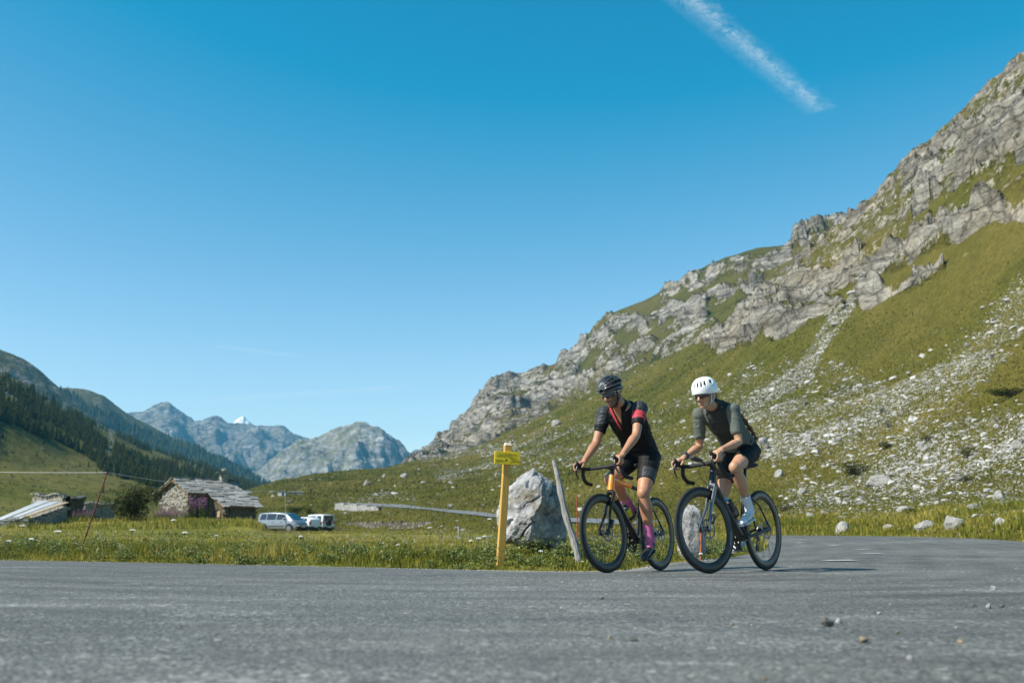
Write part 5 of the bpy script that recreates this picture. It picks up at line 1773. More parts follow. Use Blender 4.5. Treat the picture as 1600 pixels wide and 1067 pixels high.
# lane marks on the far side of the bend
M_PAINT = simple("worn_road_paint", (.36, .36, .35), .7, var=.3, scale=18)
for i, (x, y, ln) in enumerate(((1312, 876, 1.0), (1364, 865, .9), (1345, 859, .8), (1303, 852, .8), (1250, 848, .7))):
    dd = 13.0
    for _ in range(60):
        P_ = at(x, y, dd); zr = float(road_at(P_.x, P_.y)[0])
        dd += (P_.z - zr) * 8
        dd = min(max(dd, 8), 30)
    k = MB()
    n_ = 6
    vs = []
    ang = R(8 + 10 * i)
    for j in range(n_ + 1):
        for s in (-1, 1):
            xx = P_.x + (j / n_ - .5) * ln * .34 * math.cos(ang) - s * .05 * math.sin(ang); yy = P_.y + (j / n_ - .5) * ln * .34 * math.sin(ang) + s * .16 * math.cos(ang)
            vs.append((xx, yy, float(road_at(xx, yy)[0]) + .008))
    k.add(vs, [(2 * j, 2 * j + 2, 2 * j + 3, 2 * j + 1) for j in range(n_)])
    o = k.build("lane_mark", M_PAINT, road, smooth=False)

# ------------------------------------------------------------------ grass, weeds and flowers
def mat_leaf(name, stops, rough=.6, trans=.25):
    t = NT(name)
    r = t.attr("rnd")
    c = t.ramp(r, stops)
    t.base(c).set(rough=rough + .2, spec=.10)
    tr = t.n("ShaderNodeBsdfTranslucent")
    t.link(c, tr.inputs[0])
    mx = t.n("ShaderNodeMixShader"); mx.inputs[0].default_value = trans
    t.link(t.b.outputs[0], mx.inputs[1]); t.link(tr.outputs[0], mx.inputs[2])
    t.link(mx.outputs[0], t.N["Material Output"].inputs["Surface"])
    return t.m
def blades(P, h, w, rng, lean=.35, segs=2, curl=.5):
    """tapered bent blades; returns verts, quads, tris, per-vertex random"""
    n = len(P)
    a = rng.uniform(0, 2 * math.pi, n)
    la = rng.uniform(0, 2 * math.pi, n)
    ln = np.abs(rng.normal(0, lean, n)) * h
    side = np.stack([np.cos(a), np.sin(a), np.zeros(n)], -1) * (w / 2)[:, None]
    dirv = np.stack([np.cos(la), np.sin(la), np.zeros(n)], -1)
    up = np.array([0, 0, 1.0])
    rows = []
    for s in range(segs):
        t = s / segs
        c = P + up * (h * t * (1 - .15 * t))[:, None] + dirv * (ln * t ** (1 + curl))[:, None]
        k = 1 - .45 * t
        rows += [c - side * k, c + side * k]
    tip = P + up * (h * .9)[:, None] + dirv * ln[:, None]
    rows.append(tip)
    m = 2 * segs + 1
    V = np.stack(rows, 1).reshape(-1, 3)
    o = (np.arange(n) * m)[:, None]
    Q = [o + np.array([[2 * s, 2 * s + 1, 2 * s + 3, 2 * s + 2]]) for s in range(segs - 1)]
    T = o + np.array([[2 * segs - 2, 2 * segs - 1, 2 * segs]])
    return V, (np.concatenate(Q) if Q else np.zeros((0, 4), int)), T, m
def grass_obj(name, label, P, h, w, rnd, mat, rng, lean=.35, segs=2):
    V, Q, T, m = blades(P, h, w, rng, lean, segs)
    o = link(name, mesh_np(name, V, [Q, T] if len(Q) else [T], [mat], smooth=True, attrs={"rnd": np.repeat(rnd, m)}))
    tag(o, label, kind="stuff")
    return o
def leaves(P, ln, w, rng, up=.5):
    """broad kinked leaf: 4 triangles"""
    n = len(P)
    a = rng.uniform(0, 2 * math.pi, n); e = rng.normal(up, .45, n)
    d = np.stack([np.cos(a) * np.cos(e), np.sin(a) * np.cos(e), np.sin(e)], -1)
    s = np.stack([-np.sin(a), np.cos(a), rng.normal(0, .35, n)], -1)
    s /= np.linalg.norm(s, axis=1)[:, None]
    nn = np.cross(d, s)
    m1 = P + d * (ln * .45)[:, None]
    V = np.stack([P, m1 + s * (w / 2)[:, None] + nn * (w * .18)[:, None], m1 - nn * (w * .05)[:, None], m1 - s * (w / 2)[:, None] + nn * (w * .18)[:, None], P + d * ln[:, None] - np.array([0, 0, 1]) * (ln * .12)[:, None]], 1).reshape(-1, 3)
    o = (np.arange(n) * 5)[:, None, None]
    T = (o + np.array([[[0, 2, 1], [0, 3, 2], [1, 2, 4], [2, 3, 4]]])).reshape(-1, 3)
    return V, T

M_GRASS = mat_leaf("grass_blade", [(.0, (.055, .068, .010)), (.28, (.135, .150, .022)), (.54, (.25, .225, .036)), (.80, (.37, .30, .075)), (1.0, (.47, .37, .15))])
M_SLOPEGRASS = mat_leaf("slope_grass_blade", [(.0, (.045, .055, .009)), (.30, (.100, .108, .017)), (.56, (.175, .160, .028)), (.80, (.27, .22, .058)), (1.0, (.38, .30, .12))])
M_WEED = mat_leaf("weed_leaf", [(.0, (.042, .064, .014)), (.5, (.125, .160, .044)), (.85, (.23, .26, .10)), (1.0, (.36, .37, .20))])
M_STRAW = mat_leaf("dry_stalk", [(.0, (.13, .10, .04)), (.5, (.26, .20, .10)), (1.0, (.38, .31, .19))], .7, .1)
rng = np.random.default_rng(21)

def region_pts(n, x0, x1, y0, y1, rng, keep):
    x, y = rng.uniform(x0, x1, n), rng.uniform(y0, y1, n)
    k = keep(x, y)
    return x[k], y[k]
def inner_side(x, y):
    return ~in_poly(x, y, ROAD_POLY[::4])
# edge strip next to the asphalt: dense and weedy
def edge_keep(x, y):
    d = seg_dist(x, y, IN_L[::4])
    ins = in_poly(x, y, ROAD_POLY[::4])
    return (~ins & (d < 2.4) & (rng.uniform(0, 1, len(x)) < 1.15 - .30 * d)) | (ins & (d < .06) & (rng.uniform(0, 1, len(x)) < .5))
x, y = region_pts(330000, -16, 5.2, 9.0, 21, rng, edge_keep)
n1 = fbm(x * .8, y * .8, 4.4, 3)
d = seg_dist(x, y, IN_L[::4])
hh = np.clip((.030 + .085 * smoothstep(0, .7, d) * (1 - .55 * smoothstep(1.2, 2.4, d))) * (1 + 1.1 * n1) * rng.uniform(.4, 1.4, len(x)), .02, .24)
z = ground_h(x, y)
rnd = np.clip(.40 + .35 * fbm(x * .5, y * .5, 8.8, 3) + rng.normal(0, .17, len(x)), 0, 1)
grass_obj("grass_verge", "rough grass along the asphalt edge", np.stack([x, y, z - .01], -1), hh, rng.uniform(.005, .012, len(x)), rnd, M_GRASS, rng, .45)
# broad-leaved weeds in clumps
cx, cy = region_pts(2600, -16, 5, 9.2, 20, rng, lambda x, y: inner_side(x, y) & (seg_dist(x, y, IN_L[::4]) < 1.9))
cz = ground_h(cx, cy)
ch = rng.uniform(.05, .20, len(cx)) * (1 + .5 * fbm(cx * .6, cy * .6, 1.1, 2))
k = rng.integers(0, len(cx), 42000)
a = rng.uniform(0, 6.28, len(k)); rr_ = np.abs(rng.normal(0, .075, len(k)))
hz = rng.uniform(0, 1, len(k)) ** .8 * ch[k]
P = np.stack([cx[k] + rr_ * np.cos(a), cy[k] + rr_ * np.sin(a), cz[k] + hz], -1)
V, T = leaves(P, rng.uniform(.022, .060, len(k)), rng.uniform(.012, .030, len(k)), rng)
o = link("verge_weeds", mesh_np("verge_weeds", V, [T], [M_WEED], smooth=False, attrs={"rnd": np.repeat(np.clip(rng.normal(.45, .22, len(k)) + .25 * (hz / .2), 0, 1), 5)}))
tag(o, "low broad-leaved weeds along the verge", kind="stuff")
# taller grass and dry seed heads behind the edge
x, y = region_pts(13000, -19, 5, 10, 22, rng, lambda x, y: inner_side(x, y) & (seg_dist(x, y, IN_L[::4]) > .35) & (seg_dist(x, y, IN_L[::4]) < 3) & (rng.uniform(0, 1, len(x)) < .12 + .9 * fbm(x * .35, y * .35, 2.9, 2)))
z = ground_h(x, y)
grass_obj("tall_grass", "tall seeding grass standing in the verge", np.stack([x, y, z], -1), rng.uniform(.10, .30, len(x)), rng.uniform(.004, .008, len(x)), np.clip(rng.normal(.55, .2, len(x)), 0, 1), M_GRASS, rng, .30, 3)
# seed-head stalks
x, y = region_pts(2400, -19, 4, 10, 22, rng, lambda x, y: inner_side(x, y) & (seg_dist(x, y, IN_L[::4]) > .4) & (rng.uniform(0, 1, len(x)) < .10 + .6 * smoothstep(-7, -2, x) * (x < -.8)))
z = ground_h(x, y)
hh = rng.uniform(.18, .40, len(x))
P = np.stack([x, y, z], -1)
V1, Q1, T1, m1 = blades(P, hh, np.full(len(x), .005), rng, .12, 2)
top = V1.reshape(-1, m1, 3)[:, -1]
k = np.repeat(np.arange(len(x)), 14)
PP = top[k] + rng.normal(0, .013, (len(k), 3)) * np.array([1, 1, .8])
V2, T2 = leaves(PP, rng.uniform(.010, .022, len(k)), rng.uniform(.006, .012, len(k)), rng)
o = link("seed_heads", mesh_np("seed_heads", np.concatenate([V1, V2]), [Q1, np.concatenate([T1, T2 + len(V1)])], [M_STRAW], smooth=False, attrs={"rnd": np.concatenate([np.full(len(V1), .3), np.repeat(rng.uniform(.3, 1, len(k)), 5)])}))
tag(o, "beige dried seed heads above the verge grass", kind="stuff")
# meadow out to the hut and cars: larger tufts with distance
def meadow(n, y0, y1, xs, hs, ws, name, label):
    x, y = region_pts(n, -1, 1, y0, y1, rng, lambda x, y: np.ones(len(x), bool))
    x = x * y * xs - .06 * y
    k = inner_side(x, y) & (seg_dist(x, y, IN_L[::6]) > .5) & (x < 6 + .05 * y) & (rng.uniform(0, 1, len(x)) < .55 + .8 * fbm(x * .12, y * .12, 6.1, 3))
    x, y = x[k], y[k]
    z = ground_h(x, y)
    f = fbm(x * .13, y * .22, 12.1, 4)
    rnd = np.clip(.50 + .45 * f + rng.normal(0, .16, len(x)), 0, 1)
    mow = 1 - .55 * smoothstep(.0, .35, fbm(x * .07, y * .16, 9.9, 2)) * (x > -14)
    grass_obj(name, label, np.stack([x, y, z - .01], -1), rng.uniform(.4, 1.3, len(x)) * hs * mow * (y / y0) ** .45, ws * (y / y0) * rng.uniform(.7, 1.4, len(x)), rnd, M_GRASS, rng, .5, 2)
meadow(150000, 12, 32, .62, .055, .008, "meadow_grass", "short yellow-green grass of the near meadow")
meadow(120000, 30, 100, .62, .085, .026, "meadow_grass", "grass of the far meadow round the hut")
# outer verge and lower slope beyond the road
def outer_keep(x, y):
    return (~in_poly(x, y, ROAD_POLY[::4])) & (seg_dist(x, y, OUT_L[::4]) < 7) & (x > 2)
x, y = region_pts(120000, 3, 26, 10, 52, rng, outer_keep)
ang = np.arctan2(x, y); rad = np.hypot(x, y)
def hr_z(x, y):
    ang, rad = np.arctan2(x, y), np.hypot(x, y)
    i = np.clip(np.searchsorted(HR.az, ang), 1, HR.naz - 1)
    z = np.full(len(x), -9.0)
    for s in range(0, len(x), 20000):
        sl = slice(s, s + 20000)
        Rw = HR.R[i[sl]]
        j = np.argmax(Rw > rad[sl][:, None], axis=1)
        j = np.clip(j, 1, HR.nr - 1)
        r0, r1 = Rw[np.arange(len(j)), j - 1], Rw[np.arange(len(j)), j]
        u = np.clip((rad[sl] - r0) / (r1 - r0), 0, 1)
        Zw = HR.Z[i[sl]]
        zz = Zw[np.arange(len(j)), j - 1] * (1 - u) + Zw[np.arange(len(j)), j] * u
        z[sl] = np.where(rad[sl] >= Rw[:, 0], zz, -9)
    return z
z = np.maximum(ground_h(x, y), hr_z(x, y))
d = seg_dist(x, y, OUT_L[::4])
grass_obj("outer_verge_grass", "grass on the outer verge below the slope", np.stack([x, y, z - .02], -1), np.clip(rng.uniform(.05, .30, len(x)) * (.5 + .5 * smoothstep(0, 1.2, d)) * (1 + .8 * fbm(x * .5, y * .5, 3.3, 2)), .03, .5), rng.uniform(.010, .026, len(x)) * rad.mean() / 22, np.clip(.48 + .4 * fbm(x * .3, y * .3, 1.8, 3) + rng.normal(0, .16, len(x)), 0, 1), M_GRASS, rng, .4)
# tufts on the lower slope itself
jj = RNG.choice(len(wsub), 1)  # keep the generator in step
fade = smoothstep(400, 660, py + 40 * fbm(HR.X * .04, HR.Y * .04, 2.0, 3)) * smoothstep(330, 520, px)
cell = (dpy * fade * (py < 836) * (px < 1720) * np.clip(1 - 1.6 * HR.rock, 0, 1))[:, j0:j1].ravel()
pick = rng.choice(len(cell), 170000, p=cell / cell.sum())
pi, pj = np.unravel_index(pick, (HR.naz, j1 - j0)); pj = pj + j0
fi, fj = rng.uniform(0, 1, len(pi)), rng.uniform(0, 1, len(pi))
P = HR.at_index(pi, pj) + (HR.at_index(np.minimum(pi + 1, HR.naz - 1), pj) - HR.at_index(pi, pj)) * fi[:, None] + (HR.at_index(pi, pj + 1) - HR.at_index(pi, pj)) * fj[:, None]
rad = np.hypot(P[:, 0], P[:, 1])
f = fbm(P[:, 0] * .06, P[:, 1] * .06, 4.4, 4)
h = np.clip(rng.uniform(1.0, 3.6, len(P)) * rad / F_PX, .06, .7)
grass_obj("slope_grass", "tufted grass on the lower slope", P, h, h * rng.uniform(.25, .6, len(P)), np.clip(.42 + .42 * f + rng.normal(0, .16, len(P)), 0, 1), M_SLOPEGRASS, rng, .5, 2)

# rank growth in front of the hut and shed
x, y = region_pts(30000, -36, -12, 52, 84, rng, lambda x, y: (x / y > -.50) & (x / y < -.245) & (rng.uniform(0, 1, len(x)) < .5 + .9 * fbm(x * .2, y * .2, 5.0, 3)))
z = ground_h(x, y)
grass_obj("rank_grass", "tall rank grass round the stone hut", np.stack([x, y, z], -1), rng.uniform(.12, .42, len(x)), rng.uniform(.025, .06, len(x)), np.clip(rng.normal(.55, .2, len(x)), 0, 1), M_GRASS, rng, .3, 2)
# white umbel flowers as single plants
M_STEM = simple("flower_stem", (.09, .12, .035), .7)
M_UMBEL = simple("white_umbel", (.62, .61, .58), .8, var=.12, scale=90)
def umbel_mesh(seed, wd):
    rs = random.Random(seed)
    fl = MB()
    for i in range(30):
        a, r_ = rs.uniform(0, 6.28), math.sqrt(rs.random()) * wd / 2
        c = Vector((r_ * math.cos(a), r_ * math.sin(a), .012 * (1 - (2 * r_ / wd) ** 2) + rs.uniform(-.004, .004)))
        s = wd * .11
        b = rs.uniform(0, 1)
        vs = [c + Vector((s * math.cos(b + k * 1.2566), s * math.sin(b + k * 1.2566), -.003)) for k in range(5)] + [c + Vector((0, 0, .004))]
        fl.add(vs, [(k, (k + 1) % 5, 5) for k in range(5)])
    return fl
UM = [(91, 831, 16, 12.5, "left end of the verge"), (207, 829, 12, 13, "left of the stone hut's gable"), (289, 833, 13, 12.6, "below the stone hut"), (36, 822, 12, 14, "in front of the metal roof"), (49, 843, 14, 12.6, "at the far left verge"),
      (271, 813, 10, 16, "near the stone hut wall"), (470, 839, 9, 12, "below the parked cars"), (765, 812, 9, 13, "just left of the signpost"), (748, 842, 11, 11.5, "low beside the signpost"), (757, 839, 10, 11.6, "left of the signpost foot"), (736, 846, 9, 11.4, "in the grass left of the signpost"),
      (672, 825, 9, 14, "in the open meadow"), (845, 862, 9, 10.4, "in front of the large boulder"), (14, 846, 12, 12.4, "by the left picture edge"), (338, 838, 8, 12.8, "in the middle of the left verge"), (1095, 866, 9, 12.1, "behind the black bicycle's front wheel"), (622, 852, 8, 11, "at the verge below the meadow")]
for i, (x, y, w_, d_, where) in enumerate(UM):
    w_ *= .72
    tp = at(x, y, d_)
    g = gz(tp.x, tp.y)
    if tp.z < g + .08: tp.z = g + .10 + .02 * (i % 4)
    e = empty("white_flower", (tp.x, tp.y, g))
    st_ = MB(); hgt = tp.z - g
    st_.tube([(-.02, .01, -.02), (-.005, .0, hgt * .5), (0, 0, hgt)], [.004, .0032, .0025], 6)
    for k in range(7):
        a = k * .9
        st_.tube([(0, 0, hgt - .03), (math.cos(a) * w_ * d_ / F_PX * .3, math.sin(a) * w_ * d_ / F_PX * .3, hgt + .004)], .0016, 4)
    st_.build("stem", M_STEM, e)
    fl = umbel_mesh(i, w_ * d_ / F_PX)
    o = fl.build("flower_head", M_UMBEL, e, smooth=False); o.location = (0, 0, hgt + .006)
    tag(e, f"flat white umbel flower {where}", "flower", "white umbel flowers in the verge")
# many small white and pink blossoms, too small to tell apart
x, y = region_pts(1500, -18, 5, 10, 30, rng, lambda x, y: inner_side(x, y) & (seg_dist(x, y, IN_L[::6]) > .2))
z = ground_h(x, y) + rng.uniform(.06, .28, len(x))
k = np.repeat(np.arange(len(x)), 7)
V, T = leaves(np.stack([x, y, z], -1)[k] + rng.normal(0, .010, (len(k), 3)), rng.uniform(.008, .018, len(k)), rng.uniform(.006, .013, len(k)), rng)
t = NT("small_blossom"); t.base(t.ramp(t.attr("rnd"), [(.0, (.60, .60, .57)), (.8, (.55, .56, .52)), (1, (.55, .36, .50))])).set(rough=.8)
o = link("small_blossoms", mesh_np("small_blossoms", V, [T], [t.m], smooth=False, attrs={"rnd": np.repeat(rng.uniform(0, 1, len(k)), 5)}))
tag(o, "tiny pale blossoms dotted through the grass", kind="stuff")

# ------------------------------------------------------------------ terrain look-up for placing things
def hl_z(x, y):
    ang, rad = math.atan2(x, y), math.hypot(x, y)
    out = -9.0
    for P_ in (HL, HR):
        if P_.az[0] < ang < P_.az[-1]:
            i = int(np.searchsorted(P_.az, ang))
            Rw = P_.R[i]
            if Rw[0] < rad < Rw[-1]: out = max(out, float(np.interp(rad, Rw, P_.Z[i])))
    return out
def top_z(x, y): return max(gz(x, y), hl_z(x, y))

# ------------------------------------------------------------------ stone hut
M_SLAB = [mat_stone("roof_slate_a", (.16, .16, .155), (.38, .38, .37), (.25, .20, .12), 2.0, .5), mat_stone("roof_slate_b", (.11, .11, .105), (.28, .28, .27), (.20, .16, .08), 2.0, .5)]
M_WALLSTONE = mat_stone("hut_stone", (.13, .12, .10), (.40, .38, .34), (.26, .19, .10), 1.5, .45)
M_MOSS_SHADE = mat_stone("moss_shade_hut_stone", (.045, .042, .030), (.16, .14, .10), (.10, .085, .035), 1.5, .6)  # dark stone: moss, with the shade of the hut walls put into its colour
M_MORTAR = simple("hut_joints", (.045, .040, .032), .95)
M_PLANKWOOD = wood("hut_timber", (.10, .065, .035), (.24, .15, .08))
M_DARK = simple("dark_interior", (.012, .011, .010), .9)
HD = 92.0
HK = HD / 85.0
apex = at(270, 748, HD)
hut = empty("stone_hut", (apex.x, apex.y, .2))
U, Wd = Vector((math.cos(R(43)), math.sin(R(43)), 0)), Vector((math.cos(R(43)), -math.sin(R(43)), 0))
RZ = (apex.z - .2) / HK
hut.scale = (HK, HK, HK)
SL = .455                                # fall per metre of the roof
def hp_(u, w, z): return U * u + Wd * w + Vector((0, 0, z))
ruf = MB()
def roof_deck(u0, u1, w0, w1):
    a = [hp_(u0, w0, RZ - .16 - SL * abs(w0)), hp_(u1, w0, RZ - .16 - SL * abs(w0)), hp_(u1, w1, RZ - .16 - SL * abs(w1)), hp_(u0, w1, RZ - .16 - SL * abs(w1))]
    ruf.prism(a, (0, 0, .10))
roof_deck(0, 5.1, 0, 2.75); roof_deck(1.9, 5.1, 2.75, 5.05); roof_deck(0, 5.1, -2.8, 0)
roof = ruf.build("roof", M_PLANKWOOD, hut, smooth=False)
slab_me = []
for i in range(8):
    rs = random.Random(50 + i)
    n_ = 7
    poly = []
    for sx, sy in ((-.5, -.5), (-.05, -.54), (.5, -.48), (.53, .0), (.5, .5), (0, .52), (-.5, .48)):
        poly.append((sx + rs.uniform(-.06, .06), sy + rs.uniform(-.07, .07), 0))
    k = MB(); k.prism(poly, (0, 0, 1))
    slab_me.append(k.mesh("slab", [M_SLAB[i % 2]], False))
def slabs(u0, u1, wlist, side):
    nrm = Vector((0, 0, 1)) + Wd * side * SL
    nrm.normalize()
    down = (Wd * side - Vector((0, 0, SL))).normalized()
    ydir = nrm.cross(U)
    for r_i, w in enumerate(wlist):
        u = u0 - .12 + random.uniform(-.15, .1)
        while u < u1 + .05:
            L_ = random.uniform(.42, .95)
            o = link("slab", random.choice(slab_me), roof)
            w2_ = w + random.uniform(-.10, .10)
            c = hp_(u + L_ / 2, side * w2_, RZ - .045 - SL * w2_)
            q = Matrix((U, -down, nrm)).transposed().to_4x4() @ Matrix.Rotation(random.uniform(-.13, .13), 4, 'Z') @ Matrix.Rotation(R(-3.5) * 1, 4, 'X') @ Matrix.Rotation(random.uniform(-.03, .03), 4, 'Y')
            o.matrix_local = Matrix.Translation(c + nrm * (.012 + random.uniform(0, .06)) + U * random.uniform(-.05, .05)) @ q @ Matrix.Diagonal((L_ * .97, random.uniform(.52, .80), random.uniform(.05, .10), 1))
            u += L_
slabs(0, 1.9, np.arange(2.62, .0, -.47), 1)
slabs(1.9, 5.1, np.arange(4.9, .0, -.45), 1)
slabs(0, 5.1, np.arange(2.6, .0, -.62), -1)
k = MB()
for i in range(8):
    k.box(hp_(.35 + i * .64, random.uniform(-.06, .06), RZ + .05 + random.uniform(-.01, .02)), (.62, .42, .07), Matrix.Rotation(R(43) + random.uniform(-.1, .1), 3, 'Z'))
o = k.build("ridge_stones", M_SLAB[1], roof, smooth=False); o["kind"] = "stuff"

def stone_wall(name, A_, dirv, length, top_fn, bot, nrm, mats, parent, hole=None, course=(.07, .17), darker=None):
    """coursed rubble: A_ start point, dirv along, top_fn(s) height, stones proud of a dark core"""
    core = MB(); st_ = MB()
    n_ = 24
    vs = []
    for i in range(n_ + 1):
        s = length * i / n_
        for dz in (bot, top_fn(s) - .02):
            for off in (-.10, -.45): vs.append(A_ + dirv * s + nrm * off + Vector((0, 0, dz)))
    fs = []
    for i in range(n_):
        a = i * 4; b_ = a + 4
        fs += [(a, b_, b_ + 2, a + 2), (a + 1, a + 3, b_ + 3, b_ + 1), (a + 2, b_ + 2, b_ + 3, a + 3)]
    core.add(vs, fs)
    w_ = core.build(name, M_MORTAR, parent, smooth=False)
    z = bot
    rot = Matrix((dirv, -nrm, Vector((0, 0, 1)))).transposed()
    while z < max(top_fn(s) for s in np.linspace(0, length, 20)):
        hgt = random.uniform(*course)
        s = random.uniform(-.2, 0)
        while s < length:
            L_ = random.uniform(.15, .50)
            c_ = s + L_ / 2
            if 0 < c_ < length and z + hgt * .6 < top_fn(c_) and not (hole and hole(c_, z + hgt / 2)):
                mi = 1 if (darker and darker(c_, z)) else 0
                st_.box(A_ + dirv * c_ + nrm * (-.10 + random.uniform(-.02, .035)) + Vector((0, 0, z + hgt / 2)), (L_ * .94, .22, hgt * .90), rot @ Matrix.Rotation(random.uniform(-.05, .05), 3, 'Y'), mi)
            s += L_
        z += hgt
    o = st_.build("wall_stones", mats, w_, smooth=False); o["kind"] = "stuff"
    return w_
# gable towards the sun, lower flank in the shade, end wall; shade on gable foot and flank painted in as darker stones
stone_wall("gable_wall", hp_(.22, -2.55, 0), Wd, 5.1, lambda s: RZ - .22 - SL * abs(s - 2.55), -.6, -U, [M_WALLSTONE, M_MOSS_SHADE], hut, darker=lambda s, z: z < 1.9 + .25 * math.sin(s * 3) + random.uniform(-.15, .15) or random.random() < .25)
win = lambda s, z: .75 < s < 1.35 and 1.15 < z < 1.75
stone_wall("gable_wall", hp_(2.1, 2.5, 0), Wd, 2.4, lambda s: RZ - .22 - SL * (s + 2.5), -.6, -U, [M_WALLSTONE, M_MOSS_SHADE], hut, hole=win, darker=lambda s, z: z > 1.0 or s < .6)
stone_wall("side_wall", hp_(2.1, 4.8, 0), U, 2.9, lambda s: RZ - .22 - SL * 4.8, -.6, Wd, [M_WALLSTONE, M_MOSS_SHADE], hut, darker=lambda s, z: random.random() < .96)
stone_wall("side_wall", hp_(.22, 2.5, 0), U, 1.9, lambda s: RZ - .22 - SL * 2.5, -.6, Wd, [M_WALLSTONE, M_MOSS_SHADE], hut, darker=lambda s, z: random.random() < .96)
k = MB(); k.box(hp_(2.12, 3.55, 1.45), (.60, .12, .58), Matrix((Wd, U, Vector((0, 0, 1)))).transposed())
wdw = k.build("window", M_DARK, hut, smooth=False)
k = MB()
for j in range(4): k.box(hp_(2.02, 4.08 + j * .105 - .15, 1.45), (.095, .05, .50), Matrix((Wd, U, Vector((0, 0, 1)))).transposed())
k.build("shutter", wood("pale_shutter", (.30, .19, .10), (.48, .33, .19)), wdw, smooth=False)
for u_, w0_, w1_ in ((-.05, 0, 2.78), (-.05, 0, -2.8), (1.85, 2.75, 5.1)):
    k = MB(); k.tube([hp_(u_, w0_, RZ - .12 - SL * abs(w0_)), hp_(u_, w1_, RZ - .12 - SL * abs(w1_))], .07, 6)
    k.build("verge_timber", M_PLANKWOOD, hut, smooth=False)
ck = MB()
cu, cw = 4.5, .25
for zi in range(6):
    for a in range(4):
        ang = R(43) + a * math.pi / 2
        ck.box(hp_(cu, cw, RZ - .25 + zi * .14) + Vector((math.cos(ang) * .20, math.sin(ang) * .20, 0)), (.20, .42 + random.uniform(-.05, .05), .13), Matrix.Rotation(ang, 3, 'Z'))
ch_ = ck.build("chimney", M_WALLSTONE, hut, smooth=False)
k = MB(); k.box(hp_(cu, cw, RZ + .72), (1.25, 1.0, .07), Matrix.Rotation(R(20), 3, 'Z')); k.build("chimney_slab", M_SLAB[1], ch_, smooth=False)
o = link("cap_stone", boulder_mesh("cap_stone", 77, (.42, .4, .42), ICO3, mat=M_WALLSTONE), ch_); o.location = hp_(cu, cw, RZ + .90)
tag(hut, "old stone hut with slab roof and chimney left of the parked cars", "hut")

# ------------------------------------------------------------------ ruined shed with metal sheets, rubble walls
M_SHEET = simple("grey_roof_sheet", (.40, .41, .42), .6, metal=.0, var=.15, scale=3)
M_SHEETB = simple("wood_roof_board", (.34, .25, .15), .8, var=.2, scale=8)
sh0 = at(50, 812, 57); sh0.z = top_z(sh0.x, sh0.y)
shed = empty("collapsed_shed", sh0)
tl, tr_, bl, br = at(62, 783, 60) - sh0, at(108, 787, 60) - sh0, at(-14, 815, 55) - sh0, at(46, 808, 55) - sh0
NPL = 6
for i in range(NPL):
    a0, a1 = i / NPL + .004, (i + 1) / NPL - .006
    lift = Vector((0, 0, .05 * (i % 2) + random.uniform(-.02, .02)))
    q4 = [tl.lerp(tr_, a0), tl.lerp(tr_, a1), bl.lerp(br, a1), bl.lerp(br, a0)]
    ex = 1 + random.uniform(-.03, .05)
    q4[2] = q4[1].lerp(q4[2], ex); q4[3] = q4[0].lerp(q4[3], ex)
    k = MB(); k.prism([p + lift for p in q4], (0, 0, .035))
    k.build("roof_sheet", M_SHEETB if i == NPL - 1 else M_SHEET, shed, smooth=False)
ln = (bl - tl).length
stone_wall("rubble_wall", br.lerp(bl, -.02) - Vector((0, 0, br.z)) + Vector((0, -.1, 0)), (Vector(((bl - br).x, (bl - br).y, 0))).normalized(), (bl - br).length, lambda s: br.z - .12 + .1 * math.sin(s * 2), -.3, Vector((0, -1, 0)), [M_WALLSTONE, M_MOSS_SHADE], shed, darker=lambda s, z: random.random() < .05)
stone_wall("rubble_wall", br - Vector((0, 0, br.z)), (Vector(((tr_ - br).x, (tr_ - br).y, 0))).normalized(), (Vector(((tr_ - br).x, (tr_ - br).y, 0))).length, lambda s: br.z - .15 + (tr_.z - br.z) * s / max(.1, (Vector(((tr_ - br).x, (tr_ - br).y, 0))).length), -.3, Vector((.8, -.6, 0)), [M_WALLSTONE, M_MOSS_SHADE], shed, darker=lambda s, z: random.random() < .05)
tag(shed, "collapsed shed with grey metal roof sheets at the left meadow edge", "shed")
def dry_wall(x0, x1, ytop, ybot, d0, d1, label, name="dry_stone_wall", darker=.05):
    a, b_ = at(x0, ybot, d0), at(x1, ybot, d1)
    tops = at(x0, ytop, d0).z
    a.z = top_z(a.x, a.y) - .1; b_.z = top_z(b_.x, b_.y) - .1
    e = empty(name, a)
    dv = Vector(((b_ - a).x, (b_ - a).y, 0)); L_ = dv.length; dv.normalize()
    H0 = tops - a.z; H1 = at(x1, ytop, d1).z - a.z
    stone_wall("wall_core", Vector((0, 0, 0)), dv, L_, lambda s: H0 + (H1 - H0) * s / L_ + .08 * math.sin(s * 1.7), -.2, Vector((dv.y, -dv.x, 0)), [M_WALLSTONE, M_MOSS_SHADE], e, darker=lambda s, z: random.random() < darker)
    k = MB()
    for i in range(int(L_ / .5)):
        s = (i + .5) * .5
        k.box(dv * s + Vector((0, 0, H0 + (H1 - H0) * s / L_ + .06 + .08 * math.sin(s * 1.7))), (random.uniform(.3, .6), .42, .07), Matrix.Rotation(math.atan2(dv.y, dv.x) + random.uniform(-.2, .2), 3, 'Z'))
    o = k.build("coping_stones", M_SLAB[0], e, smooth=False); o["kind"] = "stuff"
    tag(e, label, "wall")
dry_wall(50, 98, 774, 792, 70, 66, "tumbled dry-stone wall behind the collapsed shed")
dry_wall(98, 132, 778, 792, 67, 72, "dark overgrown dry-stone wall right of the collapsed shed", darker=.97)
dry_wall(133, 180, 787, 797, 76, 80, "low pale line of stones between shed ruin and bush", darker=.05)


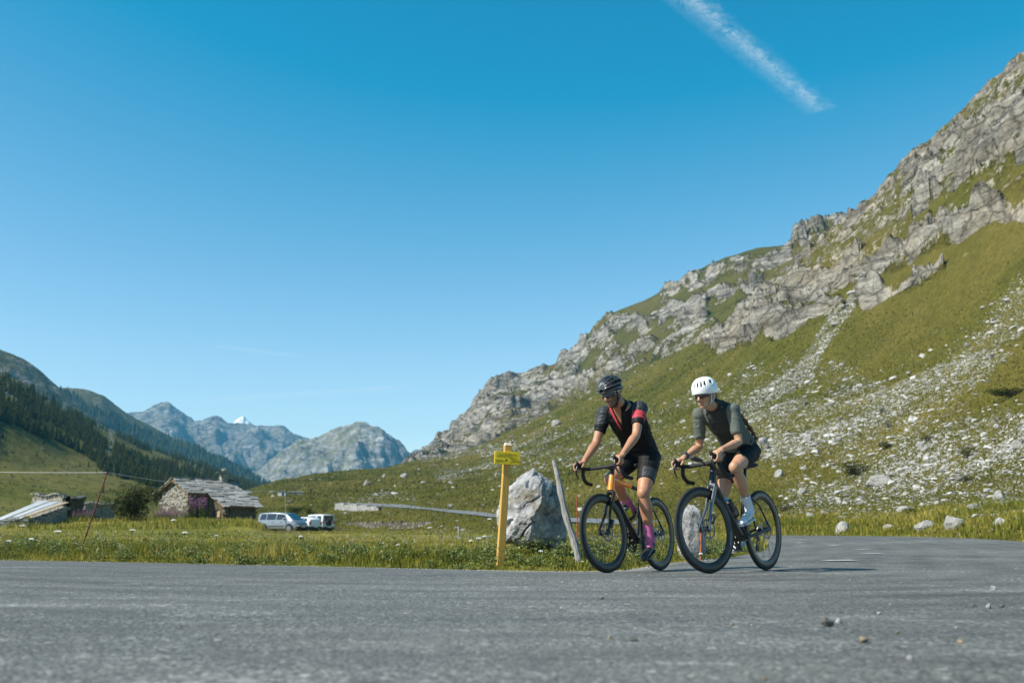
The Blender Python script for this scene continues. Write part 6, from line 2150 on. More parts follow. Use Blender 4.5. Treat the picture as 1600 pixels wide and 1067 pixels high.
# ------------------------------------------------------------------ valley road, its retaining wall, far huts
px, py = HR.px()
def drape(pts, half, name, mat, label):
    W_ = np.array([on_slope(x, y)[0] for x, y in pts])
    C_ = catmull([tuple(p[:2]) for p in W_], 260)
    T_ = np.gradient(C_, axis=0); T_ /= np.linalg.norm(T_, axis=1)[:, None]
    N_ = np.stack([-T_[:, 1], T_[:, 0]], -1)
    rows = [C_ + N_ * o_ for o_ in np.linspace(-half, half, 5)]
    G_ = np.stack(rows, 1)
    zz = hr_z(G_[..., 0].ravel(), G_[..., 1].ravel()).reshape(G_.shape[:2])
    kk = np.ones(9) / 9
    zz = np.stack([np.convolve(np.pad(zz[:, i], 4, 'edge'), kk, 'valid') for i in range(5)], 1) + .10
    V_ = np.concatenate([G_, zz[..., None]], -1).reshape(-1, 3)
    k_ = np.arange(259)[:, None] * 5 + np.arange(4)[None]
    Q_ = np.stack([k_, k_ + 5, k_ + 6, k_ + 1], -1).reshape(-1, 4)
    o = link(name, mesh_np(name, V_, [Q_], [mat])); tag(o, label, kind="structure")
drape([(528, 786), (565, 788), (605, 790), (650, 794), (690, 798), (740, 803), (790, 808), (850, 812), (930, 816), (1010, 820)], 1.15, "valley_road", simple("distant_asphalt", (.14, .148, .155), .8, var=.1, scale=.3), "narrow grey valley road on the far meadow")
la, lra = on_slope(536, 820); lb, lrb = on_slope(692, 821)
lw_ = empty("dry_stone_wall", Vector(la))
ldv = Vector(lb) - Vector(la); LL = math.hypot(ldv.x, ldv.y); ldn = Vector((ldv.x, ldv.y, 0)).normalized()
stone_wall("wall_core", Vector((0, 0, 0)), ldn, LL, lambda s: ldv.z * s / LL + .32 + .10 * math.sin(s * .9) * math.sin(s * .37), -1.2, Vector((ldn.y, -ldn.x, 0)), [M_WALLSTONE, M_MOSS_SHADE], lw_, course=(.14, .24), darker=lambda s, z: random.random() < .8)
tag(lw_, "long low line of dark stones across the far meadow", "wall")
a, ra_ = on_slope(523, 796); b_, rb_ = on_slope(592, 797)
rw = empty("retaining_wall", Vector(a))
dv = Vector(b_) - Vector(a); L_ = math.hypot(dv.x, dv.y); dvn = Vector((dv.x, dv.y, 0)).normalized()
H_ = 9 * ra_ / F_PX
M_CONC = mat_stone("pale_masonry", (.26, .26, .25), (.46, .46, .45), (.3, .27, .2), .5, .3)
stone_wall("wall_core", Vector((0, 0, 0)), dvn, L_, lambda s: dv.z * s / L_ + H_ * (1 - .55 * (s / L_) ** 2), -1.0, Vector((dvn.y, -dvn.x, 0)), [M_CONC, M_WALLSTONE], rw, course=(.25, .4), darker=lambda s, z: random.random() < .15)
tag(rw, "pale masonry retaining wall under the valley road", "wall")
p, r = on_slope(441, 775)
fh = empty("far_hut", Vector(p))
k = MB(); k.box((0, 0, .5), (1.9, 1.8, 1.3)); k.build("wall", simple("white_render", (.62, .63, .62), .8), fh, smooth=False)
k = MB(); k.box((0, 0, 1.2), (2.2, 2.1, .12)); k.build("roof", M_SLAB[0], fh, smooth=False)
k = MB(); k.box((.3, -.92, .45), (.5, .05, .9)); k.build("door", M_DARK, fh, smooth=False)
tag(fh, "tiny white hut on the pasture above the parked cars", "hut")
p, r = on_slope(462, 772)
fh = empty("far_hut", Vector(p)); fh.rotation_euler = (0, 0, .15)
k = MB(); k.box((0, 0, .25), (4.0, 2.2, .8)); k.build("wall", M_WALLSTONE, fh, smooth=False)
k = MB(); k.prism([(-2.1, -1.15, .45), (2.1, -1.15, .55), (2.1, 1.15, .8), (-2.1, 1.15, .7)], (0, 0, .1)); k.build("roof", M_SLAB[1], fh, smooth=False)
tag(fh, "low stone shelter with slab roof right of the tiny white hut", "hut")

# ------------------------------------------------------------------ parked cars
M_GLASS = simple("car_glass", (.02, .026, .032), .06, coat=1.0, var=.05)
M_RIM = simple("alloy_rim", (.50, .51, .53), .3, metal=.8)
M_PLASTIC = simple("black_trim", (.022, .022, .024), .6)
M_LAMP = simple("head_lamp", (.62, .64, .66), .12, coat=1.0)
M_TAIL = simple("tail_lamp", (.38, .018, .02), .2, coat=1.0)
M_PLATE = simple("number_plate", (.62, .62, .58), .5)
def car(name, loc, heading, paint, L, Wd_, st, belt, glass, wheels, wr, label, group, spare=False, bumper=.0):
    """st: stations (x, z_low, z_belt, z_top, half width, half width at top); x runs from the tail to the nose"""
    root = empty(name, loc, heading)
    k = MB()
    vs = []
    for x, zl, zb, zt, w0, w1 in st:
        zm = zl + (zb - zl) * .45
        for s in (1, -1):
            row = [(x, s * w0 * .86, zl), (x, s * w0 * .99, zl + .10), (x, s * w0, zm), (x, s * w0 * .965, zb), (x, s * w1, zt - .05), (x, s * (w1 - .10), zt)]
            vs += row if s == 1 else row[::-1]
    n_ = 12
    fs = []
    for i in range(len(st) - 1):
        for j in range(n_ - 1): fs.append((i * n_ + j, i * n_ + j + 1, (i + 1) * n_ + j + 1, (i + 1) * n_ + j))
        fs.append((i * n_ + n_ - 1, i * n_, (i + 1) * n_, (i + 1) * n_ + n_ - 1))
    fs.append(tuple(range(n_))[::-1]); fs.append(tuple((len(st) - 1) * n_ + j for j in range(n_)))
    k.add(vs, fs)
    body = k.build("body", paint, root, sharp=28, bevel=.03)
    def at_x(x):
        xs = [s[0] for s in st]
        return [float(np.interp(x, xs, [s[i] for s in st])) for i in range(1, 6)]
    def side_pt(x, z, s, off=.012):
        zl, zb, zt, w0, w1 = at_x(x)
        u = (z - zb) / max(.05, zt - .05 - zb)
        y = w0 * .965 + (w1 - w0 * .965) * min(max(u, 0), 1) if z >= zb else w0 * .985
        return Vector((x, s * (y + off), z))
    for g in glass:
        for s in (1, -1):
            m = MB()
            pts = [side_pt(x, z, s) for x, z in g]
            m.prism(pts if s == -1 else pts[::-1], (0, -s * .02, 0))
            m.build("side_window", M_GLASS, root, smooth=False)
    def across(xz0, xz1, nm, mat, inset=.07, off=.015, both=None):
        (x0, z0), (x1, z1) = xz0, xz1
        def hw(x, z):
            zl, zb, zt, w0, w1 = at_x(x)
            u = min(max((z - zb) / max(.05, zt - zb), 0), 1)
            return w0 * .965 + (w1 - .06 - w0 * .965) * u - inset
        nrm = Vector((z1 - z0, 0, -(x1 - x0))).normalized() * off
        if abs(nrm.x) > .2 and nrm.x * (1 if x0 + x1 > 0 else -1) < 0: nrm = -nrm
        a, b2 = hw(x0, z0), hw(x1, z1)
        m = MB(); q = [Vector((x0, -a, z0)) + nrm, Vector((x0, a, z0)) + nrm, Vector((x1, b2, z1)) + nrm, Vector((x1, -b2, z1)) + nrm]
        m.prism(q, -nrm * 1.6)
        m.build(nm, mat, root, smooth=False)
    for xz0, xz1, nm in glass_ends[name]: across(xz0, xz1, nm, M_GLASS)
    for x in wheels:
        for s in (1, -1):
            zl, zb, zt, w0, w1 = at_x(x)
            w_ = MB(); w_.lathe([(wr * .62, .0), (wr * .62, .10), (wr * .94, .11), (wr, .08), (wr, -.08), (wr * .9, -.1), (0, -.1)], 26, 'Y'); 
            if s == -1: w_.xf(Matrix.Rotation(math.pi, 4, 'Z'))
            o = w_.build("wheel", M_TYRE, root); o.location = (x, s * (w0 - .07), wr)
            m = MB(); m.lathe([(0, .075), (wr * .2, .085), (wr * .62, .06), (wr * .64, .10), (wr * .60, .10)], 22, 'Y')
            for a in range(5):
                an = a * 1.2566
                m.tube([(0, .09, 0), (math.cos(an) * wr * .6, .085, math.sin(an) * wr * .6)], [.05, .035], 6)
            if s == -1: m.xf(Matrix.Rotation(math.pi, 4, 'Z'))
            m.build("rim", M_RIM, o)
            ar = MB()
            for q0 in range(14):
                a0, a1 = math.pi * q0 / 13, 0
            pts = [Vector((x + math.cos(math.pi * q0 / 14) * (wr + .075), s * (w0 + .005), wr + math.sin(math.pi * q0 / 14) * (wr + .075))) for q0 in range(15)]
            ar.tube(pts, [(.03, .02)] * 15, 6, ref=(0, 1, 0)); 
            disc = [Vector((x + math.cos(math.pi * q0 / 14) * (wr + .06), s * (w0 + .003), wr + math.sin(math.pi * q0 / 14) * (wr + .06))) for q0 in range(15)]
            ar.prism(disc if s == 1 else disc[::-1], (0, -s * .02, 0))
            ar.build("wheel_arch", M_PLASTIC, root, smooth=False)
    nose, tail = st[-1], st[0]
    for s in (1, -1):
        m = MB(); m.box((nose[0] - .06, s * (nose[4] - .16), nose[2] - .12), (.22, .34, .15)); m.build("headlight", M_LAMP, root, bevel=.03)
        m = MB(); m.box((tail[0] + .03, s * (tail[4] - .08), tail[2] - .06), (.14, .18, .34)); m.build("tail_light", M_TAIL, root, bevel=.02)
        m = MB(); m.box((st[-1][0] * .42, s * (Wd_ / 2 + .10), belt + .10), (.12, .20, .15)); m.build("wing_mirror", paint if not spare else M_PLASTIC, root, bevel=.03)
        m = MB()
        for xx in (-.35, .55): m.box((xx, s * (Wd_ / 2 + .004), belt - .12), (.16, .03, .035))
        m.build("door_handle", M_PLASTIC, root, bevel=.006)
        m = MB(); m.box((0, s * (Wd_ / 2 + .006), .52), (L * .40, .03, .07)); m.build("side_moulding", M_PLASTIC, root, bevel=.01)
    for x, sgn in ((nose[0], 1), (tail[0], -1)):
        m = MB(); m.box((x - sgn * .02, 0, .40), (.20, Wd_ * .92, .26)); m.build("bumper", M_PLASTIC, root, bevel=.04)
        m = MB(); m.box((x + sgn * .09, 0, .50), (.015, .52, .11)); m.build("number_plate", M_PLATE, root, smooth=False)
    m = MB(); m.box((0, 0, .28), (L * .9, Wd_ * .8, .2)); m.build("underbody", M_PLASTIC, root, smooth=False)
    if spare:
        m = MB(); m.lathe([(0, -.13), (.30, -.13), (.36, -.08), (.36, .06), (.28, .10), (0, .10)], 26, 'X'); o = m.build("spare_wheel", M_PLASTIC, root); o.location = (tail[0] - .14, .1, .98)
    tag(root, label, "car", group)
    return root
glass_ends = {"parked_minivan": [((1.72, 1.02), (.88, 1.58), "windscreen"), ((-2.02, 1.05), (-1.86, 1.55), "rear_window")],
              "parked_hatchback": [((1.05, .98), (.42, 1.38), "windscreen"), ((-1.90, 1.00), (-1.52, 1.36), "rear_window")],
              "parked_offroader": [((.98, 1.18), (.62, 1.74), "windscreen"), ((-2.06, 1.15), (-2.0, 1.70), "rear_window")]}
def car_at(x, d):
    p = at(x, 830, d); p.z = top_z(p.x, p.y) + .0
    return p
st1 = [(-2.05, .32, .95, 1.05, .78, .66), (-1.98, .26, 1.0, 1.58, .86, .68), (-1.4, .24, 1.0, 1.66, .90, .70), (-.3, .24, 1.0, 1.68, .90, .70), (.85, .24, 1.0, 1.60, .90, .68), (1.30, .24, 1.0, 1.30, .89, .72), (1.72, .25, .96, 1.03, .87, .76), (2.0, .28, .80, .86, .80, .70), (2.12, .34, .66, .72, .68, .58)]
g1 = [[(-1.80, 1.06), (-1.12, 1.06), (-1.12, 1.54), (-1.66, 1.54)], [(-1.02, 1.06), (-.08, 1.06), (-.08, 1.56), (-1.02, 1.56)], [(.02, 1.06), (1.12, 1.06), (.70, 1.50), (.02, 1.56)]]
car("parked_minivan", car_at(441, 86), R(-26), simple("silver_paint", (.29, .31, .34), .28, metal=.45, coat=.7, var=.03), 4.15, 1.80, st1, 1.0, g1, (-1.28, 1.38), .33, "silver minivan parked nose to the right beside the stone hut", "parked cars")
st2 = [(-1.95, .32, .92, 1.0, .74, .62), (-1.86, .28, .96, 1.20, .82, .64), (-1.5, .24, .95, 1.42, .85, .62), (-.5, .24, .95, 1.46, .86, .63), (.42, .24, .95, 1.40, .86, .62), (1.05, .24, .95, 1.0, .85, .72), (1.7, .26, .80, .86, .80, .68), (1.95, .32, .64, .70, .68, .58)]
g2 = [[(-1.60, 1.02), (-1.02, 1.02), (-1.02, 1.34), (-1.42, 1.32)], [(-.95, 1.01), (-.1, 1.01), (-.1, 1.38), (-.95, 1.36)], [(-.02, 1.01), (.72, 1.01), (.38, 1.34), (-.02, 1.38)]]
car("parked_hatchback", car_at(474, 101), R(138), simple("white_paint", (.70, .71, .71), .3, coat=.7, var=.03), 3.9, 1.7, st2, .95, g2, (-1.2, 1.25), .31, "small white hatchback between the silver minivan and the white off-roader", "parked cars")
st3 = [(-2.05, .45, 1.08, 1.15, .80, .72), (-2.0, .40, 1.10, 1.78, .87, .76), (-1.2, .38, 1.10, 1.86, .89, .77), (.55, .38, 1.10, 1.80, .89, .75), (.98, .38, 1.10, 1.16, .88, .76), (1.85, .40, 1.0, 1.06, .86, .76), (2.05, .45, .85, .92, .80, .70)]
g3 = [[(-1.82, 1.18), (-1.05, 1.18), (-1.05, 1.68), (-1.74, 1.68)], [(-.85, 1.18), (.02, 1.18), (.02, 1.68), (-.85, 1.68)], [(.12, 1.18), (.80, 1.18), (.56, 1.66), (.12, 1.68)]]
car("parked_offroader", car_at(494, 110), R(140), simple("white_paint", (.70, .71, .71), .3, coat=.7, var=.03), 4.1, 1.80, st3, 1.10, g3, (-1.25, 1.30), .38, "white off-roader with rear spare wheel at the right of the parked cars", "parked cars", spare=True)

# ------------------------------------------------------------------ bushes, fireweed, conifers
M_BUSH = mat_leaf("bush_leaf", [(.0, (.014, .022, .008)), (.5, (.038, .052, .015)), (1.0, (.10, .115, .035))])
M_BARK = simple("bark", (.09, .07, .055), .9, var=.4, scale=30, bump=.6)
M_FIRE = mat_leaf("fireweed_petal", [(.0, (.16, .07, .13)), (.6, (.30, .14, .25)), (1.0, (.40, .25, .34))])
def bush(x, y, wpx, hpx, d_, label, name="bush", mat=M_BUSH, n=1800, z=None, group=None):
    c = at(x, y, d_); c.z = top_z(c.x, c.y) - .05 if z is None else z
    w_, h_ = wpx * d_ / F_PX, hpx * d_ / F_PX
    e = empty(name, c)
    g = np.random.default_rng(int(x * 7 + y))
    nl = 14 if n < 4000 else 30
    lob = np.stack([g.normal(0, .26, nl) * w_, g.normal(0, .26, nl) * w_, g.uniform(.12 if n > 4000 else .25, .82, nl) * h_], -1)
    k = g.integers(0, nl, n)
    r_ = g.normal(size=(n, 3)); r_ /= np.linalg.norm(r_, axis=1)[:, None]
    P_ = lob[k] + r_ * (g.uniform(.5, 1.0, n) ** .5)[:, None] * np.array([w_ * .22, w_ * .22, h_ * .20])
    P_[:, 2] = np.maximum(P_[:, 2], .02)
    sz = max(w_, h_)
    V_, T_ = leaves(P_, g.uniform(.03, .075, n) * sz * (.8 if n > 4000 else 1), g.uniform(.02, .045, n) * sz * (.8 if n > 4000 else 1), g, .3)
    o = link("foliage", mesh_np("foliage", V_, [T_], [mat], smooth=False, attrs={"rnd": np.repeat(np.clip(g.normal(.4, .22, n), 0, 1), 5)}), e)
    s_ = MB()
    for i in range(6):
        a = g.uniform(0, 6.28)
        s_.tube([(0, 0, -.1), (math.cos(a) * w_ * .1, math.sin(a) * w_ * .1, h_ * .35), tuple(lob[i])], [.02 * sz, .014 * sz, .005 * sz], 6)
    s_.build("stem", M_BARK, e)
    tag(e, label, "bush", group)
bush(208, 806, 62, 64, 62, "dark green round bush against the stone hut's left end", n=7500)
bush(464, 786, 26, 16, 150, "dark shrub on the pasture above the parked cars")
bush(482, 782, 16, 18, 150, "upright dark shrub right of the other pasture shrub")
for x, y, w_, h_, lab in ((1332, 740, 46, 22, "dark juniper clump mid-slope above the road bend"), (1512, 715, 28, 24, "round dark juniper in the scree by the right side"), (1377, 645, 14, 12, "small juniper high in the scree"), (1388, 668, 14, 12, "small juniper below another in the scree"),
                          (1385, 700, 24, 12, "low juniper left of the round scree juniper"), (1450, 690, 22, 12, "low spreading juniper in the scree field"), (1222, 802, 26, 18, "dark juniper behind the black bicycle at the slope foot"), (1510, 752, 22, 14, "juniper below the round scree juniper"), (1190, 690, 26, 12, "dark juniper beside the pale boulder behind the rider"),
                          (1580, 620, 60, 18, "long dark juniper mat near the right picture edge"), (1430, 805, 30, 12, "juniper beside the flat pale rocks")):
    p, r = on_slope(x, y)
    bush(x, y, w_, h_, p[1], lab, "juniper_bush", z=float(p[2]) - .05, n=1100, group="juniper bushes on the slope")
def fireweed(x, y, wpx, hpx, d_, label, n=60):
    c = at(x, y, d_); c.z = top_z(c.x, c.y)
    w_, h_ = wpx * d_ / F_PX, hpx * d_ / F_PX
    e = empty("fireweed", c)
    g = np.random.default_rng(int(x * 3 + y))
    B_ = np.stack([g.uniform(-.5, .5, n) * w_, g.uniform(-.3, .3, n) * min(w_, 3), np.zeros(n)], -1)
    hh_ = g.uniform(.6, 1.0, n) * h_
    V1, Q1, T1, m1 = blades(B_, hh_, np.full(n, .05 * h_ + .02), g, .12, 2)
    k = g.integers(0, n, n * 12)
    P_ = B_[k] + np.array([0, 0, 1.0]) * (hh_[k] * g.uniform(.05, .6, len(k)))[:, None] + g.normal(0, .04, (len(k), 3)) * h_
    V2, T2 = leaves(P_, g.uniform(.10, .18, len(k)) * h_, g.uniform(.03, .05, len(k)) * h_, g)
    link("stems", mesh_np("stems", np.concatenate([V1, V2]), [Q1, np.concatenate([T1, T2 + len(V1)])], [M_WEED], smooth=False, attrs={"rnd": np.concatenate([np.full(len(V1), .4), np.repeat(g.uniform(.1, .9, len(k)), 5)])}), e)["kind"] = "stuff"
    k = g.integers(0, n, n * 15)
    P_ = B_[k] + np.array([0, 0, 1.0]) * (hh_[k] * g.uniform(.55, 1.05, len(k)))[:, None] + g.normal(0, .022, (len(k), 3)) * h_
    V2, T2 = leaves(P_, g.uniform(.045, .08, len(k)) * h_, g.uniform(.035, .06, len(k)) * h_, g)
    link("blossoms", mesh_np("blossoms", V2, [T2], [M_FIRE], smooth=False, attrs={"rnd": np.repeat(g.uniform(0, 1, len(k)), 5)}), e)["kind"] = "stuff"
    tag(e, label, "wildflowers", "pink fireweed stands")
fireweed(437, 812, 48, 17, 118, "pink fireweed stand behind the silver minivan", 110)
fireweed(474, 812, 30, 19, 122, "pink fireweed stand behind the two white cars", 70)
fireweed(307, 822, 26, 40, 74, "tall pink fireweed in front of the stone hut's doorless wall", 60)
fireweed(265, 824, 46, 22, 72, "reddish fireweed at the foot of the stone hut gable", 90)
fireweed(130, 800, 30, 20, 64, "pinkish fireweed right of the collapsed shed", 50)
fireweed(520, 814, 40, 7, 118, "low pink flowers right of the white off-roader", 60)

def conifer(seed, tiers=7, pts=9):
    g = np.random.default_rng(seed)
    V_, T_, rn = [], [], []
    for t_ in range(tiers):
        z1 = 1 - (t_ / tiers) ** .9 * .86
        z0 = z1 - .20 - .06 * t_ / tiers
        r_ = .035 + .20 * (t_ + 1) / tiers
        o_ = len(V_)
        V_.append((g.normal(0, .008), g.normal(0, .008), min(1, z1 + .05))); rn.append(.75)
        a0 = g.uniform(0, 6)
        for k in range(pts):
            a = a0 + 2 * math.pi * k / pts
            q = r_ * g.uniform(.72, 1.2)
            V_.append((q * math.cos(a), q * math.sin(a), max(.04, z0 + g.uniform(-.03, .04)))); rn.append(g.uniform(.2, .9))
            a2 = a + math.pi / pts
            q *= .55
            V_.append((q * math.cos(a2), q * math.sin(a2), max(.06, z0 + .07 + g.uniform(-.02, .02)))); rn.append(g.uniform(0, .3))
        m = 2 * pts
        for k in range(m): T_.append((o_, o_ + 1 + k, o_ + 1 + (k + 1) % m))
    return np.array(V_), np.array(T_), np.array(rn)
M_NEEDLE = mat_leaf("conifer_needles", [(.0, (.024, .034, .011)), (.5, (.060, .074, .022)), (1.0, (.125, .13, .04))], .8, .25)
CON = [conifer(s) for s in range(6)]
lpx, lpy = HL.px()
low = np.interp(lpx, [-400, 0, 60, 110, 150, 165, 200, 250, 390, 560], [560, 652, 678, 700, 722, 744, 752, 762, 776, 800])
hi = np.interp(lpx, [-400, 0, 100, 200, 300, 390, 560], [380, 590, 642, 692, 726, 758, 790])
dl = np.abs(np.gradient(lpy, axis=1))
nz = fbm(HL.X * .012, HL.Y * .012, 3.3, 3)
dens = ((lpy < low + 10 * nz) & (lpy > hi - 2)) * dl * (.10 + smoothstep(-.30, .30, nz + .5 * fbm(HL.X * .05, HL.Y * .05, 1.3, 2))) * (HL.R < 1200) * (lpx > -150)
clear = band(lpx, lpy, [(150, 672), (178, 690), (215, 708), (260, 722)], 9, 7)
dens = dens * (1 - clear) * (1 - .9 * band(lpx, lpy, [(172, 676), (176, 690), (170, 705), (166, 735)], 7))
dens[:, :HL.nf + 3] = 0; dens[:, HL.nf + HL.nrow:] = 0
dd_ = dens.ravel(); pick = rng.choice(len(dd_), 3200, p=dd_ / dd_.sum(), replace=False)
stray = ((lpy > low) & (lpy < low + 60) & (lpx < 260) & (HL.R > 200)) * dl
pick2 = rng.choice(stray.size, 60, p=(stray / stray.sum()).ravel(), replace=False)
PT = np.stack([HL.X.ravel(), HL.Y.ravel(), HL.Z.ravel()], -1)[np.concatenate([pick, pick2])]
rT = np.hypot(PT[:, 0], PT[:, 1])
hT = rng.uniform(2.6, 5.8, len(PT)) * (1 + .3 * (rT > 600)); hT[len(pick):] *= .45
sz = hT / rT
pxt, pyt = to_px(PT)
inview = (pxt > -5) & (pxt < 640)
order = np.argsort(-np.where(inview, sz, 0))
solo = order[:150]
cme = []
for i, (v, t3, rn) in enumerate(CON):
    tk = MB(); tk.tube([(0, 0, -.05), (0, 0, .5), (.005, 0, .97)], [.022, .014, .003], 6)
    cme.append((mesh_np("crown", v, [t3], [M_NEEDLE], smooth=False, attrs={"rnd": rn}), tk.mesh("trunk", [M_BARK])))
for n_, i in enumerate(solo):
    e = empty("conifer_tree", PT[i], rng.uniform(0, 6.28)); e.scale = (hT[i] * rng.uniform(.85, 1.2),) * 2 + (hT[i],)
    a, b_ = cme[n_ % 6]
    link("crown", a, e); link("trunk", b_, e)
    tag(e, "dark green conifer on the wooded slope left of the hut", "tree", "conifers on the wooded slope")
rest = np.setdiff1d(np.arange(len(PT)), solo)
Vs, Ts, Rs = [], [], []
off = 0
for i in rest:
    v, t3, rn = CON[i % 6]
    a = (i * 1.7) % 6.28
    w_ = hT[i] * (.85 + .3 * ((i * 7) % 10) / 10)
    q = np.stack([(v[:, 0] * math.cos(a) - v[:, 1] * math.sin(a)) * w_, (v[:, 0] * math.sin(a) + v[:, 1] * math.cos(a)) * w_, v[:, 2] * hT[i]], -1) + PT[i]
    Vs.append(q); Ts.append(t3 + off); Rs.append(rn); off += len(v)
o = link("forest", mesh_np("forest", np.concatenate(Vs), [np.concatenate(Ts)], [M_NEEDLE], smooth=False, attrs={"rnd": np.concatenate(Rs)}))
tag(o, "dense conifer wood on the far slope", kind="stuff")
lw = ((lpy > hi) & (lpx > -60) & (lpx < 520) & (HL.R > 110)) * dl * (.3 + smoothstep(-.2, .4, fbm(HL.X * .03, HL.Y * .03, 8.3, 3)))
pk = rng.choice(lw.size, 5000, p=(lw / lw.sum()).ravel())
PP = np.stack([HL.X.ravel(), HL.Y.ravel(), HL.Z.ravel()], -1)[pk]
rP = np.hypot(PP[:, 0], PP[:, 1])
PP = PP + np.stack([rng.normal(0, .004, len(PP)) * rP, rng.normal(0, .012, len(PP)) * rP, np.zeros(len(PP))], -1)
PP[:, 2] = [max(hl_z(a, b), -9) for a, b in PP[:, :2]]
kk = np.repeat(np.arange(len(PP)), 9)
sS = np.clip(rng.uniform(1.2, 4.0, len(PP)) * rP / F_PX, .15, 1.6)
V_, T_ = leaves(PP[kk] + rng.normal(0, .35, (len(kk), 3)) * sS[kk][:, None] * np.array([1, 1, .5]) + np.array([0, 0, .2]) * sS[kk][:, None], rng.uniform(.4, .8, len(kk)) * sS[kk], rng.uniform(.25, .5, len(kk)) * sS[kk], rng, .4)
o = link("slope_shrubs", mesh_np("slope_shrubs", V_, [T_], [M_BUSH], smooth=False, attrs={"rnd": np.repeat(rng.uniform(.2, 1, len(kk)), 5)}))
tag(o, "low dark shrubs dotted over the left slope", kind="stuff")
pk = rng.choice(lw.size, 900, p=(lw / lw.sum()).ravel())
PP = np.stack([HL.X.ravel(), HL.Y.ravel(), HL.Z.ravel()], -1)[pk]
V_, T_ = rock_cloud(PP, np.clip(rng.uniform(1.0, 3.0, len(PP)) * np.hypot(PP[:, 0], PP[:, 1]) / F_PX, .2, 1.5), rng)
o = link("slope_stones", mesh_np("slope_stones", V_, [T_], [M_ROCKS], smooth=False)); tag(o, "pale stones dotted over the left slope", kind="stuff")
# woods on the lower flank of the rounded hill
lpx, lpy = PB.px()
lowb = np.interp(lpx, [0, 100, 200, 300, 360, 415, 500], [596, 612, 662, 703, 728, 747, 790])
dl = np.abs(np.gradient(lpy, axis=1))
nz = fbm(PB.X * .006, PB.Y * .006, 3.3, 3)
dens = (lpy > lowb + 8 * nz) * dl * (lpx > 0) * (lpx < 450); dens[:, :PB.nf + 2] = 0; dens[:, PB.nf + PB.nrow:] = 0
pick = rng.choice(dens.size, 5200, p=(dens / dens.sum()).ravel(), replace=False)
PT2 = np.stack([PB.X.ravel(), PB.Y.ravel(), PB.Z.ravel()], -1)[pick]
h2 = rng.uniform(9, 15, len(PT2))
cv, ct = np.array([(0, 0, 1), (.26, 0, 0), (.08, .25, .05), (-.21, .15, 0), (-.21, -.15, .05), (.08, -.25, 0)]), np.array([(0, 1, 2), (0, 2, 3), (0, 3, 4), (0, 4, 5), (0, 5, 1)])
V_ = (cv[None] * h2[:, None, None] + PT2[:, None, :]).reshape(-1, 3)
T_ = (ct[None] + (np.arange(len(PT2)) * 6)[:, None, None]).reshape(-1, 3)
o = link("distant_forest", mesh_np("distant_forest", V_, [T_], [M_NEEDLE], smooth=False, attrs={"rnd": np.repeat(rng.uniform(0, .7, len(PT2)), 6)}))
tag(o, "hazy blue wood on the distant hill's flank", kind="stuff")

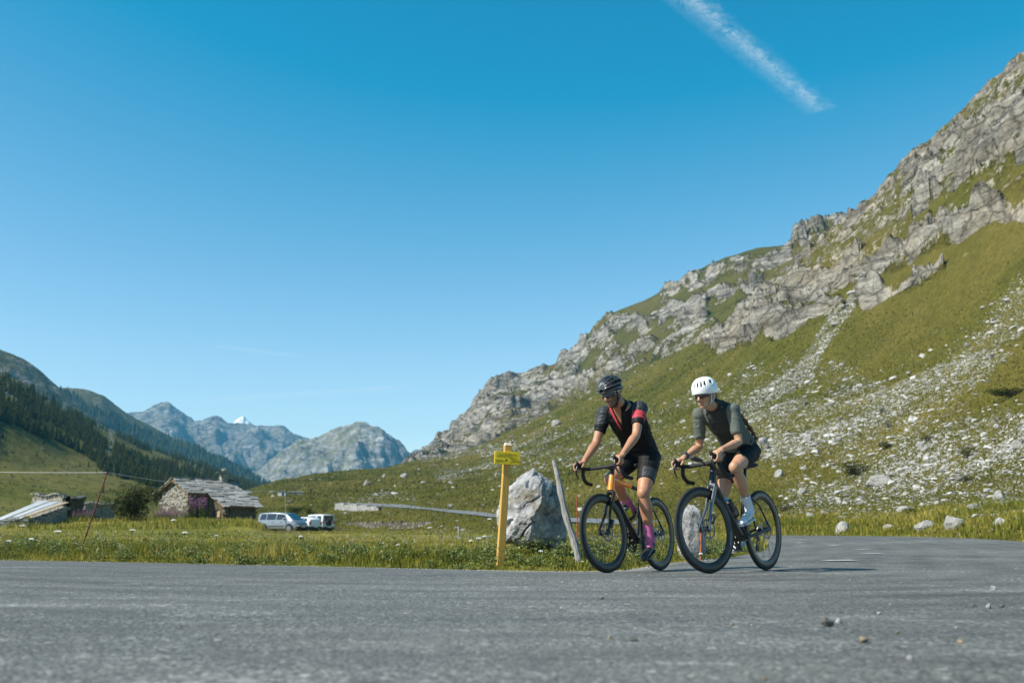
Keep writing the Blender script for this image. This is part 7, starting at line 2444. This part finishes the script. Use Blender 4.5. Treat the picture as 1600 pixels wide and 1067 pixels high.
# ------------------------------------------------------------------ vapour trails
def contrail(x0, y0, x1, y1, wpx, alpha, label, seed, fine, alt=4200.0, layers=3, feather=.5):
    t = NT("vapour_%d" % seed)
    al, ac = t.attr("along"), t.attr("across")
    cx = t.n("ShaderNodeCombineXYZ")
    t.link(t.math('MULTIPLY', al, fine), cx.inputs[0]); t.link(t.math('MULTIPLY', ac, 2.2), cx.inputs[1]); cx.inputs[2].default_value = seed * 3.7
    n1 = t.noise(1.0, 8, .66, vec=cx.outputs[0], dist=.4)
    n2 = t.noise(2.3, 6, .7, vec=cx.outputs[0], dist=1.2)
    edge = t.ramp(t.math('ABSOLUTE', t.math('ADD', ac, t.math('MULTIPLY', t.math('SUBTRACT', n1, .5), .9))), [(.02, 1), (.35, .35), (.85, 0)])
    ends = t.math('MULTIPLY', t.ramp(al, [(0, 0), (feather * .3, 1)]), t.ramp(t.math('ADD', al, t.math('MULTIPLY', t.math('SUBTRACT', n2, .5), .10)), [(1 - feather * .12, 1), (1.0, 0)]))
    d_ = t.math('MULTIPLY', t.math('MULTIPLY', edge, ends), t.ramp(t.math('MULTIPLY', t.math('ADD', n1, n2), .5), [(.38, .0), (.64, 1)]))
    df, tl_, tp_ = t.n("ShaderNodeBsdfDiffuse"), t.n("ShaderNodeBsdfTranslucent"), t.n("ShaderNodeBsdfTransparent")
    df.inputs[0].default_value = (.85, .86, .88, 1); tl_.inputs[0].default_value = (.85, .86, .88, 1)
    m1, m2 = t.n("ShaderNodeMixShader"), t.n("ShaderNodeMixShader")
    m1.inputs[0].default_value = .6
    t.link(df.outputs[0], m1.inputs[1]); t.link(tl_.outputs[0], m1.inputs[2])
    t.link(t.math('MULTIPLY', d_, alpha), m2.inputs[0]); t.link(tp_.outputs[0], m2.inputs[1]); t.link(m1.outputs[0], m2.inputs[2])
    t.link(m2.outputs[0], t.N["Material Output"].inputs["Surface"])
    g = np.random.default_rng(seed)
    def sky_pt(x, y, h):
        v = pix(x, y); k = h / v[2]
        return np.array([v[0] * k, v[1] * k, h + CAM_Z])
    V_, Q_, A1, A2 = [], [], [], []
    na_, nb_ = 40, 8
    for L_ in range(layers):
        h = alt + L_ * 45
        a, b_ = sky_pt(x0, y0, h), sky_pt(x1, y1, h)
        s0 = sky_pt(x0, y0 - wpx / 2, h) - sky_pt(x0, y0 + wpx / 2, h)
        dv = (b_ - a) / np.linalg.norm(b_ - a)
        side = np.array([-dv[1], dv[0], 0])
        wid = abs(np.dot(sky_pt((x0 + x1) / 2, (y0 + y1) / 2 - wpx * .5, h) - sky_pt((x0 + x1) / 2, (y0 + y1) / 2 + wpx * .5, h), side))
        o_ = len(V_)
        for i in range(na_ + 1):
            for j in range(nb_ + 1):
                u, v = i / na_, 2 * j / nb_ - 1
                V_.append(a + (b_ - a) * u + side * v * wid * .75 + np.array([0, 0, 18 * math.cos(v * 1.5) + g.normal(0, 3)])); A1.append(u); A2.append(v)
        for i in range(na_):
            for j in range(nb_): Q_.append((o_ + i * (nb_ + 1) + j, o_ + (i + 1) * (nb_ + 1) + j, o_ + (i + 1) * (nb_ + 1) + j + 1, o_ + i * (nb_ + 1) + j + 1))
    o = link("contrail", mesh_np("contrail", np.array(V_), [np.array(Q_)], [t.m], attrs={"along": A1, "across": A2}))
    tag(o, label, kind="stuff")
contrail(1000, -62, 1288, 178, 56, .17, "broad broken vapour trail in the upper sky", 1, 26, feather=.25)
contrail(240, 632, 640, 606, 9, .16, "faint thin vapour trail low above the distant peaks", 2, 8, alt=1900, layers=2)
contrail(330, 541, 470, 559, 7, .14, "short faint vapour trail above the left valley", 3, 5, alt=1900, layers=2)

# ------------------------------------------------------------------ air
def haze_box():
    mb = MB()
    mb.box((0, 1000, 330), (13000, 12500, 740))
    m = bpy.data.materials.new("haze_air")
    m.use_nodes = True
    N, L = m.node_tree.nodes, m.node_tree.links
    N.remove(N["Principled BSDF"])
    v = N.new("ShaderNodeVolumePrincipled")
    v.inputs["Color"].default_value = (.15, .58, .92, 1)
    v.inputs["Density"].default_value = 1.1e-4
    v.inputs["Anisotropy"].default_value = 0.0
    L.new(v.outputs[0], N["Material Output"].inputs["Volume"])
    o = mb.build("haze", m, smooth=False)
    tag(o, "thin blue valley haze in the air", kind="stuff")
haze_box()
